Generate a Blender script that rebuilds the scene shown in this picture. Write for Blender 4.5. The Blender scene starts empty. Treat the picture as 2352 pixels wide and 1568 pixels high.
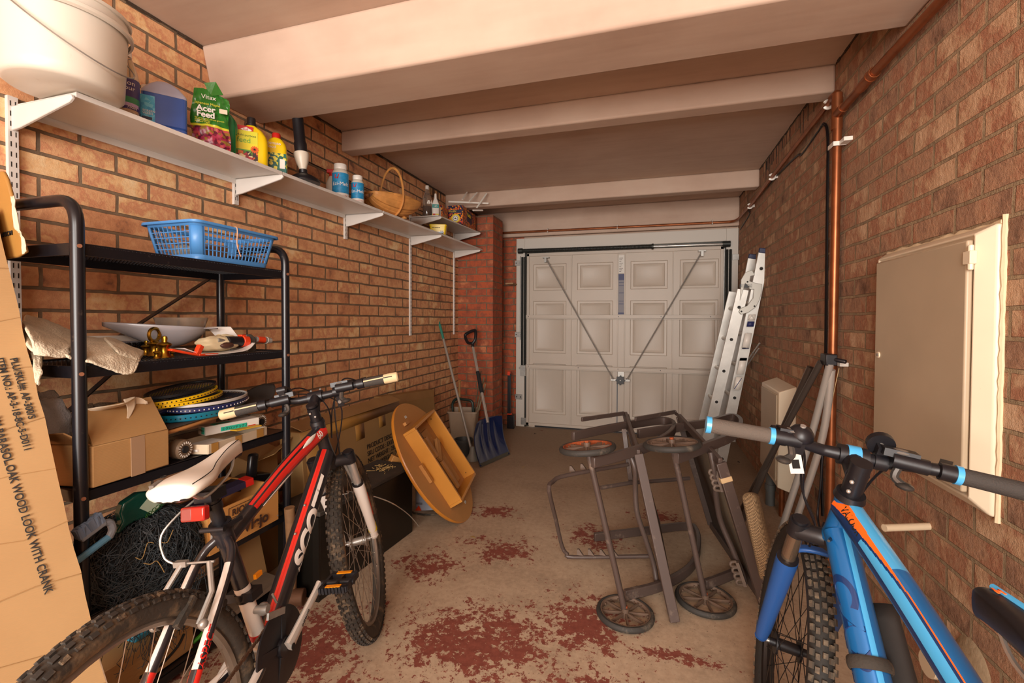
import bpy, bmesh, math, random
from mathutils import Vector, Matrix, Euler
C = bpy.context.scene.collection
R_ = math.radians
PI = math.pi
# ------------------------------------------------------------------ camera, world, light, exposure
CF, YAW, PITCH, ROLL, CH, CX, CY = 1051.165, .2935, -.0204, .0037, 1.2263, 1176.0, 755.8
FW_ = Vector((-math.sin(YAW)*math.cos(PITCH), math.cos(YAW)*math.cos(PITCH), math.sin(PITCH)))
rt = Vector((math.cos(YAW), math.sin(YAW), 0)); up = rt.cross(FW_)
RT_ = rt*math.cos(ROLL)+up*math.sin(ROLL); UP_ = -rt*math.sin(ROLL)+up*math.cos(ROLL)
EYE = Vector((0, 0, CH))
cam_d = bpy.data.cameras.new('camera'); cam = bpy.data.objects.new('camera', cam_d); C.objects.link(cam)
cam_d.sensor_width = 36; cam_d.lens = CF/2352*36; cam_d.clip_start = .02
cam_d.shift_y = (CY-784)/2352
M_ = Matrix((RT_, UP_, -FW_)).transposed().to_4x4(); M_.translation = EYE
cam.matrix_world = M_
bpy.context.scene.camera = cam
sc = bpy.context.scene
sc.view_settings.view_transform = 'Standard'; sc.view_settings.look = 'None'
sc.view_settings.gamma = 1; sc.view_settings.use_curve_mapping = False
sc.view_settings.exposure = 0.04
w = bpy.data.worlds.new('world'); sc.world = w; w.use_nodes = True
w.node_tree.nodes['Background'].inputs[0].default_value = (1, .95, .91, 1)
w.node_tree.nodes['Background'].inputs[1].default_value = 1.6
def area(name, loc, target, size, sizey, power, col):
    d = bpy.data.lights.new(name, 'AREA'); d.shape = 'RECTANGLE'; d.size = size; d.size_y = sizey
    d.energy = power; d.color = col
    o = bpy.data.objects.new(name, d); C.objects.link(o); o.location = loc
    o.rotation_euler = (Vector(target)-Vector(loc)).to_track_quat('-Z', 'Y').to_euler()
    return o
area('room_lamp_light', (.25, -1.0, 2.0), (-.2, 3.0, 1.3), .7, .4, 23, (1, .93, .86))
area('rear_fill_light', (-.3, -3.1, 1.35), (-.4, 3.0, 1.2), 2.3, 1.9, 235, (1, .94, .88))  # added unseen fill behind the camera, flattens the light falloff

def at(u, v, X=None, Y=None, Z=None):
    q = FW_+RT_*((u-CX)/CF)-UP_*((v-CY)/CF)
    t = X/q.x if X is not None else (Y/q.y if Y is not None else (Z-CH)/q.z)
    return EYE+q*t
WL, WR, YD, HC = -1.9575, .8413, 5.0875, 2.4623     # left wall, right wall, door plane, ceiling

# ------------------------------------------------------------------ materials
def lin(h):
    h = h.lstrip('#'); f = lambda c: c/12.92 if c <= .04045 else ((c+.055)/1.055)**2.4
    return tuple(f(int(h[i:i+2], 16)/255) for i in (0, 2, 4))+(1,)
class NT:
    def __init__(s, name):
        s.m = bpy.data.materials.new(name); s.m.use_nodes = True; s.t = s.m.node_tree
        s.b = s.t.nodes['Principled BSDF']; s.o = s.t.nodes['Material Output']
    def n(s, typ, ins=None, **kw):
        x = s.t.nodes.new(typ)
        for k, v in kw.items(): setattr(x, k, v)
        for k, v in (ins or {}).items():
            if isinstance(v, tuple) and len(v) == 2 and hasattr(v[0], 'outputs'): s.t.links.new(v[0].outputs[v[1]], x.inputs[k])
            elif hasattr(v, 'outputs'): s.t.links.new(v.outputs[0], x.inputs[k])
            else: x.inputs[k].default_value = v
        return x
    def link(s, a, oi, b, ii): s.t.links.new(a.outputs[oi], b.inputs[ii])
    def ramp(s, fac, stops, interp='LINEAR'):
        r = s.n('ShaderNodeValToRGB'); r.color_ramp.interpolation = interp
        s.t.links.new(fac.outputs[0] if hasattr(fac, 'outputs') else fac[0].outputs[fac[1]], r.inputs[0])
        e = r.color_ramp.elements
        while len(e) > 1: e.remove(e[0])
        e[0].position = stops[0][0]; e[0].color = stops[0][1]
        for p, c in stops[1:]:
            q = e.new(p); q.color = c
        return r
    def mix(s, f, a, b, mode='MIX'):
        x = s.n('ShaderNodeMix', data_type='RGBA', blend_type=mode)
        for k, v in ((0, f), (6, a), (7, b)):
            if hasattr(v, 'outputs'): s.t.links.new(v.outputs[2 if v.bl_idname == 'ShaderNodeMix' else 0], x.inputs[k])
            elif isinstance(v, tuple) and len(v) == 2: s.t.links.new(v[0].outputs[v[1]], x.inputs[k])
            else: x.inputs[k].default_value = v
        return x
    def math(s, op, a, b=0., c=None):
        x = s.n('ShaderNodeMath', operation=op)
        for k, v in ((0, a), (1, b), (2, c)):
            if v is None: continue
            if hasattr(v, 'outputs'): s.t.links.new(v.outputs[0], x.inputs[k])
            elif isinstance(v, tuple): s.t.links.new(v[0].outputs[v[1]], x.inputs[k])
            else: x.inputs[k].default_value = v
        return x
    def base(s, x): s.t.links.new(x.outputs[2 if x.bl_idname == 'ShaderNodeMix' else 0], s.b.inputs['Base Color'])
    def set(s, **kw):
        for k, v in kw.items(): s.b.inputs[k.replace('_', ' ')].default_value = v
    def bump(s, h, strength=.5, dist=.01):
        b = s.n('ShaderNodeBump', {'Strength': strength, 'Distance': dist})
        s.t.links.new(h.outputs[0] if hasattr(h, 'outputs') else h[0].outputs[h[1]], b.inputs['Height'])
        s.t.links.new(b.outputs[0], s.b.inputs['Normal']); return b
MATS = {}
def mat(name, col, rough=.5, metal=0, bump=0, bscale=60, var=0, vscale=8, spec=.5, trans=0, coat=0, dirt=None, dscale=12, damt=.45):
    if name in MATS: return MATS[name]
    N = NT(name); c = lin(col) if isinstance(col, str) else col
    N.set(Base_Color=c, Roughness=rough, Metallic=metal)
    N.b.inputs['Specular IOR Level'].default_value = spec
    if trans: N.b.inputs['Transmission Weight'].default_value = trans
    if coat: N.b.inputs['Coat Weight'].default_value = coat
    tc = N.n('ShaderNodeTexCoord')
    last = None
    if var:
        nz = N.n('ShaderNodeTexNoise', {'Vector': (tc, 3), 'Scale': vscale, 'Detail': 4.})
        k = 1-var
        r = N.ramp(nz, [(.3, (c[0]*k, c[1]*k, c[2]*k, 1)), (.7, tuple(min(1, x*(1+var*.4)) for x in c[:3])+(1,))])
        last = r; N.base(r)
    if dirt:
        nz = N.n('ShaderNodeTexNoise', {'Vector': (tc, 3), 'Scale': dscale, 'Detail': 8., 'Roughness': .7})
        r2 = N.ramp(nz, [(damt, (0, 0, 0, 1)), (damt+.18, (1, 1, 1, 1))])
        m = N.mix(r2, last if last else c, lin(dirt)); N.base(m)
    if bump:
        nb = N.n('ShaderNodeTexNoise', {'Vector': (tc, 3), 'Scale': bscale, 'Detail': 3.})
        N.bump(nb, bump, .004)
    MATS[name] = N.m
    return N.m

def brick(name, axis, w, zph, yph, ramp, mortar, rough_b=.3, speck=.0, msize=.0062, band=(10, 9, 1)):
    N = NT(name); tc = N.n('ShaderNodeTexCoord'); sp = N.n('ShaderNodeSeparateXYZ', {0: (tc, 3)})
    # object coordinates equal world coordinates for the shell
    hz = (sp, axis)
    wob = N.n('ShaderNodeTexNoise', {'Vector': (tc, 3), 'Scale': 9., 'Detail': 3.})
    a = N.math('ADD', hz, -yph); a = N.math('ADD', a, N.math('MULTIPLY', N.math('SUBTRACT', wob, .5), .012))
    wob2 = N.n('ShaderNodeTexNoise', {'Vector': (tc, 3), 'Scale': 6.3, 'Detail': 4.})
    b = N.math('ADD', (sp, 2), -zph); b = N.math('ADD', b, N.math('MULTIPLY', N.math('SUBTRACT', wob2, .5), .012))
    v = N.n('ShaderNodeCombineXYZ', {0: (a, 0), 1: (b, 0)})
    def bt(c1, c2, mc):
        return N.n('ShaderNodeTexBrick', {'Vector': v, 'Color1': c1, 'Color2': c2, 'Mortar': mc, 'Scale': 1., 'Mortar Size': msize, 'Mortar Smooth': .25, 'Bias': 0., 'Brick Width': w, 'Row Height': .075}, offset=.5)
    rnd = bt((0, 0, 0, 1), (1, 1, 1, 1), (.5, .5, .5, 1))
    # within-brick mottling: kiss marks / bands
    off = N.n('ShaderNodeVectorMath', {0: v}, operation='MULTIPLY'); off.inputs[1].default_value = (1, 1, 1)
    z3 = N.math('MULTIPLY', (rnd, 0), 7.)
    v3 = N.n('ShaderNodeCombineXYZ', {0: (a, 0), 1: (b, 0), 2: (z3, 0)})
    sc1 = N.n('ShaderNodeVectorMath', {0: v3}, operation='MULTIPLY'); sc1.inputs[1].default_value = band
    n1 = N.n('ShaderNodeTexNoise', {'Vector': sc1, 'Scale': 1., 'Detail': 3., 'Roughness': .6})
    n2 = N.n('ShaderNodeTexNoise', {'Vector': (tc, 3), 'Scale': 55., 'Detail': 5., 'Roughness': .75})
    s = N.math('ADD', N.math('MULTIPLY', (rnd, 0), .34), N.math('ADD', N.math('MULTIPLY', N.math('SUBTRACT', n1, .5), 1.05), .36))
    s = N.math('ADD', s, N.math('MULTIPLY', N.math('SUBTRACT', n2, .5), .35))
    col = N.ramp(s, ramp)
    col2 = col
    if speck:
        vo = N.n('ShaderNodeTexVoronoi', {'Vector': (tc, 3), 'Scale': 160.})
        sm = N.ramp(vo, [(.0, (1, 1, 1, 1)), (.16, (0, 0, 0, 1))])
        n3 = N.n('ShaderNodeTexNoise', {'Vector': (tc, 3), 'Scale': 30.})
        sm2 = N.math('MULTIPLY', N.math('MULTIPLY', sm, speck), N.ramp(n3, [(.45, (0, 0, 0, 1)), (.6, (1, 1, 1, 1))]))
        col2 = N.mix((sm2, 0), col, lin('#cfae92'))
    nm = N.n('ShaderNodeTexNoise', {'Vector': (tc, 3), 'Scale': 14., 'Detail': 6.})
    mc = N.ramp(nm, [(.3, lin(mortar[0])), (.7, lin(mortar[1]))])
    full = N.mix((rnd, 1), col2, mc)
    N.base(full)
    # height
    hb = N.math('SUBTRACT', 1., (rnd, 1))
    hh = N.math('ADD', N.math('MULTIPLY', hb, 1.), N.math('MULTIPLY', n2, rough_b))
    N.bump(hh, .9, .007)
    N.set(Roughness=.85); N.b.inputs['Specular IOR Level'].default_value = .25
    MATS[name] = N.m
    return N.m
LB = brick('brick_buff_orange', 1, .2345, 1.2511, 2.185, [(.16, lin('#8b6450')), (.28, lin('#c28963')), (.42, lin('#d69d72')), (.53, lin('#e1af81')), (.62, lin('#cf906b')), (.72, lin('#e6ba86')), (.88, lin('#f0d3a6'))], ('#6a5846', '#8a765f'))
RB = brick('brick_rough_brown', 1, .2245, 1.2579, 2.319, [(.2, lin('#765947')), (.33, lin('#9b7760')), (.46, lin('#b38b6e')), (.58, lin('#a57258')), (.70, lin('#c19b7a')), (.85, lin('#d2af8e'))], ('#8a765d', '#ab9475'), rough_b=1.3, speck=.6, band=(9, 6, 1))
PR_ = [(.2, lin('#7d4a38')), (.34, lin('#9c543e')), (.48, lin('#b85c3b')), (.6, lin('#935440')), (.72, lin('#ad6446')), (.85, lin('#c77f58'))]
PB = brick('brick_pier_red', 0, .2245, 1.2511, -1.86, PR_, ('#6b5c4a', '#8a765f'), rough_b=.4, speck=.3)
PB2 = brick('brick_pier_red_side', 1, .2245, 1.2511, 4.49, PR_, ('#6b5c4a', '#8a765f'), rough_b=.4, speck=.3)

def plaster():
    N = NT('pink_plaster'); tc = N.n('ShaderNodeTexCoord')
    n1 = N.n('ShaderNodeTexNoise', {'Vector': (tc, 3), 'Scale': 1.6, 'Detail': 6., 'Roughness': .6})
    mp = N.n('ShaderNodeMapping', {'Vector': (tc, 3)}); mp.inputs['Scale'].default_value = (3, 26, 14)
    n2 = N.n('ShaderNodeTexNoise', {'Vector': mp, 'Scale': 1., 'Detail': 5.})
    s = N.math('ADD', N.math('MULTIPLY', n1, .7), N.math('MULTIPLY', n2, .3))
    r = N.ramp(s, [(.3, lin('#b69a87')), (.5, lin('#c5ab98')), (.7, lin('#cfb9a6'))]); N.base(r)
    N.bump(n2, .12, .004); N.set(Roughness=.75); MATS['plaster'] = N.m; return N.m
PL = plaster()
def floor_mat():
    N = NT('worn_painted_concrete'); tc = N.n('ShaderNodeTexCoord')
    sp = N.n('ShaderNodeSeparateXYZ', {0: (tc, 3)})
    n1 = N.n('ShaderNodeTexNoise', {'Vector': (tc, 3), 'Scale': 2.2, 'Detail': 8., 'Roughness': .62})
    n2 = N.n('ShaderNodeTexNoise', {'Vector': (tc, 3), 'Scale': 38., 'Detail': 8., 'Roughness': .7})
    conc = N.ramp(N.math('ADD', N.math('MULTIPLY', n1, .6), N.math('MULTIPLY', n2, .4)), [(.32, lin('#95806a')), (.5, lin('#b9a187')), (.68, lin('#cdb79c'))])
    # mottled darker brown toward the door
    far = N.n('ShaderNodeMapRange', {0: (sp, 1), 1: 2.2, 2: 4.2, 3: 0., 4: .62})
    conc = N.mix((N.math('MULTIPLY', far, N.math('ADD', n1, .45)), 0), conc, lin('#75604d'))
    dk = N.ramp(N.n('ShaderNodeTexNoise', {'Vector': (tc, 3), 'Scale': 90., 'Detail': 2.}), [(.28, (1, 1, 1, 1)), (.34, (0, 0, 0, 1))])
    conc = N.mix((N.math('MULTIPLY', dk, .6), 0), conc, lin('#5d4a3b'))
    # red paint remains
    def blob(x, y, rx, ry):
        dx = N.math('DIVIDE', N.math('SUBTRACT', (sp, 0), x), rx); dy = N.math('DIVIDE', N.math('SUBTRACT', (sp, 1), y), ry)
        d = N.math('SQRT', N.math('ADD', N.math('MULTIPLY', dx, dx), N.math('MULTIPLY', dy, dy)))
        return N.math('MAXIMUM', N.math('SUBTRACT', 1., d), 0.)
    m = blob(-.62, 1.62, .55, .42)
    for q in ((-.25, 1.85, .4, .35), (-.15, 1.45, .45, .3), (-1.05, 2.05, .3, .25), (-1.0, 1.15, .5, .4), (-.75, 2.3, .35, .25), (-.95, 2.75, .3, .2), (-.3, 2.6, .35, .25), (.12, 1.75, .3, .08), (.05, 3.0, .3, .15), (-.55, 1.2, .6, .35), (-1.3, 1.4, .6, .5)):
        m = N.math('MAXIMUM', m, N.math('MULTIPLY', blob(*q), .9))
    big = N.n('ShaderNodeTexNoise', {'Vector': (tc, 3), 'Scale': 5.5, 'Detail': 9., 'Roughness': .72, 'Distortion': .4})
    fine = N.n('ShaderNodeTexNoise', {'Vector': (tc, 3), 'Scale': 45., 'Detail': 5., 'Roughness': .75})
    mid_n = N.n('ShaderNodeTexNoise', {'Vector': (tc, 3), 'Scale': 17., 'Detail': 6., 'Roughness': .75, 'Distortion': .3})
    k = N.math('ADD', N.math('ADD', N.math('MULTIPLY', big, .45), N.math('ADD', N.math('MULTIPLY', mid_n, .65), N.math('MULTIPLY', fine, .55))), N.math('MULTIPLY', m, .30))
    red = N.ramp(N.math('MULTIPLY', k, .5), [(.0, (0, 0, 0, 1)), (.497, (0, 0, 0, 1)), (.505, (1, 1, 1, 1))])
    rc = N.ramp(n2, [(.3, lin('#743c31')), (.7, lin('#935344'))])
    full = N.mix((red, 0), conc, rc); N.base(full)
    N.bump(N.math('ADD', N.math('MULTIPLY', red, .25), N.math('MULTIPLY', n2, .5)), .35, .004)
    N.set(Roughness=.8); N.b.inputs['Specular IOR Level'].default_value = .3
    return N.m
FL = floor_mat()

# ------------------------------------------------------------------ mesh helpers
class MB:
    """collects shapes in world coordinates (or in the frame M) with a material per face"""
    def __init__(s, M=None): s.v = []; s.f = []; s.mi = []; s.mats = []; s.M = M or Matrix(); s.cur = 0
    def use(s, m):
        if m not in s.mats: s.mats.append(m)
        s.cur = s.mats.index(m); return s
    def add(s, vs, fs):
        b = len(s.v); s.v += [s.M @ Vector(v) for v in vs]
        s.f += [[b+i for i in f] for f in fs]; s.mi += [s.cur]*len(fs); return s
    def box(s, a, b, M=None):
        x0, y0, z0 = [min(p, q) for p, q in zip(a, b)]; x1, y1, z1 = [max(p, q) for p, q in zip(a, b)]
        vs = [(x0, y0, z0), (x1, y0, z0), (x1, y1, z0), (x0, y1, z0), (x0, y0, z1), (x1, y0, z1), (x1, y1, z1), (x0, y1, z1)]
        if M: vs = [M @ Vector(v) for v in vs]
        return s.add(vs, [(0, 3, 2, 1), (4, 5, 6, 7), (0, 1, 5, 4), (1, 2, 6, 5), (2, 3, 7, 6), (3, 0, 4, 7)])
    def hexa(s, p): return s.add(p, [(0, 3, 2, 1), (4, 5, 6, 7), (0, 1, 5, 4), (1, 2, 6, 5), (2, 3, 7, 6), (3, 0, 4, 7)])
    def bar(s, p, q, w, h, upv=(0, 0, 1)):
        p = Vector(p); q = Vector(q); d = (q-p).normalized(); u = Vector(upv); a = d.cross(u)
        if a.length < 1e-4: a = d.cross(Vector((1, 0, 0)))
        a.normalize(); c = a.cross(d).normalized(); a = a*w/2; c = c*h/2
        return s.hexa([p-a-c, p+a-c, q+a-c, q-a-c, p-a+c, p+a+c, q+a+c, q-a+c])
    def ring(s, path, rads, n=12, cap=True, closed=False, sx=1, sy=1, up0=None):
        path = [Vector(p) for p in path]; k = len(path)
        if not hasattr(rads, '__len__'): rads = [rads]*k
        vs = []; fr = Vector(up0) if up0 else None
        for i in range(k):
            a = path[(i-1) % k] if (i > 0 or closed) else path[i]; b = path[(i+1) % k] if (i < k-1 or closed) else path[i]
            t = (b-a).normalized() if (b-a).length > 1e-9 else Vector((0, 0, 1))
            if fr is None:
                fr = Vector((0, 0, 1)) if abs(t.z) < .9 else Vector((1, 0, 0))
            fr = (fr-t*fr.dot(t)); fr.normalize(); e = t.cross(fr)
            for j in range(n):
                q = 2*PI*j/n
                vs.append(path[i]+(e*math.cos(q)*sx+fr*math.sin(q)*sy)*rads[i])
        fs = []
        m = k if closed else k-1
        for i in range(m):
            for j in range(n):
                a = i*n+j; b = i*n+(j+1) % n; c = ((i+1) % k)*n+(j+1) % n; d = ((i+1) % k)*n+j
                fs.append((a, b, c, d))
        if cap and not closed: fs += [tuple(range(n))[::-1], tuple(range((k-1)*n, k*n))]
        return s.add(vs, fs)
    def tube(s, path, r, n=10, closed=False, cap=True, fillet=0, fn=4):
        if fillet: path = filleted(path, fillet, fn, closed)
        return s.ring(path, r, n, cap, closed)
    def flat(s, path, w, h, upv=None, fillet=0, fn=4, closed=False):
        """rectangular section w (sideways) x h (along the frame) swept on a path"""
        if fillet: path = filleted(path, fillet, fn, closed)
        path = [Vector(p) for p in path]; k = len(path); vs = []; fr = Vector(upv) if upv else Vector((0, 0, 1))
        for i in range(k):
            a = path[i-1] if (i > 0 or closed) else path[i]; b = path[(i+1) % k] if (i < k-1 or closed) else path[i]
            t = (b-a).normalized(); f2 = Vector(upv) if upv else fr
            f2 = f2-t*f2.dot(t)
            if f2.length < 1e-3: f2 = fr-t*fr.dot(t)
            f2.normalize(); fr = f2; e = t.cross(f2)
            for (p, q) in ((-1, -1), (1, -1), (1, 1), (-1, 1)): vs.append(path[i]+e*p*w/2+f2*q*h/2)
        fs = []
        for i in range(k if closed else k-1):
            for j in range(4):
                fs.append((i*4+j, i*4+(j+1) % 4, ((i+1) % k)*4+(j+1) % 4, ((i+1) % k)*4+j))
        if not closed: fs += [(3, 2, 1, 0), tuple(range((k-1)*4, k*4))]
        return s.add(vs, fs)
    def cyl(s, p, q, r, r2=None, n=20): return s.ring([p, q], [r, r if r2 is None else r2], n)
    def lathe(s, prof, M=None, n=28, sx=1, sy=1, cap=True):
        M = M or Matrix(); vs = []
        for (r, z) in prof:
            for j in range(n):
                a = 2*PI*j/n; vs.append(M @ Vector((r*math.cos(a)*sx, r*math.sin(a)*sy, z)))
        k = len(prof); fs = []
        for i in range(k-1):
            for j in range(n): fs.append((i*n+j, i*n+(j+1) % n, (i+1)*n+(j+1) % n, (i+1)*n+j))
        if cap: fs += [tuple(range(n))[::-1], tuple(range((k-1)*n, k*n))]
        return s.add(vs, fs)
    def rbox(s, prof, M=None, n=6, pw=.3):
        """stack of rounded rectangles: prof = [(hx, hy, z, corner)]"""
        M = M or Matrix(); vs = []; per = 4*n
        for (hx, hy, z, c) in prof:
            c = min(c, hx*.999, hy*.999)
            for q, (sx_, sy_) in enumerate(((1, 1), (-1, 1), (-1, -1), (1, -1))):
                for j in range(n):
                    a = PI/2*(q+j/(n-1))
                    vs.append(M @ Vector((sx_*(hx-c)+c*math.cos(a), sy_*(hy-c)+c*math.sin(a), z)))
        fs = []
        for i in range(len(prof)-1):
            for j in range(per): fs.append((i*per+j, i*per+(j+1) % per, (i+1)*per+(j+1) % per, (i+1)*per+j))
        fs += [tuple(range(per))[::-1], tuple(range((len(prof)-1)*per, len(prof)*per))]
        return s.add(vs, fs)
    def torus(s, c, axis, R, r, n=48, m=10, sx=1, sy=1):
        axis = Vector(axis).normalized(); a = axis.orthogonal().normalized(); b = axis.cross(a); c = Vector(c)
        vs = []
        for i in range(n):
            t = 2*PI*i/n; d = a*math.cos(t)+b*math.sin(t)
            for j in range(m):
                p = 2*PI*j/m; vs.append(c+d*(R+r*sx*math.cos(p))+axis*r*sy*math.sin(p))
        fs = [(i*m+j, ((i+1) % n)*m+j, ((i+1) % n)*m+(j+1) % m, i*m+(j+1) % m) for i in range(n) for j in range(m)]
        return s.add(vs, fs)
    def sphere(s, c, r, n=14, m=8, sx=1, sy=1, sz=1, M=None):
        c = Vector(c); vs = []; M3 = M or Matrix()
        for i in range(m+1):
            t = PI*i/m
            for j in range(n):
                p = 2*PI*j/n; vs.append(c+M3 @ Vector((r*sx*math.sin(t)*math.cos(p), r*sy*math.sin(t)*math.sin(p), r*sz*math.cos(t))))
        return s.add(vs, [(i*n+j, (i+1)*n+j, (i+1)*n+(j+1) % n, i*n+(j+1) % n) for i in range(m) for j in range(n)])
    def prism(s, pts, nrm, th):
        pts = [Vector(p) for p in pts]; nn = Vector(nrm).normalized()*th; k = len(pts)
        return s.add(pts+[p+nn for p in pts], [tuple(range(k))[::-1], tuple(range(k, 2*k))]+[(i, (i+1) % k, (i+1) % k+k, i+k) for i in range(k)])
    def grid(s, fn, nu, nv):
        vs = [fn(i/nu, j/nv) for i in range(nu+1) for j in range(nv+1)]
        return s.add(vs, [(i*(nv+1)+j, (i+1)*(nv+1)+j, (i+1)*(nv+1)+j+1, i*(nv+1)+j+1) for i in range(nu) for j in range(nv)])
    def build(s, name, m=None, parent=None, bev=0, ang=35, solid=0, org=None, sub=0, seg=2):
        me = bpy.data.meshes.new(name)
        if parent is not None: o0 = wloc(parent)
        else:
            o0 = Vector(org) if org is not None else Vector((0, 0, 0))
        me.from_pydata([v-o0 for v in s.v], [], s.f); me.update()
        if m is not None and not s.mats: me.materials.append(m)
        for x in s.mats: me.materials.append(x)
        if s.mats: me.polygons.foreach_set('material_index', s.mi)
        b = bmesh.new(); b.from_mesh(me); bmesh.ops.recalc_face_normals(b, faces=b.faces); b.to_mesh(me); b.free()
        me.polygons.foreach_set('use_smooth', [True]*len(me.polygons)); me.set_sharp_from_angle(angle=R_(ang))
        o = bpy.data.objects.new(name, me); C.objects.link(o)
        if parent is not None: o.parent = parent
        else: o.location = o0
        if bev:
            q = o.modifiers.new('bevel', 'BEVEL'); q.width = bev; q.segments = seg; q.limit_method = 'ANGLE'; q.angle_limit = R_(40)
        if solid:
            q = o.modifiers.new('solid', 'SOLIDIFY'); q.thickness = solid; q.offset = 0
        if sub:
            q = o.modifiers.new('sub', 'SUBSURF'); q.levels = sub; q.render_levels = sub
        return o
def wloc(o):
    v = Vector((0, 0, 0))
    while o is not None: v += Vector(o.location); o = o.parent
    return v
def filleted(path, r, n=4, closed=False):
    path = [Vector(p) for p in path]; out = []; k = len(path)
    for i, p in enumerate(path):
        if not closed and i in (0, k-1): out.append(p); continue
        a = path[i-1]; b = path[(i+1) % k]; da = a-p; db = b-p
        rr = min(r, da.length*.49, db.length*.49); A = p+da.normalized()*rr; B = p+db.normalized()*rr
        for j in range(n+1):
            t = j/n; out.append(A*(1-t)**2+p*2*t*(1-t)+B*t*t)
    return out
def spline(pts, n=8):
    pts = [Vector(p) for p in pts]; out = []
    for i in range(len(pts)-1):
        p0 = pts[max(i-1, 0)]; p1 = pts[i]; p2 = pts[i+1]; p3 = pts[min(i+2, len(pts)-1)]
        for j in range(n):
            t = j/n; out.append(.5*((2*p1)+(p2-p0)*t+(2*p0-5*p1+4*p2-p3)*t*t+(3*p1-p0-3*p2+p3)*t**3))
    return out+[pts[-1]]
def tag(o, label=None, cat=None, group=None, kind=None):
    if label: o['label'] = label
    if cat: o['category'] = cat
    if group: o['group'] = group
    if kind: o['kind'] = kind
    return o
def thing(name, label, cat, loc, group=None, kind=None):
    o = bpy.data.objects.new(name, None); C.objects.link(o); o.location = loc; o.empty_display_size = .05
    return tag(o, label, cat, group, kind)
def frame(o, x, z=None, y=None):
    """4x4 with origin o, x axis, and z or y hint"""
    x = Vector(x).normalized()
    if y is not None: y = Vector(y); z = x.cross(y).normalized(); y = z.cross(x)
    else: z = Vector(z); y = z.cross(x).normalized(); z = x.cross(y)
    m = Matrix((x, y, z)).transposed().to_4x4(); m.translation = Vector(o); return m
def text(s, o, x, y, size, m, parent, name='lettering', ext=.0006, align='LEFT', sx=1., bold=0., shear=0., lh=1.0, label=None):
    """flat lettering with its own thickness; o = start point, x = reading direction, y = up direction"""
    cu = bpy.data.curves.new('txt', 'FONT'); cu.body = s; cu.size = size; cu.extrude = ext; cu.offset = bold; cu.align_x = align; cu.shear = shear; cu.space_line = lh
    t = bpy.data.objects.new('txt', cu); C.objects.link(t)
    bpy.context.view_layer.update()
    me = bpy.data.meshes.new_from_object(t.evaluated_get(bpy.context.evaluated_depsgraph_get()))
    bpy.data.objects.remove(t)
    F = frame(o, x, y=y); p0 = wloc(parent) if parent is not None else Vector((0, 0, 0))
    for v in me.vertices: v.co = F @ Vector((v.co.x*sx, v.co.y, v.co.z))-p0
    me.materials.clear(); me.materials.append(m); me.name = name
    ob = bpy.data.objects.new(name, me); C.objects.link(ob); ob.parent = parent
    if label: ob['label'] = label
    return ob
def T(x, y, z): return Matrix.Translation((x, y, z))
def RZ(a): return Matrix.Rotation(a, 4, 'Z')
def RX(a): return Matrix.Rotation(a, 4, 'X')
def RY(a): return Matrix.Rotation(a, 4, 'Y')
def copy_tree(o, parent=None):
    c = o.copy(); C.objects.link(c); c.parent = parent
    for ch in list(o.children): copy_tree(ch, c)
    return c
# common materials
m_black = mat('black_plastic', '#17161a', .4, bump=.05)
m_blackm = mat('black_painted_steel', '#15151a', .28, dirt='#5d5248', dscale=30, damt=.62)
m_white = mat('white_plastic', '#e6e0d6', .35)
m_whitem = mat('white_enamelled_steel', '#dcd7d0', .35, var=.06)
m_chrome = mat('bright_steel', '#d0ccc5', .25, .7)
m_steel = mat('dull_zinc', '#a8a59f', .4, .6, var=.2, vscale=30)
m_rubber = mat('dusty_rubber', '#37322c', .85, bump=.3, bscale=200, dirt='#7a6a55', dscale=20, damt=.5)
m_ink = mat('black_ink', '#17130f', .7)
m_wink = mat('white_ink', '#ece8e2', .6)
m_red = mat('red_plastic', '#c8231b', .35)
m_copper = mat('copper_pipe', '#9c5c38', .36, .75, var=.3, vscale=14)
# ------------------------------------------------------------------ the room
def slab(name, a, b, m, kind='structure'):
    o = MB().box(a, b).build(name, m); o['kind'] = kind; return o
YB = -3.2
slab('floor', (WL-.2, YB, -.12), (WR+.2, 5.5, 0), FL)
slab('wall_left', (WL-.2, YB, 0), (WL, 5.4, HC), LB)
slab('wall_right', (WR, YB, 0), (WR+.2, 5.4, HC), RB)
slab('wall_pier', (WL, 4.492, 0), (-1.566, 4.807, 2.31), PB)
bpy.data.objects['wall_pier'].data.materials.append(PB2)
for p in bpy.data.objects['wall_pier'].data.polygons:
    if abs(p.normal.x) > .5: p.material_index = 1
slab('wall_back', (WL, YD+.02, 0), (-1.40, YD+.22, HC), PB)
slab('wall_back_over_door', (-1.40, YD+.02, 2.16), (WR, YD+.22, HC), PL)
slab('ceiling', (WL-.2, YB, HC), (WR+.2, 5.4, HC+.15), PL)
# ceiling beams with the casing tapering at the left wall
def beam(n, y0, y1, zb, y0b=None):
    y0b = y0 if y0b is None else y0b
    o = MB().hexa([(WL, y0b, zb), (WR, y0b, zb), (WR, y1, zb), (WL, y1, zb), (WL, y0, HC), (WR, y0, HC), (WR, y1, HC), (WL, y1, HC)]).build('trim_%d' % n, PL, bev=.012, seg=3)
    o['kind'] = 'structure'
beam(1, 1.597, 1.9303, 2.2419, 1.649); beam(2, 2.5747, 2.6673+.02, 2.3299); beam(3, 4.17, 4.28, 2.3188)
beam(4, YD-.05, YD+.02, 2.174)
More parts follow.
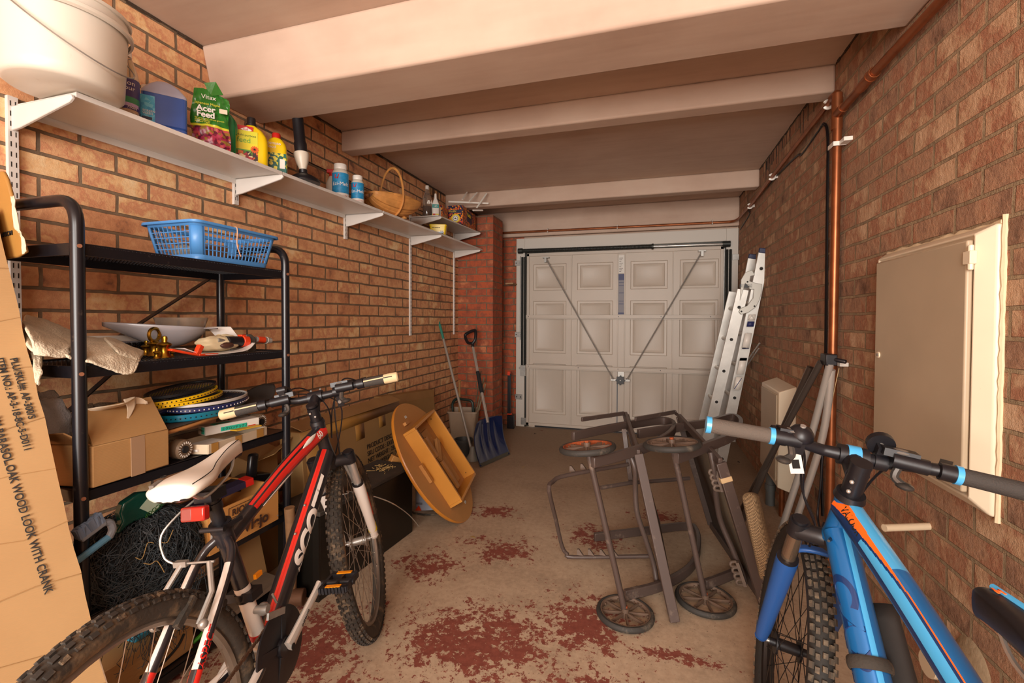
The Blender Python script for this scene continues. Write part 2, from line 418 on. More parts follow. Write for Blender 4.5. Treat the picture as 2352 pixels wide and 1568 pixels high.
# rough dark gap below the ceiling on both walls: mortar bed
m_bed = mat('dark_rough_mortar', '#4a3a2c', .95, bump=.8, bscale=40, var=.4, vscale=20)
for i, (y0, y1) in enumerate(((YB, 1.6), (1.94, 2.57), (2.7, 4.17), (4.29, 5.03))):
    r = random.Random(i)
    for s_, x in ((1, WL), (-1, WR)):
        mb = MB(); y = y0
        while y < y1:
            l = r.uniform(.03, .08); d = r.uniform(.004, .016)
            mb.box((x, y, HC-d), (x+s_*r.uniform(.002, .006), min(y+l, y1), HC)); y += l
        mb.build('trim_%d' % (5+2*i+(s_ < 0)), m_bed)['kind'] = 'structure'
slab('trim_13', (WL, YB, -.001), (WL+.004, 5.0, .04), m_bed)

r = random.Random(6); mb = MB()
for i in range(34):
    y = 2.8+1.35*r.random()**.7; l = r.uniform(.04, .15); mb.box((WR-.0015, y, HC-.02-l), (WR+.001, y+r.uniform(.002, .007), HC-.01))
o = mb.build('tar_streaks', mat('black_tar', '#100d0b', .6), bpy.data.objects['wall_right'])
mb = MB()
for i in range(16):
    y = 3.75+.4*r.random(); l = r.uniform(.03, .10); mb.box((WL-.001, y, HC-.02-l), (WL+.0015, y+r.uniform(.003, .008), HC-.01))
mb.build('tar_streaks', mat('black_tar', '#100d0b', .6), bpy.data.objects['wall_left'])
# ------------------------------------------------------------------ garage door
m_door = mat('cream_white_door_steel', '#c4b7a8', .45, var=.05, vscale=3)
m_frame = mat('white_frame_steel', '#cbc4b9', .5, dirt='#6a5d50', dscale=40, damt=.66)
m_spring = mat('dark_greasy_steel', '#3b3d3a', .45, .6)
gd = thing('door_1', None, None, (-.33, YD, 0), kind='structure')
def dx(u): return at(u, 780, Y=YD).x
X0, X1 = -1.359, .7063
mb = MB().use(m_door)
rows = ((1.56, 1.86), (.85, 1.44), (.155, .73)); cols = ((1224, 1300), (1325, 1407), (1447, 1532), (1560, 1649))
xs = [X0]; 
cells = [(dx(a), dx(b), z0, z1) for a, b in cols for z0, z1 in rows]
# flat skin split around the pressed panels
xe = sorted([X0, X1]+[v for c in cells for v in c[:2]]); ze = sorted({0.02, 1.985}|{v for c in cells for v in c[2:]})
xe = sorted(set(round(v, 5) for v in xe))
Yf = YD
for i in range(len(xe)-1):
    for j in range(len(ze)-1):
        cx_, cz_ = (xe[i]+xe[i+1])/2, (ze[j]+ze[j+1])/2
        if any(a < cx_ < b and z0 < cz_ < z1 for a, b, z0, z1 in cells): continue
        mb.add([(xe[i], Yf, ze[j]), (xe[i+1], Yf, ze[j]), (xe[i+1], Yf, ze[j+1]), (xe[i], Yf, ze[j+1])], [(0, 1, 2, 3)])
mb.build('door_skin', None, gd)
for a, b, z0, z1 in cells:
    m2 = MB().use(m_door); rr = []
    for ins, dep in ((0, 0), (.006, .010), (.028, .012), (.034, .004), (.062, .018)):
        rr.append([(a+ins, Yf+dep, z0+ins), (b-ins, Yf+dep, z0+ins), (b-ins, Yf+dep, z1-ins), (a+ins, Yf+dep, z1-ins)])
    vs = [p for r in rr for p in r]; fs = [(k*4+q, k*4+(q+1) % 4, (k+1)*4+(q+1) % 4, (k+1)*4+q) for k in range(4) for q in range(4)]+[(16, 17, 18, 19)]
    m2.add(vs, fs).build('pressed_panel', None, gd)
fb = MB().use(m_door)
for u in (1215, 1312, 1418, 1434, 1544, 1659):
    x = dx(u); fb.box((x-.006, YD-.012, .02), (x+.006, YD, 1.98))
fb.box((X0, YD-.018, .02), (X1, YD, .05)); fb.box((X0, YD-.018, 1.95), (X1, YD, 1.985)); fb.box((X0, YD-.018, .02), (X0+.03, YD, 1.98)); fb.box((X1-.03, YD-.018, .02), (X1, YD, 1.98))
fb.build('edge_channel', None, gd, bev=.002)
for z in (1.265, .70):
    r = MB().use(m_door).box((X0, YD-.045, z-.018), (X1, YD-.01, z+.018)).box((X0, YD-.03, z-.03), (X1, YD-.012, z-.02))
    r.use(m_black)
    for x in (X0+.03, X0+.6, -.33, X1-.6, X1-.12): r.cyl((x, YD-.046, z), (x, YD-.047, z), .005, n=8)
    r.build('brace_rail', None, gd, bev=.003)
lab = MB().use(mat('white_label', '#ddd8cf', .5)).box((dx(1419.5), YD-.003, 1.735), (dx(1432.5), YD-.001, 1.93)); lab.use(mat('grey_blue_label', '#7e7a80', .5)).box((dx(1419.5), YD-.003, 1.29), (dx(1432.5), YD-.001, 1.73))
lab.use(mat('navy_print', '#2b3160', .5)).box((dx(1419.5), YD-.004, 1.29), (dx(1432.5), YD-.0005, 1.31)).box((dx(1419.5), YD-.004, 1.66), (dx(1432.5), YD-.0005, 1.725))
for z in (1.4, 1.43, 1.52, 1.6, 1.63): lab.box((dx(1420.5), YD-.004, z), (dx(1431.5), YD-.0005, z+.006))
for k in range(9): lab.use(m_ink).box((dx(1421), YD-.004, 1.75+k*.018), (dx(1421)+.02+.02*((k*7) % 3)/2, YD-.0005, 1.754+k*.018))
lab.build('instruction_label', None, gd)
for (a, b) in (((1253, 592), (1408, 870)), ((1613, 577), (1441, 870))):
    p, q = at(*a, Y=YD-.07), at(*b, Y=YD-.05)
    rod = MB().use(m_steel).tube([p, q], .0065, 8).box(p+Vector((-.035, .0, -.0)), p+Vector((.035, .06, .012))).box(p+Vector((-.012, -.012, -.05)), p+Vector((.012, .012, .0))).sphere(q, .012)
    rod.build('stay_rod', None, gd)
k = at(1425, 873, Y=YD-.06)
lk = MB().use(m_steel).box(k+Vector((-.032, .045, -.03)), k+Vector((.036, .058, .13))).box(k+Vector((-.1, .0, -.012)), k+Vector((.1, .015, .012)))
lk.use(m_black)
pts = []
for i in range(32):
    a = 2*PI*i/32; rr_ = .045+.009*math.cos(8*a); pts.append(k+Vector((rr_*math.cos(a), -.02, rr_*math.sin(a))))
lk.prism(pts, (0, 1, 0), .022).use(m_steel).cyl(k+Vector((0, -.023, 0)), k+Vector((0, -.02, 0)), .007)
lk.build('lock_handle', None, gd, bev=.002)
MB().tube([k+Vector((-.035, .03, -.02)), Vector((k.x-.035, YD-.03, .06))], .003, 6).build('release_cable', mat('blue_cable', '#3f5f7c', .4), gd)
fr = MB().use(m_frame)
fr.box((-1.479, YD-.03, 0), (X0-.02, YD+.02, 2.155)).box((X1+.02, YD-.03, 0), (WR-.004, YD+.02, 2.155)).box((X0-.02, YD-.03, 2.03), (X1+.02, YD+.02, 2.155))
fr.use(m_spring).box((X0-.02, YD-.012, 0), (X0-.002, YD+.02, 2.03))
fr.box((-1.40, YD+.02, 1.97), (WR, YD+.04, 2.16)).box((-1.40, YD+.02, 0), (X0+.02, YD+.04, 2.0)).box((X1-.02, YD+.02, 0), (WR, YD+.04, 2.0))  # backing strips added behind the leaf to block light leaking round it
o = fr.build('door_frame', None, gd, bev=.003)
for (u, v) in ((1189, 604), (1189, 768), (1190, 911)):
    p = at(u, v, Y=YD-.035); MB().use(m_steel).box(p+Vector((-.035, 0, -.03)), p+Vector((.05, .012, .03))).use(m_black).cyl(p+Vector((-.018, -.003, 0)), p+Vector((-.018, .002, 0)), .007).cyl(p+Vector((.03, -.003, .0)), p+Vector((.03, .002, 0)), .008).build('fixing_lug', None, gd, bev=.002)
p = at(1202, 967, Y=YD-.035); MB().use(m_steel).box(p+Vector((-.03, 0, -.04)), p+Vector((.03, .012, .04))).build('fixing_lug', None, gd, bev=.002)
p = at(1690, 590, Y=YD-.035); MB().use(m_steel).box(p+Vector((-.03, 0, -.03)), p+Vector((.03, .012, .03))).build('fixing_lug', None, gd, bev=.002)
a, b = at(1200, 576, Y=YD-.07), at(1670, 560, Y=YD-.07); mid = a+(b-a)*.66
mb = MB().use(m_spring); mb.cyl(a, mid, .02, n=12)
n = 110
for i in range(n): mb.torus(a+(mid-a)*(i+.5)/n, (mid-a), .0195, .004, 12, 5)
mb.use(m_chrome).cyl(mid, b, .011, n=12).use(m_spring).cyl(mid, mid+Vector((.02, 0, 0)), .03).cyl(b-Vector((.04, 0, 0)), b+Vector((.03, 0, 0)), .03).cyl(a, a+Vector((-.05, 0, 0)), .03)
mb.build('torsion_spring', None, gd)
for (x, z0) in ((at(1203, 700, Y=YD-.05).x, .66), (at(1672, 700, Y=YD-.05).x, .75)):
    mb = MB().use(m_spring)
    for s_ in (-.016, .016):
        mb.cyl((x+s_, YD-.06, z0), (x+s_, YD-.06, 1.94), .011, n=8)
        for i in range(150): mb.torus((x+s_, YD-.06, z0+(1.94-z0)*(i+.5)/150), (0, 0, 1), .0115, .003, 8, 4)
    mb.use(m_steel).box((x-.045, YD-.06, 1.0), (x-.038, YD-.05, 1.95)).box((x-.03, YD-.08, z0-.07), (x+.03, YD-.04, z0+.05)).cyl((x-.03, YD-.09, z0+.02), (x-.03, YD-.04, z0+.02), .014)
    mb.build('side_spring', None, gd)
MB().box((X0+.1, YD-.012, .004), (X1, YD+.01, .02)).build('bottom_seal', m_black, gd)

# ------------------------------------------------------------------ pipework
def clip(p, ax, label, group=None, r=.017, wall=(1, 0, 0)):
    """white snap clip gripping a pipe: open ring and foot to the wall"""
    o = MB().use(m_white); ax = Vector(ax).normalized(); w_ = Vector(wall); w_ = (w_-ax*w_.dot(ax)).normalized(); e = ax.cross(w_)
    pts = [p+(w_*math.cos(t)+e*math.sin(t))*(r+.003) for t in [R_(d) for d in range(-150, 151, 15)]]
    o.flat([q for q in pts], .016, .005, upv=None) if 0 else o.ring(pts, .0055, 6, sx=1.0, sy=1.6)
    o.box((-.011, -.011, 0), (.011, .011, .022), M=frame(p+w_*(r+.0), ax, z=w_))
    ob = o.build('pipe_clip', None, None, org=p); tag(ob, label, 'clip', group)
px = WR-.035
pA = [at(1153, 535, Y=5.0)-Vector((.3, 0, 0)), at(1153, 535, Y=5.0), Vector((.776, 5.0, at(1680, 509, Y=5.0).z)), Vector((px, 4.90, 2.21)), Vector((px, 4.227, 2.205)), Vector((px, 3.559, 2.236)), Vector((px, 2.60, 2.262)), Vector((px, 2.50, 2.268))]
t = thing('copper_pipe', 'thin copper pipe running over the garage door and along the top of the right wall', 'pipe', (px, 3.5, 2.2))
MB().tube(pA, .0125, 10, fillet=.05).build('pipe_run', m_copper, t)

t = thing('copper_pipe', 'thick vertical copper pipe on the right wall with a tee and long branch', 'pipe', (px, 2.44, 1.2))
MB().cyl((px, 2.452, 0.0), (px, 2.44, 2.2), .0185, n=16).build('riser', m_copper, t)
MB().tube([(px, 2.44, 2.165), (px, 2.08, 2.172), (px+.006, 1.2, 2.165), (px+.006, -.5, 2.165)], .0165, 14).build('branch', m_copper, t)
MB().cyl((px, 2.445, 2.1), (px, 2.445, 2.24), .0225, n=16).cyl((px, 2.44, 2.165), (px, 2.37, 2.168), .021, n=14).cyl((px, 2.446, 2.2), (px, 2.446, 2.262), .021, n=14).tube([(px, 2.446, 2.235), (px, 2.455, 2.262), (px, 2.5, 2.268)], .020, 12).build('tee_fitting', m_copper, t)
MB().cyl((px, 2.20, 2.170), (px, 2.08, 2.172), .0205, n=14).torus((px, 2.08, 2.172), (0, 1, 0), .019, .003, 20, 6).torus((px, 2.11, 2.172), (0, 1, 0), .0205, .003, 20, 6).build('coupling', m_copper, t)
for p, ax, l in (((px, 2.559, 2.264), (0, 1, 0), 'white clip on the horizontal pipe just beside its elbow by the second beam'), ((px, 3.617, 2.234), (0, 1, 0), 'white clip on the side wall pipe beneath the third beam'), ((px, 4.36, 2.207), (0, 1, 0), 'white clip on the side wall pipe closest to the garage door')): clip(Vector(p), ax, l, 'white clips holding the copper pipes', r=.014)
for (u, v), l in (((1258, 529), 'white clip on the pipe over the garage door, left one'), ((1418, 521), 'white clip on the pipe over the middle of the garage door'), ((1636, 510), 'white clip on the pipe over the garage door, right one')):
    q = at(u, v, Y=5.0); clip(q, (1, 0, 0), l, 'white clips holding the copper pipes', r=.014, wall=(0, 1, 0))
for z, l in ((2.028, 'white clip gripping the thick vertical copper pipe near its top'), (1.034, 'white clip gripping the thick vertical copper pipe at handlebar height')):
    o = MB().use(m_white).box((px-.024, 2.42, z-.01), (px+.03, 2.414, z+.01)).box((px-.024, 2.414, z-.01), (px-.02, 2.48, z+.01)).box((px-.0, 2.36, z-.009), (WR-.001, 2.414, z+.009)).build('pipe_clip', None, None, org=(px, 2.42, z), bev=.002)
    tag(o, l, 'clip', 'white clips holding the copper pipes')
cab = [Vector((WR-.008, y, z)) for y, z in ((4.95, 2.165), (4.54, 2.19), (3.7, 2.13), (3.034, 2.15), (2.85, 2.20), (2.689, 2.225))]
cab = [Vector((WR-.008, 4.95, 2.12)), Vector((WR-.008, 4.5, 2.175)), at(1720, 478, X=WR-.008), at(1778, 410, X=WR-.008), at(1830, 358, X=WR-.008), at(1843, 352, X=WR-.008), at(1880, 300, X=WR-.008), at(1893, 283, X=WR-.008), at(1902, 312, X=WR-.008), at(1901, 450, X=WR-.008), at(1899, 640, X=WR-.008), at(1897, 830, X=WR-.008), at(1896, 940, X=WR-.008), at(1888, 1060, X=WR-.008), at(1890, 1185, X=WR-.008)]
o = MB().tube(spline(cab, 5), .0045, 6).tube([p+Vector((0, .011, -.002)) for p in spline(cab, 5)], .0045, 6).build('electric_cable', m_black, None, org=cab[7]); tag(o, 'black twin cable clipped to the right wall dropping beside the copper pipe', 'cable')
# grey waste pipe and short orange pipe under the lower box, peg, stub
o = MB().use(mat('grey_plastic_pipe', '#5a5c5a', .5)).cyl((.776, 3.40, 0), (.776, 3.40, .21), .028, n=14).cyl((.776, 3.40, .1), (.776, 3.40, .14), .033, n=14).build('conduit', None, None, org=(.776, 3.4, 0)); tag(o, 'grey plastic pipe rising from the floor into the low cream box', 'pipe')
o = MB().use(m_copper).cyl((.80, 3.22, 0), (.80, 3.22, .25), .016, n=12).build('pipe_stub', None, None, org=(.8, 3.22, 0)); tag(o, 'short orange copper stub entering the underside of the low cream box', 'pipe')
p = at(1985, 1213, X=WR-.01); q = p+Vector((-.13, .02, -.0))
o = MB().cyl(at(2031, 1212, X=.70), Vector((WR+.01, at(2031, 1212, X=.70).y+.06, at(2031, 1212, X=.70).z)), .011, n=12).build('wall_peg', mat('cream_plastic_pipe', '#d8c3a4', .4)); tag(o, 'cream round peg sticking out of the right wall behind the blue bicycle', 'peg')
p = at(2215, 1535, X=WR-.0); o = MB().use(mat('cream_plastic_pipe', '#d8c3a4', .4)).cyl(p, p+Vector((-.09, -.01, 0)), .034, n=20).use(mat('mortar_patch', '#a08a6d', .9, bump=.6, bscale=60)).sphere(p+Vector((.006, -.03, .02)), .085, sx=.2).build('pipe_stub', None, None, org=p); tag(o, 'cream pipe stub in a mortar patch low on the right wall', 'pipe')

# ------------------------------------------------------------------ boxes on the right wall
m_cream = mat('cream_fibreglass', '#e3d3b8', .4, var=.05, vscale=6, dirt='#8a735a', dscale=25, damt=.68)
m_creamd = mat('taupe_door_panel', '#b9a68b', .42, var=.08, vscale=4)
t = thing('meter_cabinet', 'large cream meter cabinet with a flat taupe door on the right wall', 'cabinet', (WR, 1.73, 1.1))
XF = WR-.042
def pane(y, z, x): return Vector((x, y, z))
yo0, yo1, zo0, zo1 = 1.448, 2.025, .732, 1.472; yi0, yi1, zi0, zi1 = 1.487, 2.01, .765, 1.452
mb = MB().use(m_cream)
of = [(yo0, zo0), (yo1, zo0), (yo1, zo1), (yo0, zo1)]; inf = [(yi0, zi0), (yi1, zi0), (yi1, zi1), (yi0, zi1)]; in2 = [(yi0+.004, zi0+.004), (yi1-.006, zi0+.004), (yi1-.006, zi1-.006), (yi0+.004, zi1-.006)]
rg = [[(WR, y, z) for y, z in of], [(WR-.012, y, z) for y, z in of], [(XF, y, z) for y, z in inf], [(XF+.01, y, z) for y, z in in2]]
mb.add([p for r in rg for p in r], [(k*4+q, k*4+(q+1) % 4, (k+1)*4+(q+1) % 4, (k+1)*4+q) for k in range(3) for q in range(4)]+[(12, 13, 14, 15)])
mb.build('frame', None, t, bev=.006, seg=3)
d = MB().use(m_creamd).box((XF-.008, yi0+.008, zi0+.01), (XF+.008, yi1-.012, zi1-.012)).build('door', None, t, bev=.005, seg=3)
MB().use(m_cream).cyl((XF-.012, yi1-.045, 1.105), (XF-.007, yi1-.045, 1.105), .011, n=16).use(m_steel).cyl((XF-.0135, yi1-.045, 1.105), (XF-.011, yi1-.045, 1.105), .006, n=10).build('lock', None, d)
MB().use(m_cream).box((XF-.012, yi0-.012, 1.375), (XF+.004, yi0+.018, 1.41)).cyl((XF-.006, yi0-.004, 1.36), (XF-.006, yi0-.004, 1.425), .006, n=10).build('hinge', None, t, bev=.002)
r = random.Random(5); mb = MB().use(mat('cream_sealant', '#dcc7a4', .6, bump=.4, bscale=50))
pts = []
for i in range(40): pts.append(Vector((WR-.002, yo0-.003-r.uniform(0, .003), zo0-.01+(zo1-zo0+.03)*i/39)))
mb.ring(pts, [r.uniform(.005, .008) for _ in pts], 7)
pts = [Vector((WR-.001, yo0+(yo1-yo0)*i/24, zo1+r.uniform(0, .005))) for i in range(25)]
mb.ring(pts, [r.uniform(.004, .009) for _ in pts], 7).build('sealant', None, t)
t = thing('service_box', 'small cream box standing out low on the right wall behind the poles', 'box', (WR, 3.3, .5))
P8 = [(.746, 3.10, .215), (WR, 3.10, .18), (WR, 3.545, .235), (.746, 3.545, .235), (.746, 3.10, .795), (WR, 3.10, .832), (WR, 3.545, .84), (.746, 3.545, .80)]
MB().use(m_cream).hexa(P8).build('body', None, t, bev=.006)
MB().use(m_creamd).box((.738, 3.125, .25), (.746, 3.52, .775)).build('door', None, t, bev=.003)

# ------------------------------------------------------------------ shelving on the left wall
UP = (.945, 1.765, 2.61, 3.47, 4.375)
ZS = lambda y: 1.909+(y-.95)*.0125
names = ('leftmost white shelf upright, tall and slotted, behind the black rack', 'white shelf upright with a short tail under the shelf, above the blue basket', 'white shelf upright with a short tail, third from the left', 'long white shelf upright reaching down the wall, fourth from the left', 'long white shelf upright beside the red brick pier')
for i, (y, zb) in enumerate(zip(UP, (.95, 1.785, 1.76, 1.09, 1.075))):
    t = thing('shelf_upright', names[i], 'shelf support', (WL, y, zb), 'white slotted shelf uprights on the left wall')
    zt = ZS(y)+.02 if i < 3 else 2.14
    mb = MB().use(m_whitem).box((WL, y-.0125, zb), (WL+.014, y+.0125, zt)).use(m_ink)
    z = zb+.02
    while z < zt-.02:
        for s_ in (-.006, .006): mb.box((WL+.0135, y+s_-.0013, z), (WL+.0145, y+s_+.0013, z+.016))
        z += .032
    mb.use(m_steel).cyl((WL+.013, y, zb+.04), (WL+.0165, y, zb+.04), .004, n=8); mb.build('slotted_rail', None, t)
    for zz in ((ZS(y),) if i < 3 else (ZS(y), 2.092 if i == 3 else 2.125)):
        zz -= .012; w_ = .0055
        pr = [(WL+.014, zz), (WL+.292, zz), (WL+.298, zz-.012), (WL+.285, zz-.022), (WL+.05, zz-.072), (WL+.014, zz-.076)]
        mb = MB().use(m_whitem).prism([(x, y-w_, z) for x, z in pr], (0, 1, 0), 2*w_).build('bracket', None, t, bev=.003)
sn = ('left end section of the long white shelf, under the bucket and bottles', 'white shelf section under the plunger, second from the left', 'white shelf section under the bottles with sky blue labels', 'white shelf section ending against the brick pier, under the short upper shelf')
segs = [(.955, 1.762), (1.768, 2.60), (2.615, 3.475), (3.48, 4.45)]
for i, (y0, y1) in enumerate(segs):
    z = ZS((y0+y1)/2); za, zb = ZS(y0), ZS(y1)
    mb = MB().use(m_whitem)
    a, b = WL+.012, WL+.292
    mb.hexa([(a, y0, za-.010), (b-.007, y0, za-.010), (b-.007, y1, zb-.010), (a, y1, zb-.010), (a, y0, za), (b-.007, y0, za), (b-.007, y1, zb), (a, y1, zb)])
    mb.hexa([(a, y0, za-.034), (a+.003, y0, za-.034), (a+.003, y1, zb-.034), (a, y1, zb-.034), (a, y0, za), (a+.003, y0, za), (a+.003, y1, zb), (a, y1, zb)])
    mb.hexa([(b-.007, y0, za-.015), (b, y0, za-.015), (b, y1, zb-.015), (b-.007, y1, zb-.015), (b-.007, y0, za+.0005), (b, y0, za+.0005), (b, y1, zb+.0005), (b-.007, y1, zb+.0005)])
    tag(mb.build('wall_shelf', None, None, org=((a+b)/2, (y0+y1)/2, z)), sn[i], 'shelf', 'white shelves on the left wall')
y0, y1 = 3.46, 4.45; mb = MB().use(m_whitem); a, b = WL+.012, WL+.27
mb.hexa([(a, y0, 2.082), (b, y0, 2.082), (b, y1, 2.118), (a, y1, 2.118), (a, y0, 2.092), (b, y0, 2.092), (b, y1, 2.128), (a, y1, 2.128)])
tag(mb.build('wall_shelf', None, None, org=((a+b)/2, 3.95, 2.1), bev=.0015), 'short white upper shelf carrying the fruit boxes beside the brick pier', 'shelf', 'white shelves on the left wall')
o = MB().box((-1.56, 4.9, 1.625), (-1.47, 5.1, 1.64)).build('wood_batten', mat('pale_batten', '#a5805a', .7), None, org=(-1.5, 5, 1.63)); tag(o, 'thin wooden batten on the brick beside the garage door frame', 'batten')
# thin wire along the wall behind the items
o = MB().tube(spline([(WL+.004, 2.0, 2.19), (WL+.004, 2.25, 2.16), (WL+.004, 3.2, 2.17), (WL+.004, 3.9, 2.2)], 4), .003, 6).build('wire', m_black, None, org=(WL, 2.8, 2.17)); tag(o, 'thin dark wire clipped along the bricks above the long shelf', 'wire')
# ------------------------------------------------------------------ things on the long shelf
def spot(x, y, face=None, z=None):
    """frame standing on the shelf with local -Y turned to the given direction"""
    z = ZS(y)+.0006 if z is None else z
    a = face if face is not None else math.atan2(-x, y)
    return T(x, y, z) @ RZ(a)
PF = lambda M, x, y, z: M @ Vector((x, y, z))
def org(M): return M.translation
# white bucket with wire handle
m_bucket = mat('scuffed_white_bucket', '#d6cfc1', .4, dirt='#b9a78d', dscale=7, damt=.62)
bx, by = -1.70, .945; M = T(bx, by, ZS(by)+.001)
t = thing('bucket', 'large scuffed white bucket with a thin wire handle on the shelf', 'bucket', org(M))
h_, r0, r1 = .235, .140, .152
prof = [(0, .004), (r0-.012, .0), (r0, .01)]+[(r0+(r1-r0)*k/8, .01+(h_-.01)*k/8) for k in range(1, 9)]+[(r1+.006, h_), (r1+.008, h_+.008), (r1+.002, h_+.012), (r1-.003, h_+.01)]+[(r1-.003-(r1-r0)*k/8, h_-(h_-.01)*k/8) for k in range(1, 9)]+[(0, .012)]
MB(M).lathe(prof, n=64, cap=False).build('bucket_body', m_bucket, t, ang=50)
MB(M).lathe([(r1+.004, h_-.045), (r1+.012, h_-.04), (r1+.012, h_-.03), (r1+.005, h_-.026)], n=64, cap=False).build('rim_band', m_bucket, t)
dirc = Vector((-bx, -by, 0)).normalized(); sd = Vector((-dirc.y, dirc.x, 0)); c0 = Vector((bx, by, ZS(by))); th_ = R_(38)
lv = -sd*math.cos(th_)+dirc*math.sin(th_); hv = dirc*math.cos(th_)+sd*math.sin(th_)
A = c0+lv*(r1+.010)+Vector((0, 0, h_-.036)); B = c0-lv*(r1+.010)+Vector((0, 0, h_-.036))
pts = []
for k in range(33):
    a = PI*k/32; q = c0+(lv*math.cos(a)+hv*math.sin(a))*(r1+.012); pts.append(Vector((q.x, q.y, c0.z+h_-.036-math.sin(a)*.145)))
MB().use(m_steel).tube(pts, .0022, 6).build('wire_handle', None, t)
for P_ in (A, B): MB().use(m_bucket).sphere(P_, .014, sz=1.4).build('handle_lug', None, t)

def bottle(name, label, cat, M, body, parts=(), group=None):
    t = thing(name, label, cat, org(M), group)
    body(t)
    return t
def lbl(M, w, h, z, y, m, parent, name='label', x=0, th=.0008):
    return MB(M).use(m).box((x-w/2, y-th, z), (x+w/2, y+.0004, z+h)).build(name, None, parent)
def curved(M, r, z0, z1, a0, a1, m, parent, name='label', n=20, off=.0008, r2=None):
    r2 = r if r2 is None else r2
    mb = MB(M).use(m); vs = []; 
    for k in range(n+1):
        a = R_(a0+(a1-a0)*k/n)
        for zz, rr in ((z0, r), (z1, r2)): vs.append(((rr+off)*math.sin(a), -(rr+off)*math.cos(a), zz))
    fs = [(2*k, 2*k+2, 2*k+3, 2*k+1) for k in range(n)]
    return mb.add(vs, fs).build(name, None, parent)
def ctext(s, M, r, z, size, m, parent, a0=0, align='CENTER', lh=1.0):
    """lettering bent round a vertical cylinder"""
    ob = text(s, (0, 0, 0), (1, 0, 0), (0, 0, 1), size, m, None, align=align, ext=.0002, lh=lh)
    o0 = wloc(parent)
    for v in ob.data.vertices:
        a = R_(a0)+v.co.x/r; rr = r+.0012-v.co.y
        v.co = M @ Vector((rr*math.sin(a), -rr*math.cos(a), z+v.co.z))-o0
    ob.parent = parent; return ob
def grocery(name, cols):
    """mottled printed picture"""
    N = NT(name); tc = N.n('ShaderNodeTexCoord'); vo = N.n('ShaderNodeTexVoronoi', {'Vector': (tc, 3), 'Scale': 90.})
    sp = N.n('ShaderNodeSeparateColor', {0: (vo, 1)})
    r = N.ramp((sp, 0), [(i/len(cols), lin(c)) for i, c in enumerate(cols)], 'CONSTANT'); N.base(r); N.set(Roughness=.35); return N.m
m_clear = mat('clear_plastic', '#d9d2c6', .08, trans=.9, spec=.5)
# clear bottle, purple label
M = spot(-1.775, 1.165); t = thing('bottle', 'clear squeezy bottle with a purple label and white cap beside the bucket', 'bottle', org(M))
MB(M).lathe([(0, 0), (.034, 0), (.037, .006), (.037, .03), (.0355, .034), (.037, .04), (.037, .155), (.033, .18), (.022, .215), (.016, .232), (.0155, .245)]+[(.0135, .245)], n=28).build('bottle_body', m_clear, t)
MB(M).lathe([(.0165, .232), (.0165, .262), (.015, .264), (0, .264)], n=20).build('cap', m_white, t)
m_purple = mat('purple_label', '#3a2a6e', .35)
curved(M, .037, .042, .150, -150, 150, m_purple, t); curved(M, .0372, .062, .085, -60, 70, mat('green_print', '#2c8a5a', .4), t, 'label_picture'); curved(M, .0373, .052, .064, -60, 60, mat('lilac_print', '#b9a0cf', .4), t, 'label_picture')
ctext('lemon\nodour', M, .0375, .125, .022, m_wink, t, -4, lh=.8); ctext('750ml', M, .0375, .045, .012, m_wink, t, 25)
# blue jerrycan
m_blue = mat('blue_liquid_plastic', '#2f57a5', .25, coat=.3); m_frost = mat('frosted_plastic', '#a9adc4', .35)
M = spot(-1.79, 1.31, R_(52)); t = thing('jerrycan', 'frosted plastic can full of blue liquid on the shelf', 'jerrycan', org(M))
MB(M).rbox([(.066, .046, 0, .012), (.07, .05, .006, .014), (.07, .05, .03, .014), (.067, .047, .034, .014), (.07, .05, .038, .014), (.07, .05, .148, .014)], n=5).build('can_body', m_blue, t)
MB(M).rbox([(.07, .05, .1485, .014), (.07, .05, .156, .014), (.066, .046, .164, .014), (.05, .04, .186, .02), (.03, .028, .204, .02), (.012, .018, .210, .01)], M=T(0, 0, 0), n=5).build('can_shoulder', m_frost, t)
MB(M).lathe([(.018, .158), (.018, .186), (0, .188)], M=T(-.052, 0, 0), n=18).build('cap', m_white, t)
m_sky = grocery('sky_blue_print', ['#3fb0dc', '#2f9bd0', '#6cc8e6', '#49b5de'])
M2 = M @ T(-.07, 0, 0) @ RZ(R_(-90)); MB(M2).use(m_sky).box((-.045, -.0012, .035), (.045, .001, .135)).use(mat('dark_print', '#1c2545', .4)).box((.0, -.0018, .05), (.045, .001, .062)).build('label', None, t)
MB(M).use(m_sky).box((-.0695, -.0508, .035), (-.028, -.0495, .135)).use(mat('dark_print', '#1c2545', .4)).box((-.066, -.0512, .045), (-.036, -.0495, .056)).build('label', None, t)
text('SCREEN\nWASH', PF(M, -.064, -.0515, .074), M.to_3x3() @ Vector((1, 0, 0)), (0, 0, 1), .0105, m_wink, t, lh=.9)
# acer feed bag
M = spot(-1.735, 1.455, R_(48)); t = thing('feed_bag', 'crumpled green plant food bag with a red maple picture on the shelf', 'bag', org(M))
r = random.Random(3)
def bagf(side):
    def f(u, v):
        x = (u-.5)*.135*(1-.06*v-.1*max(0, v-.85)/.15); z = v*.235
        bulge = .028*math.sin(PI*min(1, u))*.9*(1-v**2.2)**.6+.003*math.sin(23*u+11*v)+.003*math.sin(31*v-9*u)
        return Vector((x+.004*math.sin(9*v), side*bulge, z+(.012*math.sin(PI*u*1.3+.5) if v > .95 else 0)))
    return f
m_bagg = mat('green_foil', '#2f7a2a', .22, bump=.35, bscale=25); m_acer = grocery('maple_print', ['#7c1f3c', '#a83250', '#5f1a30', '#b84a4e', '#8c6a2a', '#932a44'])
g = MB(M); g.use(m_bagg); 
for sd_ in (-1, 1): g.grid(bagf(sd_), 18, 26)
ob = g.build('bag_body', None, t); ob.data.materials.append(m_acer); ob.data.materials.append(mat('yellow_print', '#d6d13a', .3))
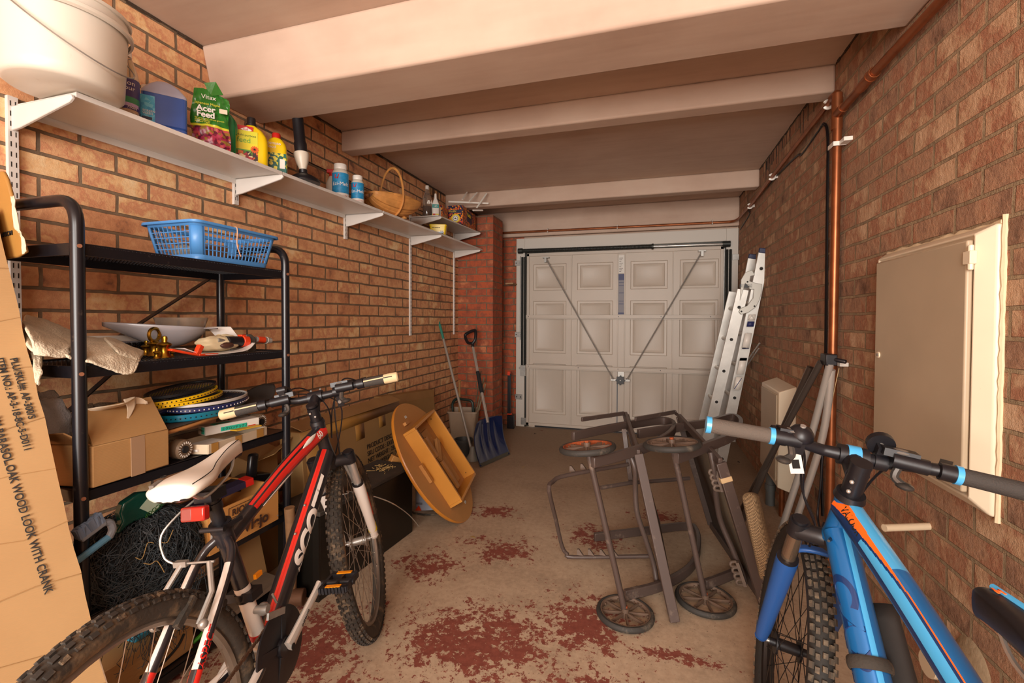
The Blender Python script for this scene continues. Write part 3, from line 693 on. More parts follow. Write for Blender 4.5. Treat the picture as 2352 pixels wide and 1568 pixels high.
Mi = M.inverted(); o0 = wloc(ob)
for p in ob.data.polygons:
    c = Mi @ (p.center+o0)
    if c.y < .0 or True:
        if .01 < c.z < .088: p.material_index = 1
        elif .088 <= c.z < .096: p.material_index = 2
MB(M).use(m_bagg).hexa([PF(Matrix(), x, y, z) for x, y, z in ((-.0, -.004, .22), (.045, -.01, .235), (.045, -.006, .235), (-.0, 0, .22), (-.02, -.02, .262), (.02, -.03, .272), (.02, -.026, .272), (-.02, -.016, .262))]).build('torn_flap', None, t)
xr = M.to_3x3() @ Vector((1, 0, 0)); uz = Vector((0, 0, 1))
text('Vitax', PF(M, -.03, -.0275, .197), xr, uz, .024, m_wink, t); text('Japanese Maple', PF(M, -.052, -.0305, .172), xr, uz, .014, mat('yellow_print', '#d6d13a', .3), t)
text('Acer\nFeed', PF(M, -.046, -.0325, .145), xr, uz, .032, m_wink, t, bold=.0008, lh=.72); text('for green and vibrant growth\nand established\nJapanese Maple', PF(M, -.052, -.034, .112), xr, uz, .0085, mat('yellow_print', '#d6d13a', .3), t, lh=.8)
lbl(M, .028, .018, .148, -.0315, mat('price_sticker', '#e3d6ba', .6), t, 'price_sticker', x=.045)
# green bottle
M = spot(-1.765, 1.535, R_(50)); t = thing('bottle', 'dark green handled bottle partly hidden behind the plant food bag', 'bottle', org(M)); m_g = mat('green_hdpe', '#0f7a45', .3)
MB(M).rbox([(.046, .028, 0, .015), (.05, .031, .006, .018), (.05, .031, .13, .018), (.046, .029, .165, .02), (.034, .025, .185, .02), (.018, .02, .197, .015)], n=5).build('bottle_body', m_g, t)
MB(M).tube([(.0, 0, .185), (.036, 0, .172), (.046, 0, .145), (.044, 0, .11)], .011, 8, fillet=.02).build('grip', m_g, t)
MB(M).lathe([(.016, .195), (.016, .218), (0, .22)], n=18).build('cap', mat('dark_green_cap', '#0c5c35', .35), t)
lbl(M, .05, .075, .022, -.0315, grocery('rose_print', ['#e8a07c', '#d9734f', '#efc6a2', '#c94a3a']), t, x=-.02); lbl(M, .05, .012, .012, -.032, mat('light_blue_print', '#4aa3d6', .4), t, 'label_strip', x=-.02)
# yellow multi purpose feed
m_y = mat('yellow_hdpe', '#ecc90b', .32)
M = spot(-1.745, 1.665, R_(47)); t = thing('bottle', 'yellow plant food bottle with a black cap and a flower label', 'bottle', org(M))
MB(M).rbox([(.062, .03, 0, .02), (.066, .033, .006, .022), (.066, .033, .105, .022), (.062, .032, .135, .024), (.046, .027, .162, .024), (.022, .02, .178, .018), (.017, .017, .186, .016)], n=6).build('bottle_body', m_y, t)
MB(M).lathe([(.021, .180), (.021, .190), (.018, .192), (.018, .215), (.017, .218), (0, .218)], n=22).build('cap', m_black, t)
lbl(M, .085, .055, .092, -.0338, mat('yellow_green_label', '#dbd838', .35), t, x=-.018); lbl(M, .085, .045, .012, -.0340, grocery('fruit_print', ['#8c1f2c', '#d96a1f', '#4f7a2a', '#e8d9a8', '#b32a3a', '#3a2a2a']), t, 'label_picture', x=-.018); lbl(M, .085, .032, .06, -.0339, mat('yellow_label', '#e9d92f', .35), t, x=-.018); lbl(M, .085, .006, .057, -.0341, mat('leaf_green_print', '#5aa63a', .4), t, 'label_strip', x=-.018)
lbl(M, .06, .03, .138, -.0325, mat('red_print', '#c8202a', .4), t, 'logo_flash', x=-.024)
xr = M.to_3x3() @ Vector((1, 0, 0))
MB(M).use(m_wink).prism([(x*.022-.02, -.0335, .152+z*.011) for x, z in ((-1, 0), (0, 1), (1, 0), (0, -1))], (0, -1, 0), .0006).build('logo', None, t)
text('doff', PF(M, -.033, -.0344, .1485), xr, uz, .013, mat('red_print', '#c8202a', .4), t)
m_dg = mat('dark_green_print', '#2b5a2a', .4)
text('Multi-purpose', PF(M, -.058, -.0350, .122), xr, uz, .0135, m_dg, t); text('feed', PF(M, -.056, -.0350, .094), xr, uz, .031, mat('leaf_green_print', '#5aa63a', .4), t)
fl = MB(M).use(mat('orange_print', '#dd5a1c', .4))
for k in range(12):
    a = 2*PI*k/12; fl.box((-.0025, -.0008, .003), (.0025, .0002, .016), M=T(.012, -.0352, .068) @ RY(a))
fl.use(m_ink).cyl((.012, -.0352, .068), (.012, -.0362, .068), .004).build('flower_print', None, t)
# tomato feed
M = spot(-1.735, 1.800, R_(42)); t = thing('bottle', 'yellow and teal tomato food bottle with a red cap', 'bottle', org(M))
MB(M).rbox([(.043, .03, 0, .018), (.046, .032, .006, .02), (.046, .032, .125, .02), (.042, .03, .145, .022), (.03, .026, .165, .02), (.018, .018, .174, .016)], n=6).use(m_y).build('bottle_body', mat('golden_hdpe', '#e6b012', .3), t)
MB(M).lathe([(.019, .170), (.019, .195), (.017, .198), (0, .198)], n=22).build('cap', m_red, t)
lbl(M, .086, .09, .006, -.0328, grocery('teal_fruit_print', ['#0f5f58', '#0f6a5e', '#c9c23a', '#0d5850', '#e0d24a', '#145f4a']), t)
MB(M @ T(.046, 0, 0) @ RZ(R_(90))).use(grocery('teal_fruit_print2', ['#0f5f58', '#0f6a5e', '#c9c23a', '#0d5850', '#e0d24a', '#145f4a'])).box((-.03, -.0012, .006), (.03, .0005, .095)).build('label', None, t)
lbl(M, .022, .045, .025, -.0336, m_white, t, 'barcode_panel', x=.026)
bc = MB(M).use(m_ink)
for k in range(11): bc.box((.017, -.0343, .03+k*.0033), (.035, -.033, .0315+k*.0033+.0008*(k % 3)))
bc.build('barcode', None, t)
xr = M.to_3x3() @ Vector((1, 0, 0)); text('tomato\nfood', PF(M, -.036, -.0335, .135), xr, uz, .019, m_wink, t, lh=.9)
# plunger: black handle up to the beam, cream cone, black rubber foot
x, y = -1.70, 1.945; z0 = ZS(y)+.0006
t = thing('plunger', 'black air plunger with a cream cone and wide rubber foot on the shelf', 'plunger', (x, y, z0))
ax = Vector((-.10, -.02, 1)).normalized(); Mp = frame((x, y, z0), Vector((1, 0, .1)), z=ax); Mp = T(x, y, z0) @ Vector((0, 0, 1)).rotation_difference(ax).to_matrix().to_4x4()
MB(T(x, y, z0)).lathe([(.075, 0), (.078, .006), (.07, .02), (.045, .036), (.022, .045), (.018, .05)], n=30).build('rubber_foot', m_black, t)
MB(Mp).lathe([(.019, .046), (.021, .065), (.017, .068)], n=20).build('collar', m_black, t)
MB(Mp).lathe([(.016, .066), (.03, .105), (.037, .14), (.036, .152), (.03, .155)], n=26).build('cone', mat('cream_plastic', '#d8cfbd', .35), t)
MB(Mp).lathe([(.030, .155), (.031, .20), (.027, .21), (.027, .33), (.0, .332)], n=24).build('handle', m_black, t)
# ice melt bottles
m_skyl = mat('sky_blue_label', '#2a8fc4', .4, var=.25, vscale=60)
for (x, y, lb, s_) in ((-1.775, 2.33, 'large white tub with a sky blue ice melt label and white lid', 1.0), (-1.735, 2.44, 'smaller white bottle with a sky blue label tucked behind the larger one', .82)):
    M = spot(x, y) @ Matrix.Scale(s_, 4); t = thing('bottle', lb, 'bottle', org(M), 'ice melt bottles on the shelf')
    MB(M).lathe([(0, 0), (.043, 0), (.047, .005), (.047, .165), (.042, .178), (.036, .186), (.034, .190)], n=30).build('bottle_body', mat('milky_plastic', '#cfc5b6', .3), t)
    MB(M).lathe([(.036, .186), (.037, .190), (.037, .215), (.035, .218), (0, .218)], n=26).build('lid', m_white, t)
    curved(M, .047, .012, .16, -75, 75, m_skyl, t); curved(M, .0474, .012, .042, -75, 75, m_white, t, 'label_strip')
    ctext('Ezi-Melt', M, .0482, .085, .030, m_wink, t, 0); ctext('Non Corrosive Ice Melt', M, .0482, .024, .0075, m_red, t, 0)
    q = MB(M).use(m_red).hexa([(-.031, -.0375, .125), (-.014, -.0475, .125), (-.014, -.0465, .125), (-.031, -.0365, .125), (-.031, -.0375, .148), (-.007, -.0485, .152), (-.007, -.0475, .152), (-.031, -.0365, .148)]); q.build('logo_flash', None, t)
M = spot(-1.878, 2.385, R_(120)); t = thing('spray_bottle', 'bottle with a red spray trigger behind the white ice melt tub', 'spray bottle', org(M))
MB(M).lathe([(0, 0), (.033, 0), (.035, .005), (.035, .13), (.02, .165), (.014, .175)], n=22).build('bottle_body', mat('milky_plastic', '#cfc5b6', .3), t)
MB(M).lathe([(.016, .172), (.016, .195), (0, .196)], n=16).box((-.012, -.065, .192), (.012, .03, .215)).hexa([(-.006, -.055, .14), (.006, -.055, .14), (.006, -.045, .14), (-.006, -.045, .14), (-.006, -.04, .194), (.006, -.04, .194), (.006, -.028, .194), (-.006, -.028, .194)]).build('spray_head', m_red, t, bev=.003)
# trug basket
m_wick = mat('split_willow', '#c98a48', .6, var=.3, vscale=18, bump=.4, bscale=40)
bx, by = -1.72, 2.80; zb = ZS(by); t = thing('trug_basket', 'wooden garden trug with overlapping slats and a tall bent handle', 'basket', (bx, by, zb))
M = T(bx, by, zb+.012) @ RZ(R_(-22))
La, Wa, Ha = .20, .125, .118
for k in range(9):
    t0 = -1+2*k/9; t1 = -1+2*(k+1)/9
    def f(u, v, t0=t0-.03, t1=t1+.03, k=k):
        s = -1+2*u; tt = t0+(t1-t0)*v; ph = tt*PI*.5
        e = math.sqrt(max(0, 1-s*s*.9)); off = 1+.012*(k % 2)
        return Vector((Wa*math.sin(ph)*(.55+.45*e)*off, La*s, Ha*(1-math.cos(ph)*e*.98*off)-.008))
    MB(M).use(m_wick).grid(f, 16, 5).build('slat', None, t, solid=.003)
rim = [Vector((Wa*1.03*math.cos(a)*(1 if abs(math.sin(a)) < 2 else 1), La*1.0*math.sin(a), Ha-.006)) for a in [2*PI*i/48 for i in range(48)]]
MB(M).use(m_wick).flat(rim, .006, .017, upv=(0, 0, 1), closed=True).build('rim', None, t, bev=.002)
hd = [Vector(((Wa+.006)*math.cos(a), .0, (Ha-.01)+(.215 if math.sin(a) > 0 else Ha+.002)*math.sin(a))) for a in [2*PI*i/56 for i in range(56)]]
MB(M).use(m_wick).flat(hd, .016, .008, upv=(0, 1, 0), closed=True).build('handle', None, t, bev=.002)
for s_ in (-.09, .09): MB(M).use(m_wick).box((-.04, s_-.012, -.013), (.04, s_+.012, .004)).build('foot', None, t, bev=.004)
# upper shelf
zU = lambda y: 2.0925+(y-3.46)*.0364
M = T(-1.86, 3.60, zU(3.6)); t = thing('bottle', 'clear tall bottle with brown liquid and a white cap at the shelf end', 'bottle', org(M))
MB(M).lathe([(0, 0), (.036, 0), (.038, .004), (.038, .10), (.038, .17), (.03, .2), (.016, .235), (.014, .262)], n=24).build('bottle_body', m_clear, t)
MB(M).lathe([(0, .003), (.035, .003), (.035, .105), (0, .105)], n=24).build('liquid', mat('brown_liquid', '#6b3d1e', .2), t); MB(M).lathe([(.016, .255), (.016, .285), (0, .287)], n=16).build('cap', m_white, t)
M = T(-1.79, 3.62, zU(3.62)) @ RZ(R_(28)); t = thing('bottle', 'slim white cleaner bottle with a green and yellow label on the upper shelf', 'bottle', org(M))
MB(M).rbox([(.03, .02, 0, .012), (.032, .022, .005, .014), (.032, .022, .12, .014), (.02, .018, .155, .014), (.011, .011, .175, .01)], n=5).build('bottle_body', m_white, t); MB(M).lathe([(.013, .17), (.009, .215), (0, .216)], n=14).build('nozzle', m_white, t)
lbl(M, .056, .03, .09, -.0225, mat('teal_print', '#1a8c86', .4), t); lbl(M, .056, .03, .01, -.0225, mat('yellow_print2', '#e2c52f', .4), t); lbl(M, .02, .02, .02, -.0232, m_red, t, 'label_patch', x=-.012)
text('HG', PF(M, -.016, -.0236, .096), M.to_3x3() @ Vector((1, 0, 0)), uz, .022, m_wink, t)
# sharps box on the lower shelf
M = T(-1.74, 3.575, ZS(3.575)+.001) @ RZ(R_(20)); t = thing('sharps_box', 'small yellow tub with a hazard label between the two shelves', 'box', org(M))
MB(M).rbox([(.062, .045, 0, .012), (.07, .052, .075, .014)], n=5).use(m_y).build('tub', m_y, t); MB(M).rbox([(.073, .055, .074, .014), (.074, .056, .084, .014), (.066, .048, .09, .014)], n=5).build('lid', m_y, t)
MB(M @ T(0, -.0495, 0) @ RX(R_(-5))).use(m_white).prism([(-.045, -.001, .008), (-.012, -.001, .008), (-.028, -.001, .036)], (0, 1, 0), .001).use(mat('navy_print2', '#26357e', .4)).box((.022, -.0015, .008), (.044, .0, .06)).use(m_wink).box((.027, -.002, .026), (.039, -.0, .042)).build('label', None, t)
xr = M.to_3x3() @ Vector((1, 0, 0)); mb = MB(M).use(m_ink)
for k, (a_0, b_0) in enumerate(((-.05, -.03), (-.027, .002), (.005, .018))): mb.box((a_0, -.0532, .056), (b_0, -.0505, .0605))
mb.build('label_print', None, t)
o = MB().use(mat('pale_blue_packet', '#8db6d6', .5)).box((-.05, -.02, 0), (.05, .03, .004)).use(m_white).box((-.02, -.02, .004), (.06, .02, .008)); o.v = [T(-1.70, 3.455, ZS(3.46)+.002) @ RZ(.5) @ v for v in o.v]; o = o.build('paper_packet', None, None, org=(-1.70, 3.455, ZS(3.46))); tag(o, 'flat white and pale blue packet lying in front of the yellow tub', 'packet')
# fruit boxes
m_fruit = grocery('orange_fruit_print', ['#1c2140', '#e07a1a', '#1c2140', '#c9542a', '#e89a2a', '#1c2140', '#b3301f', '#d8701a']); m_navy = mat('navy_card', '#1d2344', .5)
M = T(-1.80, 3.78, zU(3.78)) @ RZ(R_(8)); t = thing('fruit_box', 'navy and orange fruit carton with a white shipping label facing the room', 'box', org(M))
MB(M).use(m_fruit).box((-.10, -.07, 0), (.02, .10, .135)).build('carton', None, t, bev=.002); lbl(M, .085, .08, .035, -.0705, m_white, t, 'shipping_label', x=-.035)
bc = MB(M).use(m_ink)
for k in range(14): bc.box((-.07+k*.0045, -.0722, .092), (-.068+k*.0045, -.0705, .110))
for k in range(6): bc.box((-.07, -.0722, .045+k*.006), (-.07+.05-.008*(k % 3), -.0705, .047+k*.006))
bc.build('barcode', None, t)
M = T(-1.775, 4.08, zU(4.08)) @ RZ(R_(6)); t = thing('fruit_box', 'long navy carton printed with oranges and the word Pacific', 'box', org(M))
MB(M).use(m_fruit).box((-.06, -.15, 0), (.09, .30, .17)).use(m_navy).box((.0895, -.02, .05), (.0915, .15, .15)).build('carton', None, t, bev=.002)
text('Pacific', PF(M, .0925, -.01, .1), M.to_3x3() @ Vector((0, 1, 0)), uz, .05, mat('yellow_print2', '#e2c52f', .4), t)
MB(M).use(m_navy).box((-.05, -.1515, .10), (.08, -.149, .13)).use(mat('yellow_print2', '#e2c52f', .4)).cyl((.02, -.1515, .05), (.02, -.154, .05), .042, n=24).use(m_wink).cyl((.02, -.153, .05), (.02, -.155, .05), .028, n=24).use(m_ink).torus((.02, -.155, .05), (0, 1, 0), .022, .002, 20, 5).prism([(.006, -.155, .05), (.02, -.155, .056), (.034, -.155, .05), (.02, -.155, .044)], (0, -1, 0), .001).build('round_emblem', None, t)
text('Pacific', PF(M, -.045, -.153, .107), M.to_3x3() @ Vector((1, 0, 0)), uz, .03, mat('yellow_print2', '#e2c52f', .4), t)
# white lattice on top
t = thing('plastic_lattice', 'white plastic lattice strips lying on top of the fruit boxes', 'lattice', at(1085, 466, Y=4.05))
for a, b in (((1030, 463), (1122, 467)), ((1062, 458), (1073, 441)), ((1078, 462), (1096, 442)), ((1095, 477), (1118, 444)), ((1086, 483), (1109, 483))):
    MB().use(m_white).bar(at(*a, Y=3.97), at(*b, Y=4.10), .014, .006, upv=(0, 1, 0)).build('strip', None, t)
# ------------------------------------------------------------------ black metal rack
XA, XB, YA, YBk = -1.52, -1.885, .868, 1.622
t = thing('storage_rack', 'black tubular metal rack with mesh shelves against the left wall', 'rack', ((XA+XB)/2, (YA+YBk)/2, 0))
rack = t
for y, zt, nm in ((YA, 1.556, 0), (YBk, 1.532, 1)):
    MB().tube([(XA, y, 0), (XA, y, zt), (XB, y, zt), (XB, y, 0)], .0165, 14, fillet=.075, fn=8).build('end_frame', m_blackm, t)
def mesh_shelf(z, mesh=True):
    s = MB().use(m_blackm)
    for (a, b) in (((XA-.004, YA, z), (XA-.004, YBk, z)), ((XB+.004, YA, z), (XB+.004, YBk, z))):
        s.box((a[0]-.004, a[1], z-.034), (a[0]+.004, b[1], z))
    for y in (YA, YBk): s.box((XB, y-.003, z-.034), (XA, y+.003, z))
    o = s.build('shelf_frame', None, t, bev=.0015)
    g = MB().use(m_blackm); r = .0011
    if mesh:
        # expanded metal: two families of slanted strips
        y = YA-.3
        step = .0115
        k = 0
        while y < YBk+.3:
            for sg in (1, -1):
                p = Vector((XB, y, z-.006)); q = Vector((XA, y+sg*.20, z-.006))
                # clip to shelf
                ts = []
                for pl in (YA+.003, YBk-.003):
                    if abs(q.y-p.y) > 1e-6:
                        ts.append((pl-p.y)/(q.y-p.y))
                lo, hi = max(0, min(ts)), min(1, max(ts))
                if hi > lo+.01: g.bar(p+(q-p)*lo, p+(q-p)*hi, .0022, .0012)
            y += step
        g.build('mesh_panel', None, t)
    else: g.box((XB, YA, z-.004), (XA, YBk, z-.001)).build('panel', None, t)
mesh_shelf(1.436); mesh_shelf(1.092); mesh_shelf(.742, False); mesh_shelf(.378, False); mesh_shelf(.055, False)
for z0, z1 in ((1.395, 1.09),): pass
MB().bar((XB-.005, YBk-.05, 1.405), (XB-.005, YA+.28, 1.12), .004, .026, upv=(1, 0, 0)).build('brace', m_blackm, t); MB().bar((XB-.005, YA+.35, 1.06), (XB-.005, YA+.03, .78), .004, .026, upv=(1, 0, 0)).build('brace', m_blackm, t)
m_rustb = mat('rusty_bolt', '#8f5f45', .6, .4)
bz = ((YA, 1.425), (YA, 1.072), (YA, .725), (YBk, 1.42), (YBk, 1.07))
for y, z in bz: MB().cyl((XA+.016, y-.004, z), (XA+.0195, y-.005, z), .0055, n=10).build('bolt', m_rustb, t)

# blue plastic basket and its contents
m_bb = mat('blue_basket_plastic', '#4f8fd0', .38)
z0 = 1.438
t = thing('plastic_basket', 'blue slatted plastic basket of odds and ends on the top rack shelf', 'basket', (-1.67, 1.38, z0))
b0 = [(-1.795, 1.215), (-1.545, 1.215), (-1.545, 1.575), (-1.795, 1.575)]; gx = .022
hh = .132
def bp(u, v, e=0):   # corner profile grows with height
    return None
cxb, cyb, hx, hy = -1.642, 1.392, .103, .158
def rim(z, grow, c=.03, n=6, off=0):
    pts = []
    for q, (sx_, sy_) in enumerate(((1, 1), (-1, 1), (-1, -1), (1, -1))):
        for j in range(n):
            a = PI/2*(q+j/(n-1)); pts.append((cxb+sx_*(hx+grow-c)+c*math.cos(a), cyb+sy_*(hy+grow-c)+c*math.sin(a), z))
    return pts
mb = MB(); mb.use(m_bb)
# floor, lower band, rim
lo = rim(z0, 0); lo2 = rim(z0+.018, .004); k = len(lo)
mb.add(lo+lo2, [tuple(range(k))[::-1]]+[(i, (i+1) % k, (i+1) % k+k, i+k) for i in range(k)])
mb.build('basket_base', None, t, solid=.0025)
mb = MB().use(m_bb); up1 = rim(z0+hh-.016, .022); up2 = rim(z0+hh, .024); up3 = rim(z0+hh+.001, .034); up4 = rim(z0+hh-.008, .035)
vs = up1+up2+up3+up4
mb.add(vs, [(r_*k+i, r_*k+(i+1) % k, (r_+1)*k+(i+1) % k, (r_+1)*k+i) for r_ in range(3) for i in range(k)]).build('rim', None, t, solid=.002)
for q in range(4):      # solid corners
    mb = MB().use(m_bb)
    idx = [q*6+j for j in range(6)]
    a = [Vector(lo2[i]) for i in idx]; b = [Vector(up1[i]) for i in idx]
    mb.add(a+b, [(i, i+1, i+7, i+6) for i in range(5)])
    mb.build('corner', None, t, solid=.0025)
mb = MB().use(m_bb)
for q in range(4):
    i0 = q*6+5; i1 = ((q+1) % 4)*6
    A0, A1, B0, B1 = Vector(lo2[i0]), Vector(lo2[i1]), Vector(up1[i0]), Vector(up1[i1])
    n = int((A1-A0).length/.0155)
    for j in range(n+1):
        u = j/n; mb.bar(A0+(A1-A0)*u, B0+(B1-B0)*u, .0032, .0025, upv=(0, 0, 1) if 0 else (A1-A0))
    for h in (.2, .4, .6, .8): mb.bar(A0+(B0-A0)*h, A1+(B1-A1)*h, .0025, .003)
mb.build('slatted_side', None, t)
r = random.Random(8)
stuff_m = [mat('tan_cork', '#9a7650', .8), mat('charcoal_item', '#26262c', .6), mat('white_item', '#d8d2c8', .5), mat('brown_item', '#5a3d28', .7), mat('grey_pebble', '#9d968c', .7, var=.5, vscale=60)]
def odd(name, label, cat, mb, m=None, grp=None, **kw):
    o = mb.build(name, m, None, **kw); return tag(o, label, cat, grp)
odd('gravel_bag', 'bag of grey gravel at the near end of the blue basket', 'bag', MB().sphere((-1.66, 1.275, z0+.036), .036, sx=1.3, sy=.75, sz=.75), stuff_m[4], org=(-1.68, 1.24, z0))
odd('wood_offcut', 'tan wooden block lying in the middle of the blue basket', 'block', MB().bar((-1.62, 1.30, z0+.03), (-1.66, 1.44, z0+.06), .05, .05), stuff_m[0], org=(-1.63, 1.36, z0), bev=.006)
odd('white_tube', 'short white tube across the blue basket', 'tube', MB().cyl((-1.575, 1.27, z0+.055), (-1.60, 1.34, z0+.072), .010), stuff_m[2], org=(-1.58, 1.3, z0))
odd('black_tool', 'dark tool at the far end of the blue basket', 'tool', MB().bar((-1.61, 1.44, z0+.02), (-1.61, 1.53, z0+.03), .08, .035), stuff_m[1], org=(-1.6, 1.5, z0), bev=.008)
odd('grey_sander', 'grey hand tool with a white top inside the blue basket', 'tool', MB().use(stuff_m[3]).box((-1.72, 1.40, z0+.004), (-1.67, 1.53, z0+.05)).use(stuff_m[2]).box((-1.73, 1.42, z0+.05), (-1.68, 1.49, z0+.068)), None, org=(-1.7, 1.46, z0), bev=.006)
odd('twine', 'loose pink string hanging over the side of the blue basket', 'string', MB().tube(spline([(-1.56, 1.355, z0+.10), (-1.506, 1.365, z0+hh+.004), (-1.508, 1.37, z0+.07), (-1.518, 1.395, z0+.03)], 6), .002, 6), mat('pink_twine', '#d9a585', .8), org=(-1.52, 1.35, z0+.1))

# ------------------------------------------------------------------ second shelf
Z2 = 1.0925
m_towel = mat('cream_towel', '#d6cab2', .95, bump=1., bscale=180, var=.15, vscale=20)
def cloth(fn, nu, nv, th=.006): return MB().grid(fn, nu, nv), th
def lump(c, rx, ry, rz, seed, amp=.18, floor_=None, n=36, m=24):
    """folded cloth bundle"""
    r = random.Random(seed); ph = [r.uniform(0, 6.28) for _ in range(8)]; c = Vector(c); mb = MB(); vs = []
    for i in range(m+1):
        t_ = PI*i/m
        for j in range(n):
            p = 2*PI*j/n; d = 1+amp*(math.sin(3*p+ph[0]+2*t_)*.5+math.sin(5*t_+ph[1]+p)*.4+.35*math.sin(7*p+ph[2]-3*t_)+.25*math.sin(11*t_+4*p+ph[3]))
            v = c+Vector((rx*d*math.sin(t_)*math.cos(p), ry*d*math.sin(t_)*math.sin(p), rz*d*math.cos(t_)))
            if floor_ is not None: v.z = max(v.z, floor_)
            vs.append(v)
    return mb.add(vs, [(i*n+j, (i+1)*n+j, (i+1)*n+(j+1) % n, i*n+(j+1) % n) for i in range(m) for j in range(n)])
def strip(rows, nv=6, thick=.006, jit=.0025, seed=1):
    """towel layer from rows of 3D points (each row a spline across)"""
    rr = [spline(r_, nv) for r_ in rows]; L_ = len(rr[0]); cols = []
    for j in range(L_): cols.append(spline([row[j] for row in rr], nv))
    r = random.Random(seed); mb = MB(); vs = [cols[j][i]+Vector((r.uniform(-1, 1), r.uniform(-1, 1), r.uniform(-1, 1)))*jit for j in range(L_) for i in range(len(cols[0]))]
    K = len(cols[0])
    return mb.add(vs, [(j*K+i, (j+1)*K+i, (j+1)*K+i+1, j*K+i+1) for j in range(L_-1) for i in range(K-1)])
a_ = lambda u, v, X: tuple(at(u, v, X=X))
t = thing('towel', 'cream towel folded and draped over the second rack shelf', 'towel', (-1.6, .95, Z2))
strip([[a_(55, 722, -1.85), a_(60, 790, -1.60), a_(90, 815, -1.535)], [a_(115, 738, -1.85), a_(110, 790, -1.62), a_(135, 812, -1.53)], [a_(170, 762, -1.84), a_(165, 800, -1.60), a_(172, 825, -1.52)], [a_(205, 775, -1.84), a_(200, 800, -1.6), a_(205, 832, -1.50)], [a_(262, 778, -1.80), a_(255, 805, -1.56), a_(250, 848, -1.498)], [a_(300, 800, -1.74), a_(298, 820, -1.55), a_(290, 860, -1.495)], [a_(332, 812, -1.68), a_(322, 828, -1.54), a_(308, 855, -1.497)]], 6, seed=2).build('upper_fold', m_towel, t, solid=.009, sub=1)
strip([[a_(48, 735, -1.8), a_(62, 760, -1.58), a_(78, 815, -1.55)], [a_(120, 765, -1.75), a_(110, 790, -1.56), a_(105, 818, -1.53)], [a_(165, 785, -1.72), a_(160, 800, -1.56), a_(158, 822, -1.53)]], 6, seed=3).build('middle_fold', m_towel, t, solid=.008, sub=1)
strip([[a_(72, 808, -1.62), a_(78, 850, -1.565), a_(82, 880, -1.56)], [a_(95, 812, -1.62), a_(96, 850, -1.56), a_(90, 885, -1.555)]], 6, seed=4).build('hanging_corner', m_towel, t, solid=.008, sub=1)
strip([[a_(236, 776, -1.72), a_(262, 800, -1.55), a_(272, 815, -1.535)], [a_(275, 785, -1.70), a_(290, 805, -1.56), a_(292, 820, -1.53)], [a_(330, 808, -1.64), a_(325, 818, -1.56), a_(318, 826, -1.53)]], 6, seed=5).build('turned_edge', m_towel, t, solid=.008, sub=1)
# scale pan: shallow grey scoop on the scales, clear jug behind
def on2(u, v, Z=Z2): return at(u, v, Z=Z)
m_grey = mat('grey_enamel', '#a3a1a6', .25)
pc = Vector((-1.745, 1.285, Z2+.046))
t = thing('scale_pan', 'shallow pale grey scoop pan resting on the second shelf', 'pan', (pc.x, pc.y, Z2))
Mv = T(pc.x, pc.y, pc.z) @ RZ(R_(57))
mb = MB(Mv); vs = []; NU, NV = 30, 16
def pan(u, v):
    x = -.19+.30*u; wdt = .082*math.sqrt(max(0, 1-((u-.62)/.62)**2)) if u < .62 else .082*math.sqrt(max(0, 1-((u-.62)/.40)**2))
    s = 2*v-1; dep = .090*math.sin(PI*min(1, max(0, (u*.9+.07))))**.6*(.35+.65*min(1, u*1.6))
    return Vector((x, s*wdt, .055+.02*(1-u)-dep*(1-s*s)*1.0))
mb.grid(pan, NU, NV).build('bowl', m_grey, t, solid=.003)
MB(Mv).grid(lambda u, v: Vector((.07+.085*u, (2*v-1)*.036*math.sqrt(1-(u*.96)**3), .053-.004*u)), 10, 8).build('spout_lip', m_grey, t, solid=.004)
bpy.data.objects[t.name]
t2 = thing('plastic_jug', 'clear plastic tub sitting in the grey scoop pan', 'jug', (-1.72, 1.325, Z2+.05))
MB(T(-1.735, 1.325, Z2+.048) @ RZ(R_(57))).lathe([(0, .002), (.055, .0), (.062, .01), (.088, .09), (.086, .09), (.06, .012), (0, .006)], n=30, cap=False, sy=.62).build('jug_body', m_clear, t2)
o = MB().use(m_white).bar((-1.865, .98, Z2+.065), (-1.865, 1.34, Z2+.058), .012, .02).use(m_grey).bar((-1.855, .98, Z2+.045), (-1.855, 1.34, Z2+.04), .012, .016).build('plastic_profile', None, None, org=(-1.86, 1.15, Z2)); tag(o, 'white plastic channel lying along the wall behind the towel', 'channel')
mb = MB().use(m_black).bar((-1.83, 1.02, Z2+.012), (-1.83, 1.28, Z2+.012), .05, .022); rr_ = random.Random(4)
for i in range(260): 
    y = 1.03+.24*i/260; mb.bar((-1.83+rr_.uniform(-.02, .02), y, Z2+.022), (-1.83+rr_.uniform(-.03, .03), y+rr_.uniform(-.006, .006), Z2+.045), .0012, .0012)
o = mb.build('brush', None, None, org=(-1.83, 1.15, Z2)); tag(o, 'black bristled brush behind the brass weights', 'brush')
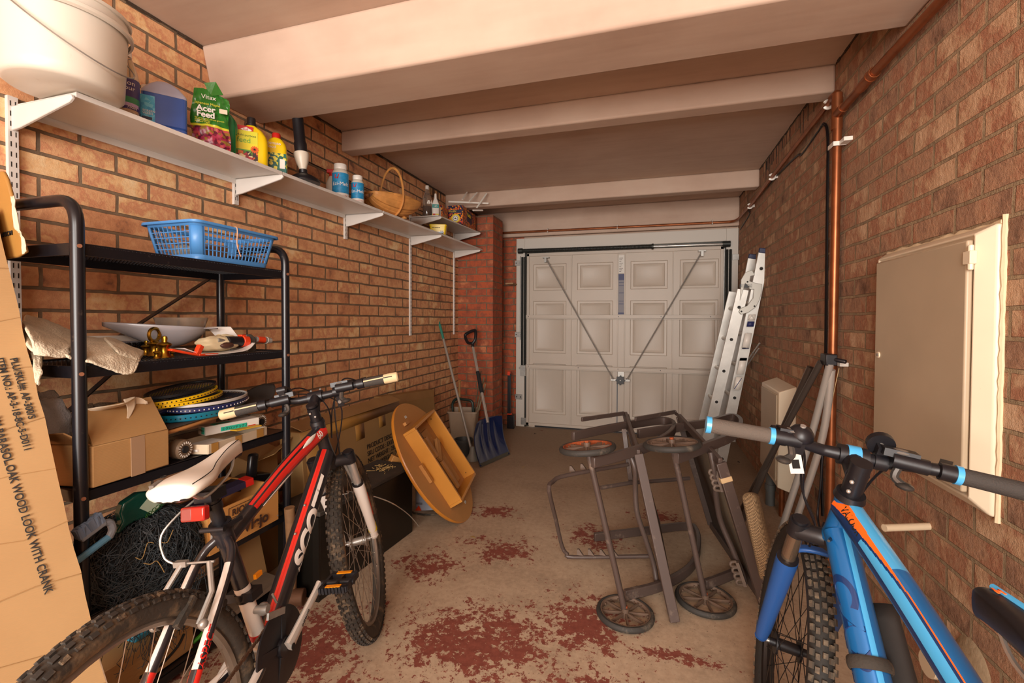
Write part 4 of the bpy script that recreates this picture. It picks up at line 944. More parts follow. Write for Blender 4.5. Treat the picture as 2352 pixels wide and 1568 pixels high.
# brass weights
m_brass = mat('aged_brass', '#a8832f', .28, 1, var=.35, vscale=40)
bell = [(0, 0), (1, 0), (1.02, .08), (.95, .2), (.72, .5), (.62, .9), (.60, 1.5), (.66, 1.62), (.88, 1.75), (.95, 1.9), (.88, 2.05), (.62, 2.2), (.45, 2.3)]
def weight(p, r, top, label):
    t = thing('brass_weight', label, 'weight', p, 'brass bell weights')
    MB(T(*p)).lathe([(a*r, b*r) for a, b in bell], n=24).build('bell', m_brass, t)
    z = 2.25*r
    if top == 'ring':
        pts = [Vector((p[0], p[1], p[2]))+Vector((-math.cos(a)*1.15*r*.35, math.cos(a)*1.15*r*.92, z+1.0*r+math.sin(a)*1.0*r*(.95 if math.sin(a) > 0 else 1.0))) for a in [2*PI*i/28 for i in range(28)]]
        MB().tube(pts, r*.26, 8, closed=True).build('ring_handle', m_brass, t)
    else:
        MB(T(*p)).lathe([(.45*r, z), (.42*r, z+.2*r), (.5*r, z+.5*r), (.42*r, z+.85*r), (0, z+.95*r)], n=16, sy=.7).build('knob', m_brass, t)
pw = [on2(348, 822), on2(375, 821), on2(325, 815), on2(356, 823), on2(396, 820), on2(332, 818)]
weight(on2(349, 819)+Vector((-.03, .03, 0)), .0235, 'ring', 'largest brass weight, the one with an open ring handle')
weight(on2(376, 822)+Vector((-.01, .01, 0)), .0235, 'knob', 'second largest brass weight, bell shaped with a knob, right of the ringed one')
weight(on2(325, 819)+Vector((-.05, .05, 0)), .017, 'knob', 'medium brass weight half hidden by the towel')
weight(on2(354, 823)+Vector((.012, -.0, 0)), .011, 'knob', 'tiny brass weight in front of the ringed weight')
weight(on2(395, 820), .0085, 'knob', 'smallest brass weight, at the right end of the group')
# paper tray, red corner tool, cloth bag, card, chopping items
x_, y_ = -1.60, 1.36
m_paper = mat('white_paper', '#ded9d2', .6)
o = strip([[(-1.56, 1.20, Z2+.03), (-1.63, 1.19, Z2+.03)], [(-1.545, 1.27, Z2+.004), (-1.66, 1.27, Z2+.006)], [(-1.54, 1.37, Z2+.003), (-1.67, 1.37, Z2+.004)], [(-1.545, 1.45, Z2+.01), (-1.66, 1.47, Z2+.02)], [(-1.56, 1.50, Z2+.035), (-1.66, 1.53, Z2+.04)]], 5, jit=0).build('paper_sheet', m_paper, None, org=(-1.6, 1.36, Z2), solid=.0015); tag(o, 'curled white paper sheet under the orange red plastic tool', 'paper')
m_or = mat('orange_red_plastic', '#e0421c', .35)
p0, p1, p2 = at(390, 803, X=-1.565), at(452, 815, X=-1.555), at(497, 813, X=-1.56)
o = MB().use(m_or).bar(p0, p1, .022, .008).bar(p1, p2, .022, .008).bar(p1+Vector((0, -.002, 0)), p1+Vector((0, 0, .05)) if 0 else at(461, 793, X=-1.557), .018, .018).build('corner_clamp', None, None, org=p1, bev=.002); tag(o, 'orange red plastic corner tool lying on the white paper', 'tool')
m_bag = mat('cream_print_cloth', '#d3c29c', .8, dirt='#7a6a55', dscale=70, damt=.62)
o = lump((-1.63, 1.40, Z2+.035), .045, .095, .034, 5, .12, Z2+.008).build('cloth_bag', m_bag, None, org=(-1.63, 1.4, Z2)); tag(o, 'cream patterned cloth pouch behind the orange red tool', 'pouch')
o = MB().use(m_paper).hexa([(-1.66, 1.44, Z2+.03), (-1.62, 1.50, Z2+.03), (-1.625, 1.503, Z2+.032), (-1.665, 1.443, Z2+.032), (-1.70, 1.40, Z2+.10), (-1.655, 1.47, Z2+.10), (-1.66, 1.473, Z2+.102), (-1.705, 1.403, Z2+.102)]).build('card', None, None, org=(-1.67, 1.45, Z2+.03)); tag(o, 'white card marked with a boxed letter F beside the hose gun', 'card')
ct = thing('x', None, None, (0, 0, 0)); bpy.data.objects.remove(ct)
fo = o
xd = (Vector((-1.62, 1.50, 0))-Vector((-1.66, 1.44, 0))).normalized(); yd = Vector((-.042, -.035, .07)).normalized()
text('F', Vector((-1.640, 1.4665, Z2+.0335)), xd, yd, .026, m_ink, o, bold=.0007)
# spray gun with orange collar
t = thing('hose_sprinkler', 'black and grey garden sprinkler with an orange collar and orange hose connector', 'sprinkler', at(560, 800, X=-1.60))
q = lambda u, v, X=-1.60: at(u, v, X=X)
m_dgrey = mat('speckled_dark_grey', '#4a4844', .6, bump=.2)
MB().cyl(q(520, 784), q(556, 784), .021, n=20).build('barrel', m_black, t); MB().cyl(q(500, 781), q(522, 783), .008, n=12).build('nozzle', m_steel, t)
MB().use(m_or).cyl(q(553, 783), q(566, 783), .0245, n=20).box(q(550, 766)+Vector((-.012, 0, -.004)), q(561, 772)+Vector((.012, 0, 0))).build('orange_collar', None, t, bev=.002)
MB().use(m_dgrey).prism([q(u, v, -1.585) for u, v in ((566, 768), (578, 767), (587, 775), (590, 800), (585, 810), (535, 813), (533, 801), (562, 797), (567, 790))], (-1, 0, 0), .035).build('body', None, t, bev=.004)
MB().use(mat('grey_connector', '#8b8680', .5)).cyl(q(588, 779), q(610, 781), .013, n=18).use(m_or).cyl(q(590, 779), q(606, 780.5), .0138, n=18).use(mat('pale_grey_nut', '#b8b2a8', .5)).cyl(q(611, 781), q(621, 782), .0155, .012, n=14).build('hose_connector', None, t)
text('GARDENA', q(543, 809, -1.5845), (0, 1, 0), (0, 0, 1), .012, m_wink, t)
o = lump(q(522, 793, -1.565), .013, .028, .012, 9, .05).build('leather_grip', mat('dark_brown_leather', '#4a2c20', .5), None, org=q(522, 797, -1.565)); tag(o, 'dark brown rounded handle in front of the black sprinkler barrel', 'handle')
# ------------------------------------------------------------------ third shelf
def cardboard(name, c1='#b8854f', c2='#c79a60', scale=3.):
    N = NT(name); tc = N.n('ShaderNodeTexCoord')
    n1 = N.n('ShaderNodeTexNoise', {'Vector': (tc, 3), 'Scale': scale, 'Detail': 5.})
    r = N.ramp(n1, [(.3, lin(c1)), (.7, lin(c2))]); N.base(r)
    wv = N.n('ShaderNodeTexWave', {'Vector': (tc, 3), 'Scale': 70., 'Distortion': .4}, bands_direction='Z')
    n2 = N.n('ShaderNodeTexNoise', {'Vector': (tc, 3), 'Scale': 12., 'Detail': 6.})
    N.bump(N.math('ADD', N.math('MULTIPLY', wv, .12), n2), .25, .004); N.set(Roughness=.75); N.b.inputs['Specular IOR Level'].default_value = .25
    return N.m
m_card = cardboard('cardboard', '#a27c4e', '#b18b5c'); m_cardd = cardboard('brown_cardboard', '#937047', '#a58054'); m_tape = mat('brown_parcel_tape', '#a5783a', .42, var=.12); m_tapel = mat('matt_buff_tape', '#a98a6c', .5)
Z3 = .7425
t = thing('cardboard_box', 'opened cardboard box with torn flaps and a strip of tape on the third shelf', 'box', (-1.60, 1.0, Z3))
A = [(-1.512, .892), (-1.518, 1.112), (-1.72, 1.10), (-1.72, .86)]
zt = .862
MB().use(m_card).hexa([(x, y, Z3+.001) for x, y in (A[0], A[1], A[2], A[3])]+[(x, y, zt) for x, y in (A[0], A[1], A[2], A[3])]).build('carton', None, t, bev=.003)
MB().use(m_card).hexa([(-1.514, .895, zt+.001), (-1.519, 1.108, zt+.001), (-1.524, 1.108, zt+.001), (-1.519, .895, zt+.001), (-1.60, .915, .955), (-1.60, 1.113, .965), (-1.604, 1.113, .964), (-1.604, .915, .953)]).build('open_flap', None, t)
MB().use(m_cardd).hexa([(-1.70, .865, zt+.001), (-1.525, .893, zt+.001), (-1.525, .898, zt+.002), (-1.70, .87, zt+.002), (-1.705, .82, zt+.03), (-1.55, .845, zt+.045), (-1.55, .848, zt+.047), (-1.705, .824, zt+.032)]).build('open_flap', None, t)
MB().use(m_tapel).hexa([(-1.5135, .993, Z3+.0), (-1.5165, 1.035, Z3+.0), (-1.5145, 1.035, Z3), (-1.511, .993, Z3), (-1.5145, .993, zt), (-1.5175, 1.035, zt), (-1.5155, 1.035, zt), (-1.512, .993, zt)]).build('tape_strip', None, t)
m_fluff = mat('torn_white_paper', '#d9c6ab', .7)
strip([[(-1.60, .93, .958), (-1.605, .93, .935)], [(-1.537, .99, .968), (-1.60, .99, .945)], [(-1.585, 1.06, .972), (-1.59, 1.055, .95)], [(-1.575, 1.085, .955), (-1.58, 1.09, .945)]], 5, jit=.001, seed=4).build('torn_liner', m_fluff, t, solid=.0012)
strip([[(-1.585, 1.02, .972), (-1.585, 1.055, .975)], [(-1.572, 1.022, .945), (-1.572, 1.045, .945)], [(-1.558, 1.012, .915), (-1.558, 1.018, .913)]], 5, jit=.0006, seed=6).build('torn_strip', m_fluff, t, solid=.0012)
# towels behind
o = lump((-1.75, .885, .90), .085, .075, .10, 11, .16, Z3+.002).build('towel', mat('pale_blue_towel', '#c6cdd6', .95, bump=1., bscale=200), None, org=(-1.75, .885, Z3)); tag(o, 'pale blue towel bundled on the third shelf beside the tall carton', 'towel')
o = lump((-1.79, 1.06, .865), .07, .12, .065, 12, .18, Z3+.002).build('towel', mat('brown_towel', '#7d6a55', .95, bump=1., bscale=200), None, org=(-1.79, 1.06, Z3)); tag(o, 'greyish brown towel heaped behind the opened cardboard box', 'towel')
o = MB().box((-1.70, .79, Z3), (-1.60, .86, Z3+.05)).build('black_tray', m_black, None, org=(-1.65, .82, Z3), bev=.006) if 0 else None
# flat taped box, medicine box, papers
m_wcard = mat('grubby_white_card', '#c9b79c', .7, var=.12, vscale=9)
t = thing('flat_box', 'shallow grubby white tray box patched with tape, holding papers', 'box', (-1.56, 1.36, Z3))
P = [Vector((-1.502, 1.238, Z3+.001)), Vector((-1.525, 1.52, Z3+.001)), Vector((-1.66, 1.50, Z3+.001)), Vector((-1.638, 1.196, Z3+.001))]
for i in range(4):
    a, b = P[i], P[(i+1) % 4]; MB().use(m_wcard).bar(a+Vector((0, 0, .018)), b+Vector((0, 0, .018)), .004, .034).build('tray_side', None, t, bev=.001)
MB().use(m_wcard).hexa([p for p in P]+[p+Vector((0, 0, .004)) for p in P]).build('tray_floor', None, t)
d = (P[1]-P[0]); nrm = Vector((.0022, 0, 0))
for u0, u1 in ((.04, .14), (.42, .52), (.80, .92)):
    a = P[0]+d*u0+Vector((.0012, 0, .001)); b = P[0]+d*u1+Vector((.0012, 0, .001)); MB().use(m_tape).bar((a+b)/2+Vector((0, -(b-a).length/2, .017)), (a+b)/2+Vector((0, (b-a).length/2, .017)), .0045, .034).build('tape_patch', None, t)
o = MB().use(mat('yellow_paper', '#d9a92a', .6)).hexa([(-1.55, 1.40, .785), (-1.53, 1.50, .785), (-1.62, 1.51, .785), (-1.62, 1.40, .785), (-1.55, 1.40, .789), (-1.53, 1.50, .789), (-1.62, 1.51, .789), (-1.62, 1.40, .789)]).build('envelope', None, None, org=(-1.58, 1.46, .785)); tag(o, 'yellow packet at the far end of the shallow white tray box', 'packet')
o = MB().use(m_paper).box((-1.63, 1.22, .755), (-1.53, 1.36, .762)).use(m_ink).box((-1.531, 1.27, .757), (-1.529, 1.30, .7625)).build('leaflet', None, None, org=(-1.58, 1.3, .755)); tag(o, 'stack of leaflets in the near end of the white tray box', 'leaflets')
a, b = at(472, 1001, Z=.783), at(553, 985, Z=.783)
dr = (b-a).normalized(); Mj = frame(a, dr, z=(0, 0, 1))     # local x along, y into depth
t = thing('medicine_box', 'white and turquoise printed box with Japanese lettering on the tray box', 'box', a)
Lj, Wj, Hj = .205, .055, .034
m_turq = mat('turquoise_print', '#2fc3a4', .45)
MB(Mj).use(m_white).box((0, 0, 0), (Lj, Wj, Hj)).build('carton', None, t, bev=.001)
MB(Mj).use(m_turq).box((.055, -.0006, .006), (.155, .001, .022)).box((.03, .0, Hj-.0003), (.10, Wj*.6, Hj+.0005)).build('turquoise_panel', None, t)
MB(Mj).use(m_turq).box((-.0006, .008, .004), (.001, .03, Hj-.004)).build('turquoise_panel', None, t)
MB(Mj).use(m_red).box((.16, -.0006, .004), (.19, .001, .009)).box((.04, .002, Hj+.0004), (.10, .01, Hj+.0008)).build('red_panel', None, t)
text('ミクロンテックス', Mj @ Vector((.058, -.0008, .009)), Mj.to_3x3() @ Vector((1, 0, 0)), (0, 0, 1), .0125, m_ink, t)
text('ミクロン', Mj @ Vector((-.0008, .050, .013)), Mj.to_3x3() @ Vector((0, -1, 0)), (0, 0, 1), .010, m_ink, t)
# longboard
w1, w2 = at(412, 1018, Z=.775), at(587, 963, Z=.775)
dr = (w2-w1); dr.z = 0; dr.normalize(); sdv = Vector((dr.y, -dr.x, 0))   # towards the room
w1 = Vector((-1.555, 1.175, .775)); w2 = at(590, 960, X=-1.60); w2.z = .79; dr = (w2-w1); dr.normalize(); sdv = Vector((dr.y, -dr.x, 0)).normalized()
t = thing('longboard', 'wooden longboard with dark grip tape and smoky wheels lying across the third shelf', 'skateboard', w1)
m_grip = mat('grip_tape', '#3a332e', .95, bump=.6, bscale=400); m_ply = mat('plywood_edge', '#a9743f', .6, var=.2, vscale=30)
cA = w1-sdv*.075+Vector((0, 0, .068)); 
Mb = frame(cA-dr*.14, dr, z=(0, 0, 1))
def deck(u, v, top):
    x = .80*u*.86; wdt = .105*(1-(abs(2*u-1))**5*.75); z = .018*math.cos((u-.5)*2.6)+.0
    z += .05*max(0, u-.86)/.14
    return Vector((x, (2*v-1)*wdt, z+(.0055 if top else -.0055)))
MB(Mb).use(m_grip).grid(lambda u, v: deck(u, v, True), 30, 8).build('grip_tape', None, t, solid=.001)
MB(Mb).use(m_ply).grid(lambda u, v: deck(u, v, False), 30, 8).build('deck', None, t, solid=.010)
m_smoke = mat('smoky_urethane', '#8b7660', .25, trans=.35, coat=.3)
for wq, nm in ((w1, 0), (w1-sdv*.155, 1), (w2, 2), (w2-sdv*.15, 3)):
    wh = MB().use(m_smoke); Mw = frame(wq, dr, z=-sdv)
    wh = MB(Mw).use(m_smoke).lathe([(.012, -.022), (.028, -.024), (.0335, -.018), (.0345, 0), (.0335, .018), (.028, .024), (.012, .022)], n=28).build('wheel', None, t)
    MB(Mw).use(m_black).lathe([(.0, -.026), (.012, -.026), (.013, -.022), (.013, .022), (0, .022)], n=18).build('hub', None, wh)
    tk = MB(Mw).use(m_white)
    for k in range(18): tk.box((.020, -.0012, -.0250), (.027, .0012, -.0235), M=RZ(2*PI*k/18))
    tk.build('tread_marks', None, wh)
for wq in (w1, w2): MB().use(m_steel).cyl(wq, wq-sdv*.155, .006, n=8).bar(wq-sdv*.03+Vector((0, 0, .012)), wq-sdv*.12+Vector((0, 0, .012)), .03, .03).build('truck', None, t)
# rackets
def racket(name, label, c, dirv, up, Lh, Wh, col, rt_=.009, tilt=0, strings=True, holes=None, spar=None, th=1.):
    t = thing(name, label, 'racket', c, 'rackets stacked on the longboard'); M = frame(c, dirv, z=up)
    pts = [(Lh*math.cos(a), Wh*math.sin(a), 0) for a in [2*PI*i/40 for i in range(40)]]
    MB(M).use(col).flat(pts, rt_, rt_*1.9*th, upv=M.to_3x3() @ Vector((0, 0, 1)) if 0 else (0, 0, 1), closed=True).build('head_frame', None, t, bev=rt_*.3)
    if strings:
        g = MB(M).use(mat('racket_string', '#2d2b2b', .5))
        k = -.9
        while k < .91:
            e = math.sqrt(1-k*k); g.bar((Lh*k, -Wh*e, 0), (Lh*k, Wh*e, 0), .0012, .0012); g.bar((-Lh*e, Wh*k, 0), (Lh*e, Wh*k, 0), .0012, .0012); k += .11
        g.build('strings', None, t)
    MB(M).use(col).tube([(-Lh, .02*Wh/.1, 0), (-Lh-.10, 0, 0), (-Lh-.18, 0, 0)], .009, 8).build('shaft', None, t)
    if holes:
        g = MB(M).use(holes)
        for i in range(60):
            a = 2*PI*i/60; g.bar((Lh*math.cos(a)+rt_*.52*math.cos(a), Wh*math.sin(a)+rt_*.52*math.sin(a), -.002), (Lh*math.cos(a)+rt_*.52*math.cos(a), Wh*math.sin(a)+rt_*.52*math.sin(a), .002), .003, .003)
        g.build('grommets', None, t)
    return t
bd = Vector((.16, .98, .05)).normalized(); bd = Vector((dr.x, dr.y, .02)).normalized()
m_teal = NT('teal_to_green_lacquer'); tc = m_teal.n('ShaderNodeTexCoord'); sp_ = m_teal.n('ShaderNodeSeparateXYZ', {0: (tc, 3)})
rr0 = m_teal.ramp(m_teal.n('ShaderNodeMapRange', {0: (sp_, 1), 1: -.12, 2: .12}), [(0, lin('#0d6f8a')), (1, lin('#3f5a45'))]); m_teal.base(rr0); m_teal.set(Roughness=.25); m_teal = m_teal.m
base = cA+dr*.10
racket('tennis_racket', 'teal and green tennis racket, the lowest of the stack of rackets', base+Vector((.0, .06, .033)), bd, (0, 0, 1), .165, .115, m_teal, .011, holes=m_black, th=1.15)
racket('tennis_racket', 'dark blue and white tennis racket on top of the teal one', base+Vector((.01, .08, .057)), bd, (.03, -.03, 1), .155, .112, mat('navy_racket', '#242a55', .3), .009, holes=m_white)
racket('tennis_racket', 'white rimmed racket resting over the dark blue one', base+Vector((.005, .085, .072)), bd, (.02, -.03, 1), .155, .11, mat('silver_white_racket', '#c9c4be', .3), .006)
m_yel = mat('yellow_racket', '#e0b413', .3)
racket('badminton_racket', 'yellow dotted racket, lower one of the two yellow rackets', base+Vector((-.02, .01, .082)), (dr.x, dr.y, .05), (-.01, -.05, 1), .14, .10, m_yel, .007, holes=m_ink)
racket('badminton_racket', 'yellow dotted racket, topmost of the stack with black stringing', base+Vector((-.03, .0, .097)), (dr.x-.05, dr.y, .09), (-.02, -.09, 1), .14, .10, m_yel, .007, holes=m_ink)
racket('badminton_racket', 'black racket lying slanted over the yellow ones', base+Vector((-.07, .04, .110)), (dr.x-.1, dr.y, .10), (-.02, -.10, 1), .13, .095, m_black, .006)

# ------------------------------------------------------------------ fourth shelf
Z4 = .379
m_pine = cardboard('pine_crate', '#b87f42', '#cc9554', 2.)
t = thing('wine_crate', 'pine wine crate branded with dark lettering on the fourth shelf', 'crate', (-1.6, 1.4, Z4))
P = [Vector((-1.50, 1.235, 0)), Vector((-1.505, 1.555, 0)), Vector((-1.80, 1.56, 0)), Vector((-1.80, 1.24, 0))]
h_ = .150
for i in range(4):
    a, b = P[i], P[(i+1) % 4]; MB().use(m_pine).bar(a+Vector((0, 0, Z4+h_/2)), b+Vector((0, 0, Z4+h_/2)), .009, h_).build('side_board', None, t, bev=.001)
MB().use(m_pine).box((-1.80, 1.24, Z4+.001), (-1.51, 1.55, Z4+.008)).build('bottom_board', None, t)
m_brand = mat('burnt_brand', '#3d2212', .8)
text('RIOJA', (-1.4945, 1.325, Z4+.108), (0, 1, 0), (0, 0, 1), .034, m_brand, t, bold=.0004)
MB().use(m_brand).bar((-1.4948, 1.312, Z4+.100), (-1.4948, 1.44, Z4+.100), .001, .0018).bar((-1.4948, 1.312, Z4+.14), (-1.4948, 1.44, Z4+.14), .001, .0018).bar((-1.4948, 1.312, Z4+.100), (-1.4948, 1.312, Z4+.14), .001, .0018, upv=(0, 1, 0)).bar((-1.4948, 1.44, Z4+.1), (-1.4948, 1.44, Z4+.14), .001, .0018, upv=(0, 1, 0)).build('brand_border', None, t)
text('Viejo', (-1.4945, 1.375, Z4+.022), (0, 1, 0), (0, 0, 1), .058, m_brand, t, bold=.0018)
text('de Rioja', (-1.4945, 1.33, Z4+.080), (0, 1, 0), (0, 0, 1), .018, m_brand, t, shear=.3)
nl = MB().use(m_steel)
for z in (.02, .13): MB().use(m_steel).cyl((-1.496, 1.545, Z4+z), (-1.4935, 1.545, Z4+z), .003, n=8).build('nail', None, t)
o = MB().use(mat('navy_book', '#2a2338', .5)).bar((-1.64, 1.25, Z4+.145), (-1.60, 1.47, Z4+.172), .05, .026).use(m_red).bar((-1.6005, 1.468, Z4+.1725), (-1.594, 1.50, Z4+.176), .052, .028).build('book', None, None, org=(-1.62, 1.37, Z4+.13)); tag(o, 'long dark blue box with a red end sticking out of the wine crate', 'box')
# clamp / vise
t = thing('bench_vise', 'black bench clamp with an upright handle behind the wine crate', 'clamp', (-1.74, 1.62, .5))
q = lambda u, v, X=-1.70: at(u, v, X=X)
MB().use(m_blackm).prism([q(u, v) for u, v in ((533, 1113), (575, 1090), (620, 1085), (645, 1100), (640, 1125), (585, 1128), (540, 1130))], (-1, 0, 0), .06).build('jaw_block', None, t, bev=.006)
MB().use(m_blackm).bar(q(577, 1100), q(582, 1040), .045, .03, upv=(1, 0, 0)).build('lever', None, t, bev=.012)
MB().use(m_steel).cyl(q(545, 1112, -1.69), q(545, 1112, -1.685), .006).build('bolt', None, t); MB().use(m_steel).cyl(q(558, 1103, -1.69), q(558, 1103, -1.685), .006).build('bolt', None, t)
o = MB().use(mat('grey_metal_sheet', '#7a736a', .45, .4)).hexa([(-1.82, 1.20, .515), (-1.60, 1.17, .515), (-1.60, 1.60, .515), (-1.82, 1.60, .515), (-1.82, 1.20, .519), (-1.60, 1.17, .519), (-1.60, 1.60, .519), (-1.82, 1.60, .519)]).build('metal_sheet', None, None, org=(-1.7, 1.4, .515)); 
bpy.data.objects.remove(o)
# netting: dark tangled heap
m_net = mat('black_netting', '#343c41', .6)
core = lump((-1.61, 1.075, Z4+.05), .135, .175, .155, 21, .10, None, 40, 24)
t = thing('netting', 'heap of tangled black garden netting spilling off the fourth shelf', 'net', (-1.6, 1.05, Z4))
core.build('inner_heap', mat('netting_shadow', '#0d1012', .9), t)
r = random.Random(77)
def surf(th, ph, k=1.0):
    return Vector((-1.61, 1.075, Z4+.05))+Vector((.140*k*math.sin(th)*math.cos(ph), .18*k*math.sin(th)*math.sin(ph), .165*k*math.cos(th)))
for part in range(3):
    mb = MB()
    for i in range(430):
        th = r.uniform(.1, 2.5); ph = r.uniform(-2.2, 1.2); pts = []; dth, dph = r.uniform(-.16, .16), r.uniform(-.16, .16); kk = r.uniform(.98, 1.12)
        for s_ in range(7):
            v = surf(th, ph, kk+r.uniform(-.015, .015)); pass
            pts.append(v); th += dth+r.uniform(-.09, .09); ph += dph+r.uniform(-.09, .09)
            th = max(.05, min(2.6, th))
        mb.ring(spline(pts, 2), .0011, 3, cap=False)
    mb.build('net_strands', m_net, t)
mb = MB()      # tail hanging over the front
for i in range(150):
    y = r.uniform(.98, 1.17); z = Z4+r.uniform(-.02, .10); pts = []
    for s_ in range(8):
        pts.append(Vector((-1.495+r.uniform(-.012, .02)-.02*s_/8, y, z))); z -= r.uniform(.0, .055); y += r.uniform(-.03, .03)
        z = max(z, .10)
    mb.ring(spline(pts, 2), .001, 3, cap=False)
mb.build('hanging_tail', m_net, t)
mb = MB()
for i in range(3):
    th, ph = r.uniform(1.0, 1.5), r.uniform(-.9, 0); pts = [surf(th+r.uniform(-.1, .1)*k, ph+.09*k, 1.13) for k in range(4)]; mb.ring(spline(pts, 4), .0011, 4)
o = mb.build('straw', mat('dry_straw', '#b09058', .8), None, org=surf(1.2, -.4)); tag(o, 'wisps of dry straw caught on the black netting', 'straw', kind='stuff')
# washing up brush style scrubber with blue handle
t = thing('scrubbing_brush', 'grey and blue dish brush with a curved handle above the netting', 'brush', at(210, 1220, X=-1.60))
q = lambda u, v, X=-1.50: at(u, v, X=X)
m_bh = mat('powder_blue_plastic', '#5b93b5', .35); m_gh = mat('cool_grey_plastic', '#7f858c', .35)
MB().use(m_gh).bar(q(183, 1240), q(240, 1198), .022, .014, upv=(0, 0, 1)).build('brush_head', None, t, bev=.003)
mb = MB().use(mat('blue_grey_bristle', '#6f7f95', .8))
for i in range(12):
    for j in range(4):
        p = q(183, 1240)+(q(236, 1200)-q(183, 1240))*(i/11)+Vector((.008-.005*j, 0, 0)); d = (q(226, 1165)-q(240, 1193)).normalized()
        mb.bar(p+d*.004, p+d*.034+Vector((r.uniform(-.004, .004), r.uniform(-.004, .004), 0)), .006, .006)
mb.build('bristles', None, t)
MB().use(m_gh).tube(spline([q(236, 1201), q(252, 1200), q(258, 1215), q(250, 1235)], 5), .010, 10).build('neck', None, t)
MB().use(m_bh).tube([q(251, 1232), q(185, 1282), q(160, 1300)], .0095, 10).build('handle', None, t)
# green translucent scoop with paper label
m_gg = mat('green_translucent_plastic', '#0d4a3e', .15, trans=.3, coat=.3)
q = lambda u, v, X=-1.54: at(u, v, X=X)
t = thing('plastic_scoop', 'dark green translucent scoop with a white paper label above the netting', 'scoop', q(330, 1180))
out = [(268, 1222), (283, 1200), (276, 1180), (285, 1155), (320, 1132), (350, 1128), (400, 1130), (395, 1145), (370, 1170), (350, 1185), (310, 1198), (292, 1210), (275, 1228)]
MB().use(m_gg).prism([q(u, v) for u, v in out], (-1, .0, 0), .03).build('scoop_body', None, t, bev=.008, seg=3)
MB().use(mat('pale_green_label', '#a3b8a5', .5)).prism([q(u, v, -1.5385) for u, v in ((320, 1167), (345, 1137), (388, 1137), (350, 1180))], (1, 0, 0), .0008).build('label', None, t)
text('SCOOP', q(371, 1152, -1.537), q(335, 1180, -1.537)-q(371, 1152, -1.537), q(360, 1175, -1.537)-q(352, 1140, -1.537), .018, m_dg, t)
# ------------------------------------------------------------------ under the lowest shelf boards
t = thing('cardboard_box', 'brown delivery box with an arrow and curved black mark at the rack bottom', 'box', (-1.6, 1.1, .06))
MB().use(m_card).box((-1.80, .93, .0565), (-1.545, 1.21, .175)).build('carton', None, t, bev=.003)
MB().use(m_ink).tube(spline([(-1.5445, 1.03, .085), (-1.5445, 1.09, .078), (-1.5445, 1.15, .10), (-1.5445, 1.175, .13)], 6), .005, 6).build('curved_mark', None, t)
for y in (1.16, 1.175): MB().use(m_ink).bar((-1.5445, y, .135), (-1.5445, y, .158), .001, .0015, upv=(0, 1, 0)).prism([(-1.5445, y-.004, .152), (-1.5445, y+.004, .152), (-1.5445, y, .16)], (1, 0, 0), .0006).build('arrow_mark', None, t)
o = MB().use(mat('cyan_tray', '#3f93ad', .35)).box((-1.72, 1.04, .178), (-1.58, 1.18, .20)).build('plastic_tray', None, None, org=(-1.65, 1.1, .178), bev=.006); tag(o, 'small cyan plastic tray on top of the brown delivery box', 'tray')
o = MB().tube(spline([(-1.56, 1.22, .065), (-1.545, 1.25, .09), (-1.56, 1.28, .13), (-1.60, 1.30, .16)], 5), .007, 8).build('garden_hose', mat('green_hose', '#3fa02a', .4), None, org=(-1.56, 1.25, .065)); tag(o, 'short loop of bright green hose beside the delivery box', 'hose')
o = MB().use(m_cardd).hexa([(-1.60, 1.50, .058), (-1.595, 1.60, .058), (-1.66, 1.60, .058), (-1.66, 1.50, .058), (-1.66, 1.46, .36), (-1.655, 1.585, .36), (-1.70, 1.585, .36), (-1.70, 1.46, .36)]); o.use(m_ink)
for k in range(10): o.bar((-1.645+.0008*k, 1.50, .25+k*.008), (-1.643+.0008*k, 1.56, .25+k*.008), .0012, .003)
o = o.build('cardboard_piece', None, None, org=(-1.63, 1.55, .058)); tag(o, 'narrow brown carton with a barcode standing under the wine crate', 'box')
o = MB().use(mat('grey_plank', '#6b5a49', .8, var=.3, vscale=10)).bar((-1.60, 1.30, .075), (-1.56, 1.58, .11), .12, .018).build('plank', None, None, org=(-1.58, 1.44, .06)); tag(o, 'weathered plank lying on the bottom shelf of the rack', 'plank')
# ------------------------------------------------------------------ tall parasol carton leaning at the left
m_box = cardboard('parasol_cardboard', '#9d7b52', '#ab895e', 2.)
B0 = at(213, 1437, Y=.80)   # on the right edge
T0 = at(40, 700, Y=.80)
d = (T0-B0).normalized()
foot = B0-d*((B0.z-.002)/d.z); head = B0+d*((1.47-B0.z)/d.z)
wv = Vector((-.62, -.70, 0)); 
ln = (at(72, 1568, Y=.62)); 
# width direction horizontal, perpendicular to d
wd = Vector((-.45, -.89, 0)); wd = (wd-d*wd.dot(d)).normalized()
nd = wd.cross(d).normalized()
if nd.x < 0: nd = -nd
if nd.y > 0 and nd.x < 0: nd = -nd
Wc, Dc = .165, .13
L_ = (head-foot).length
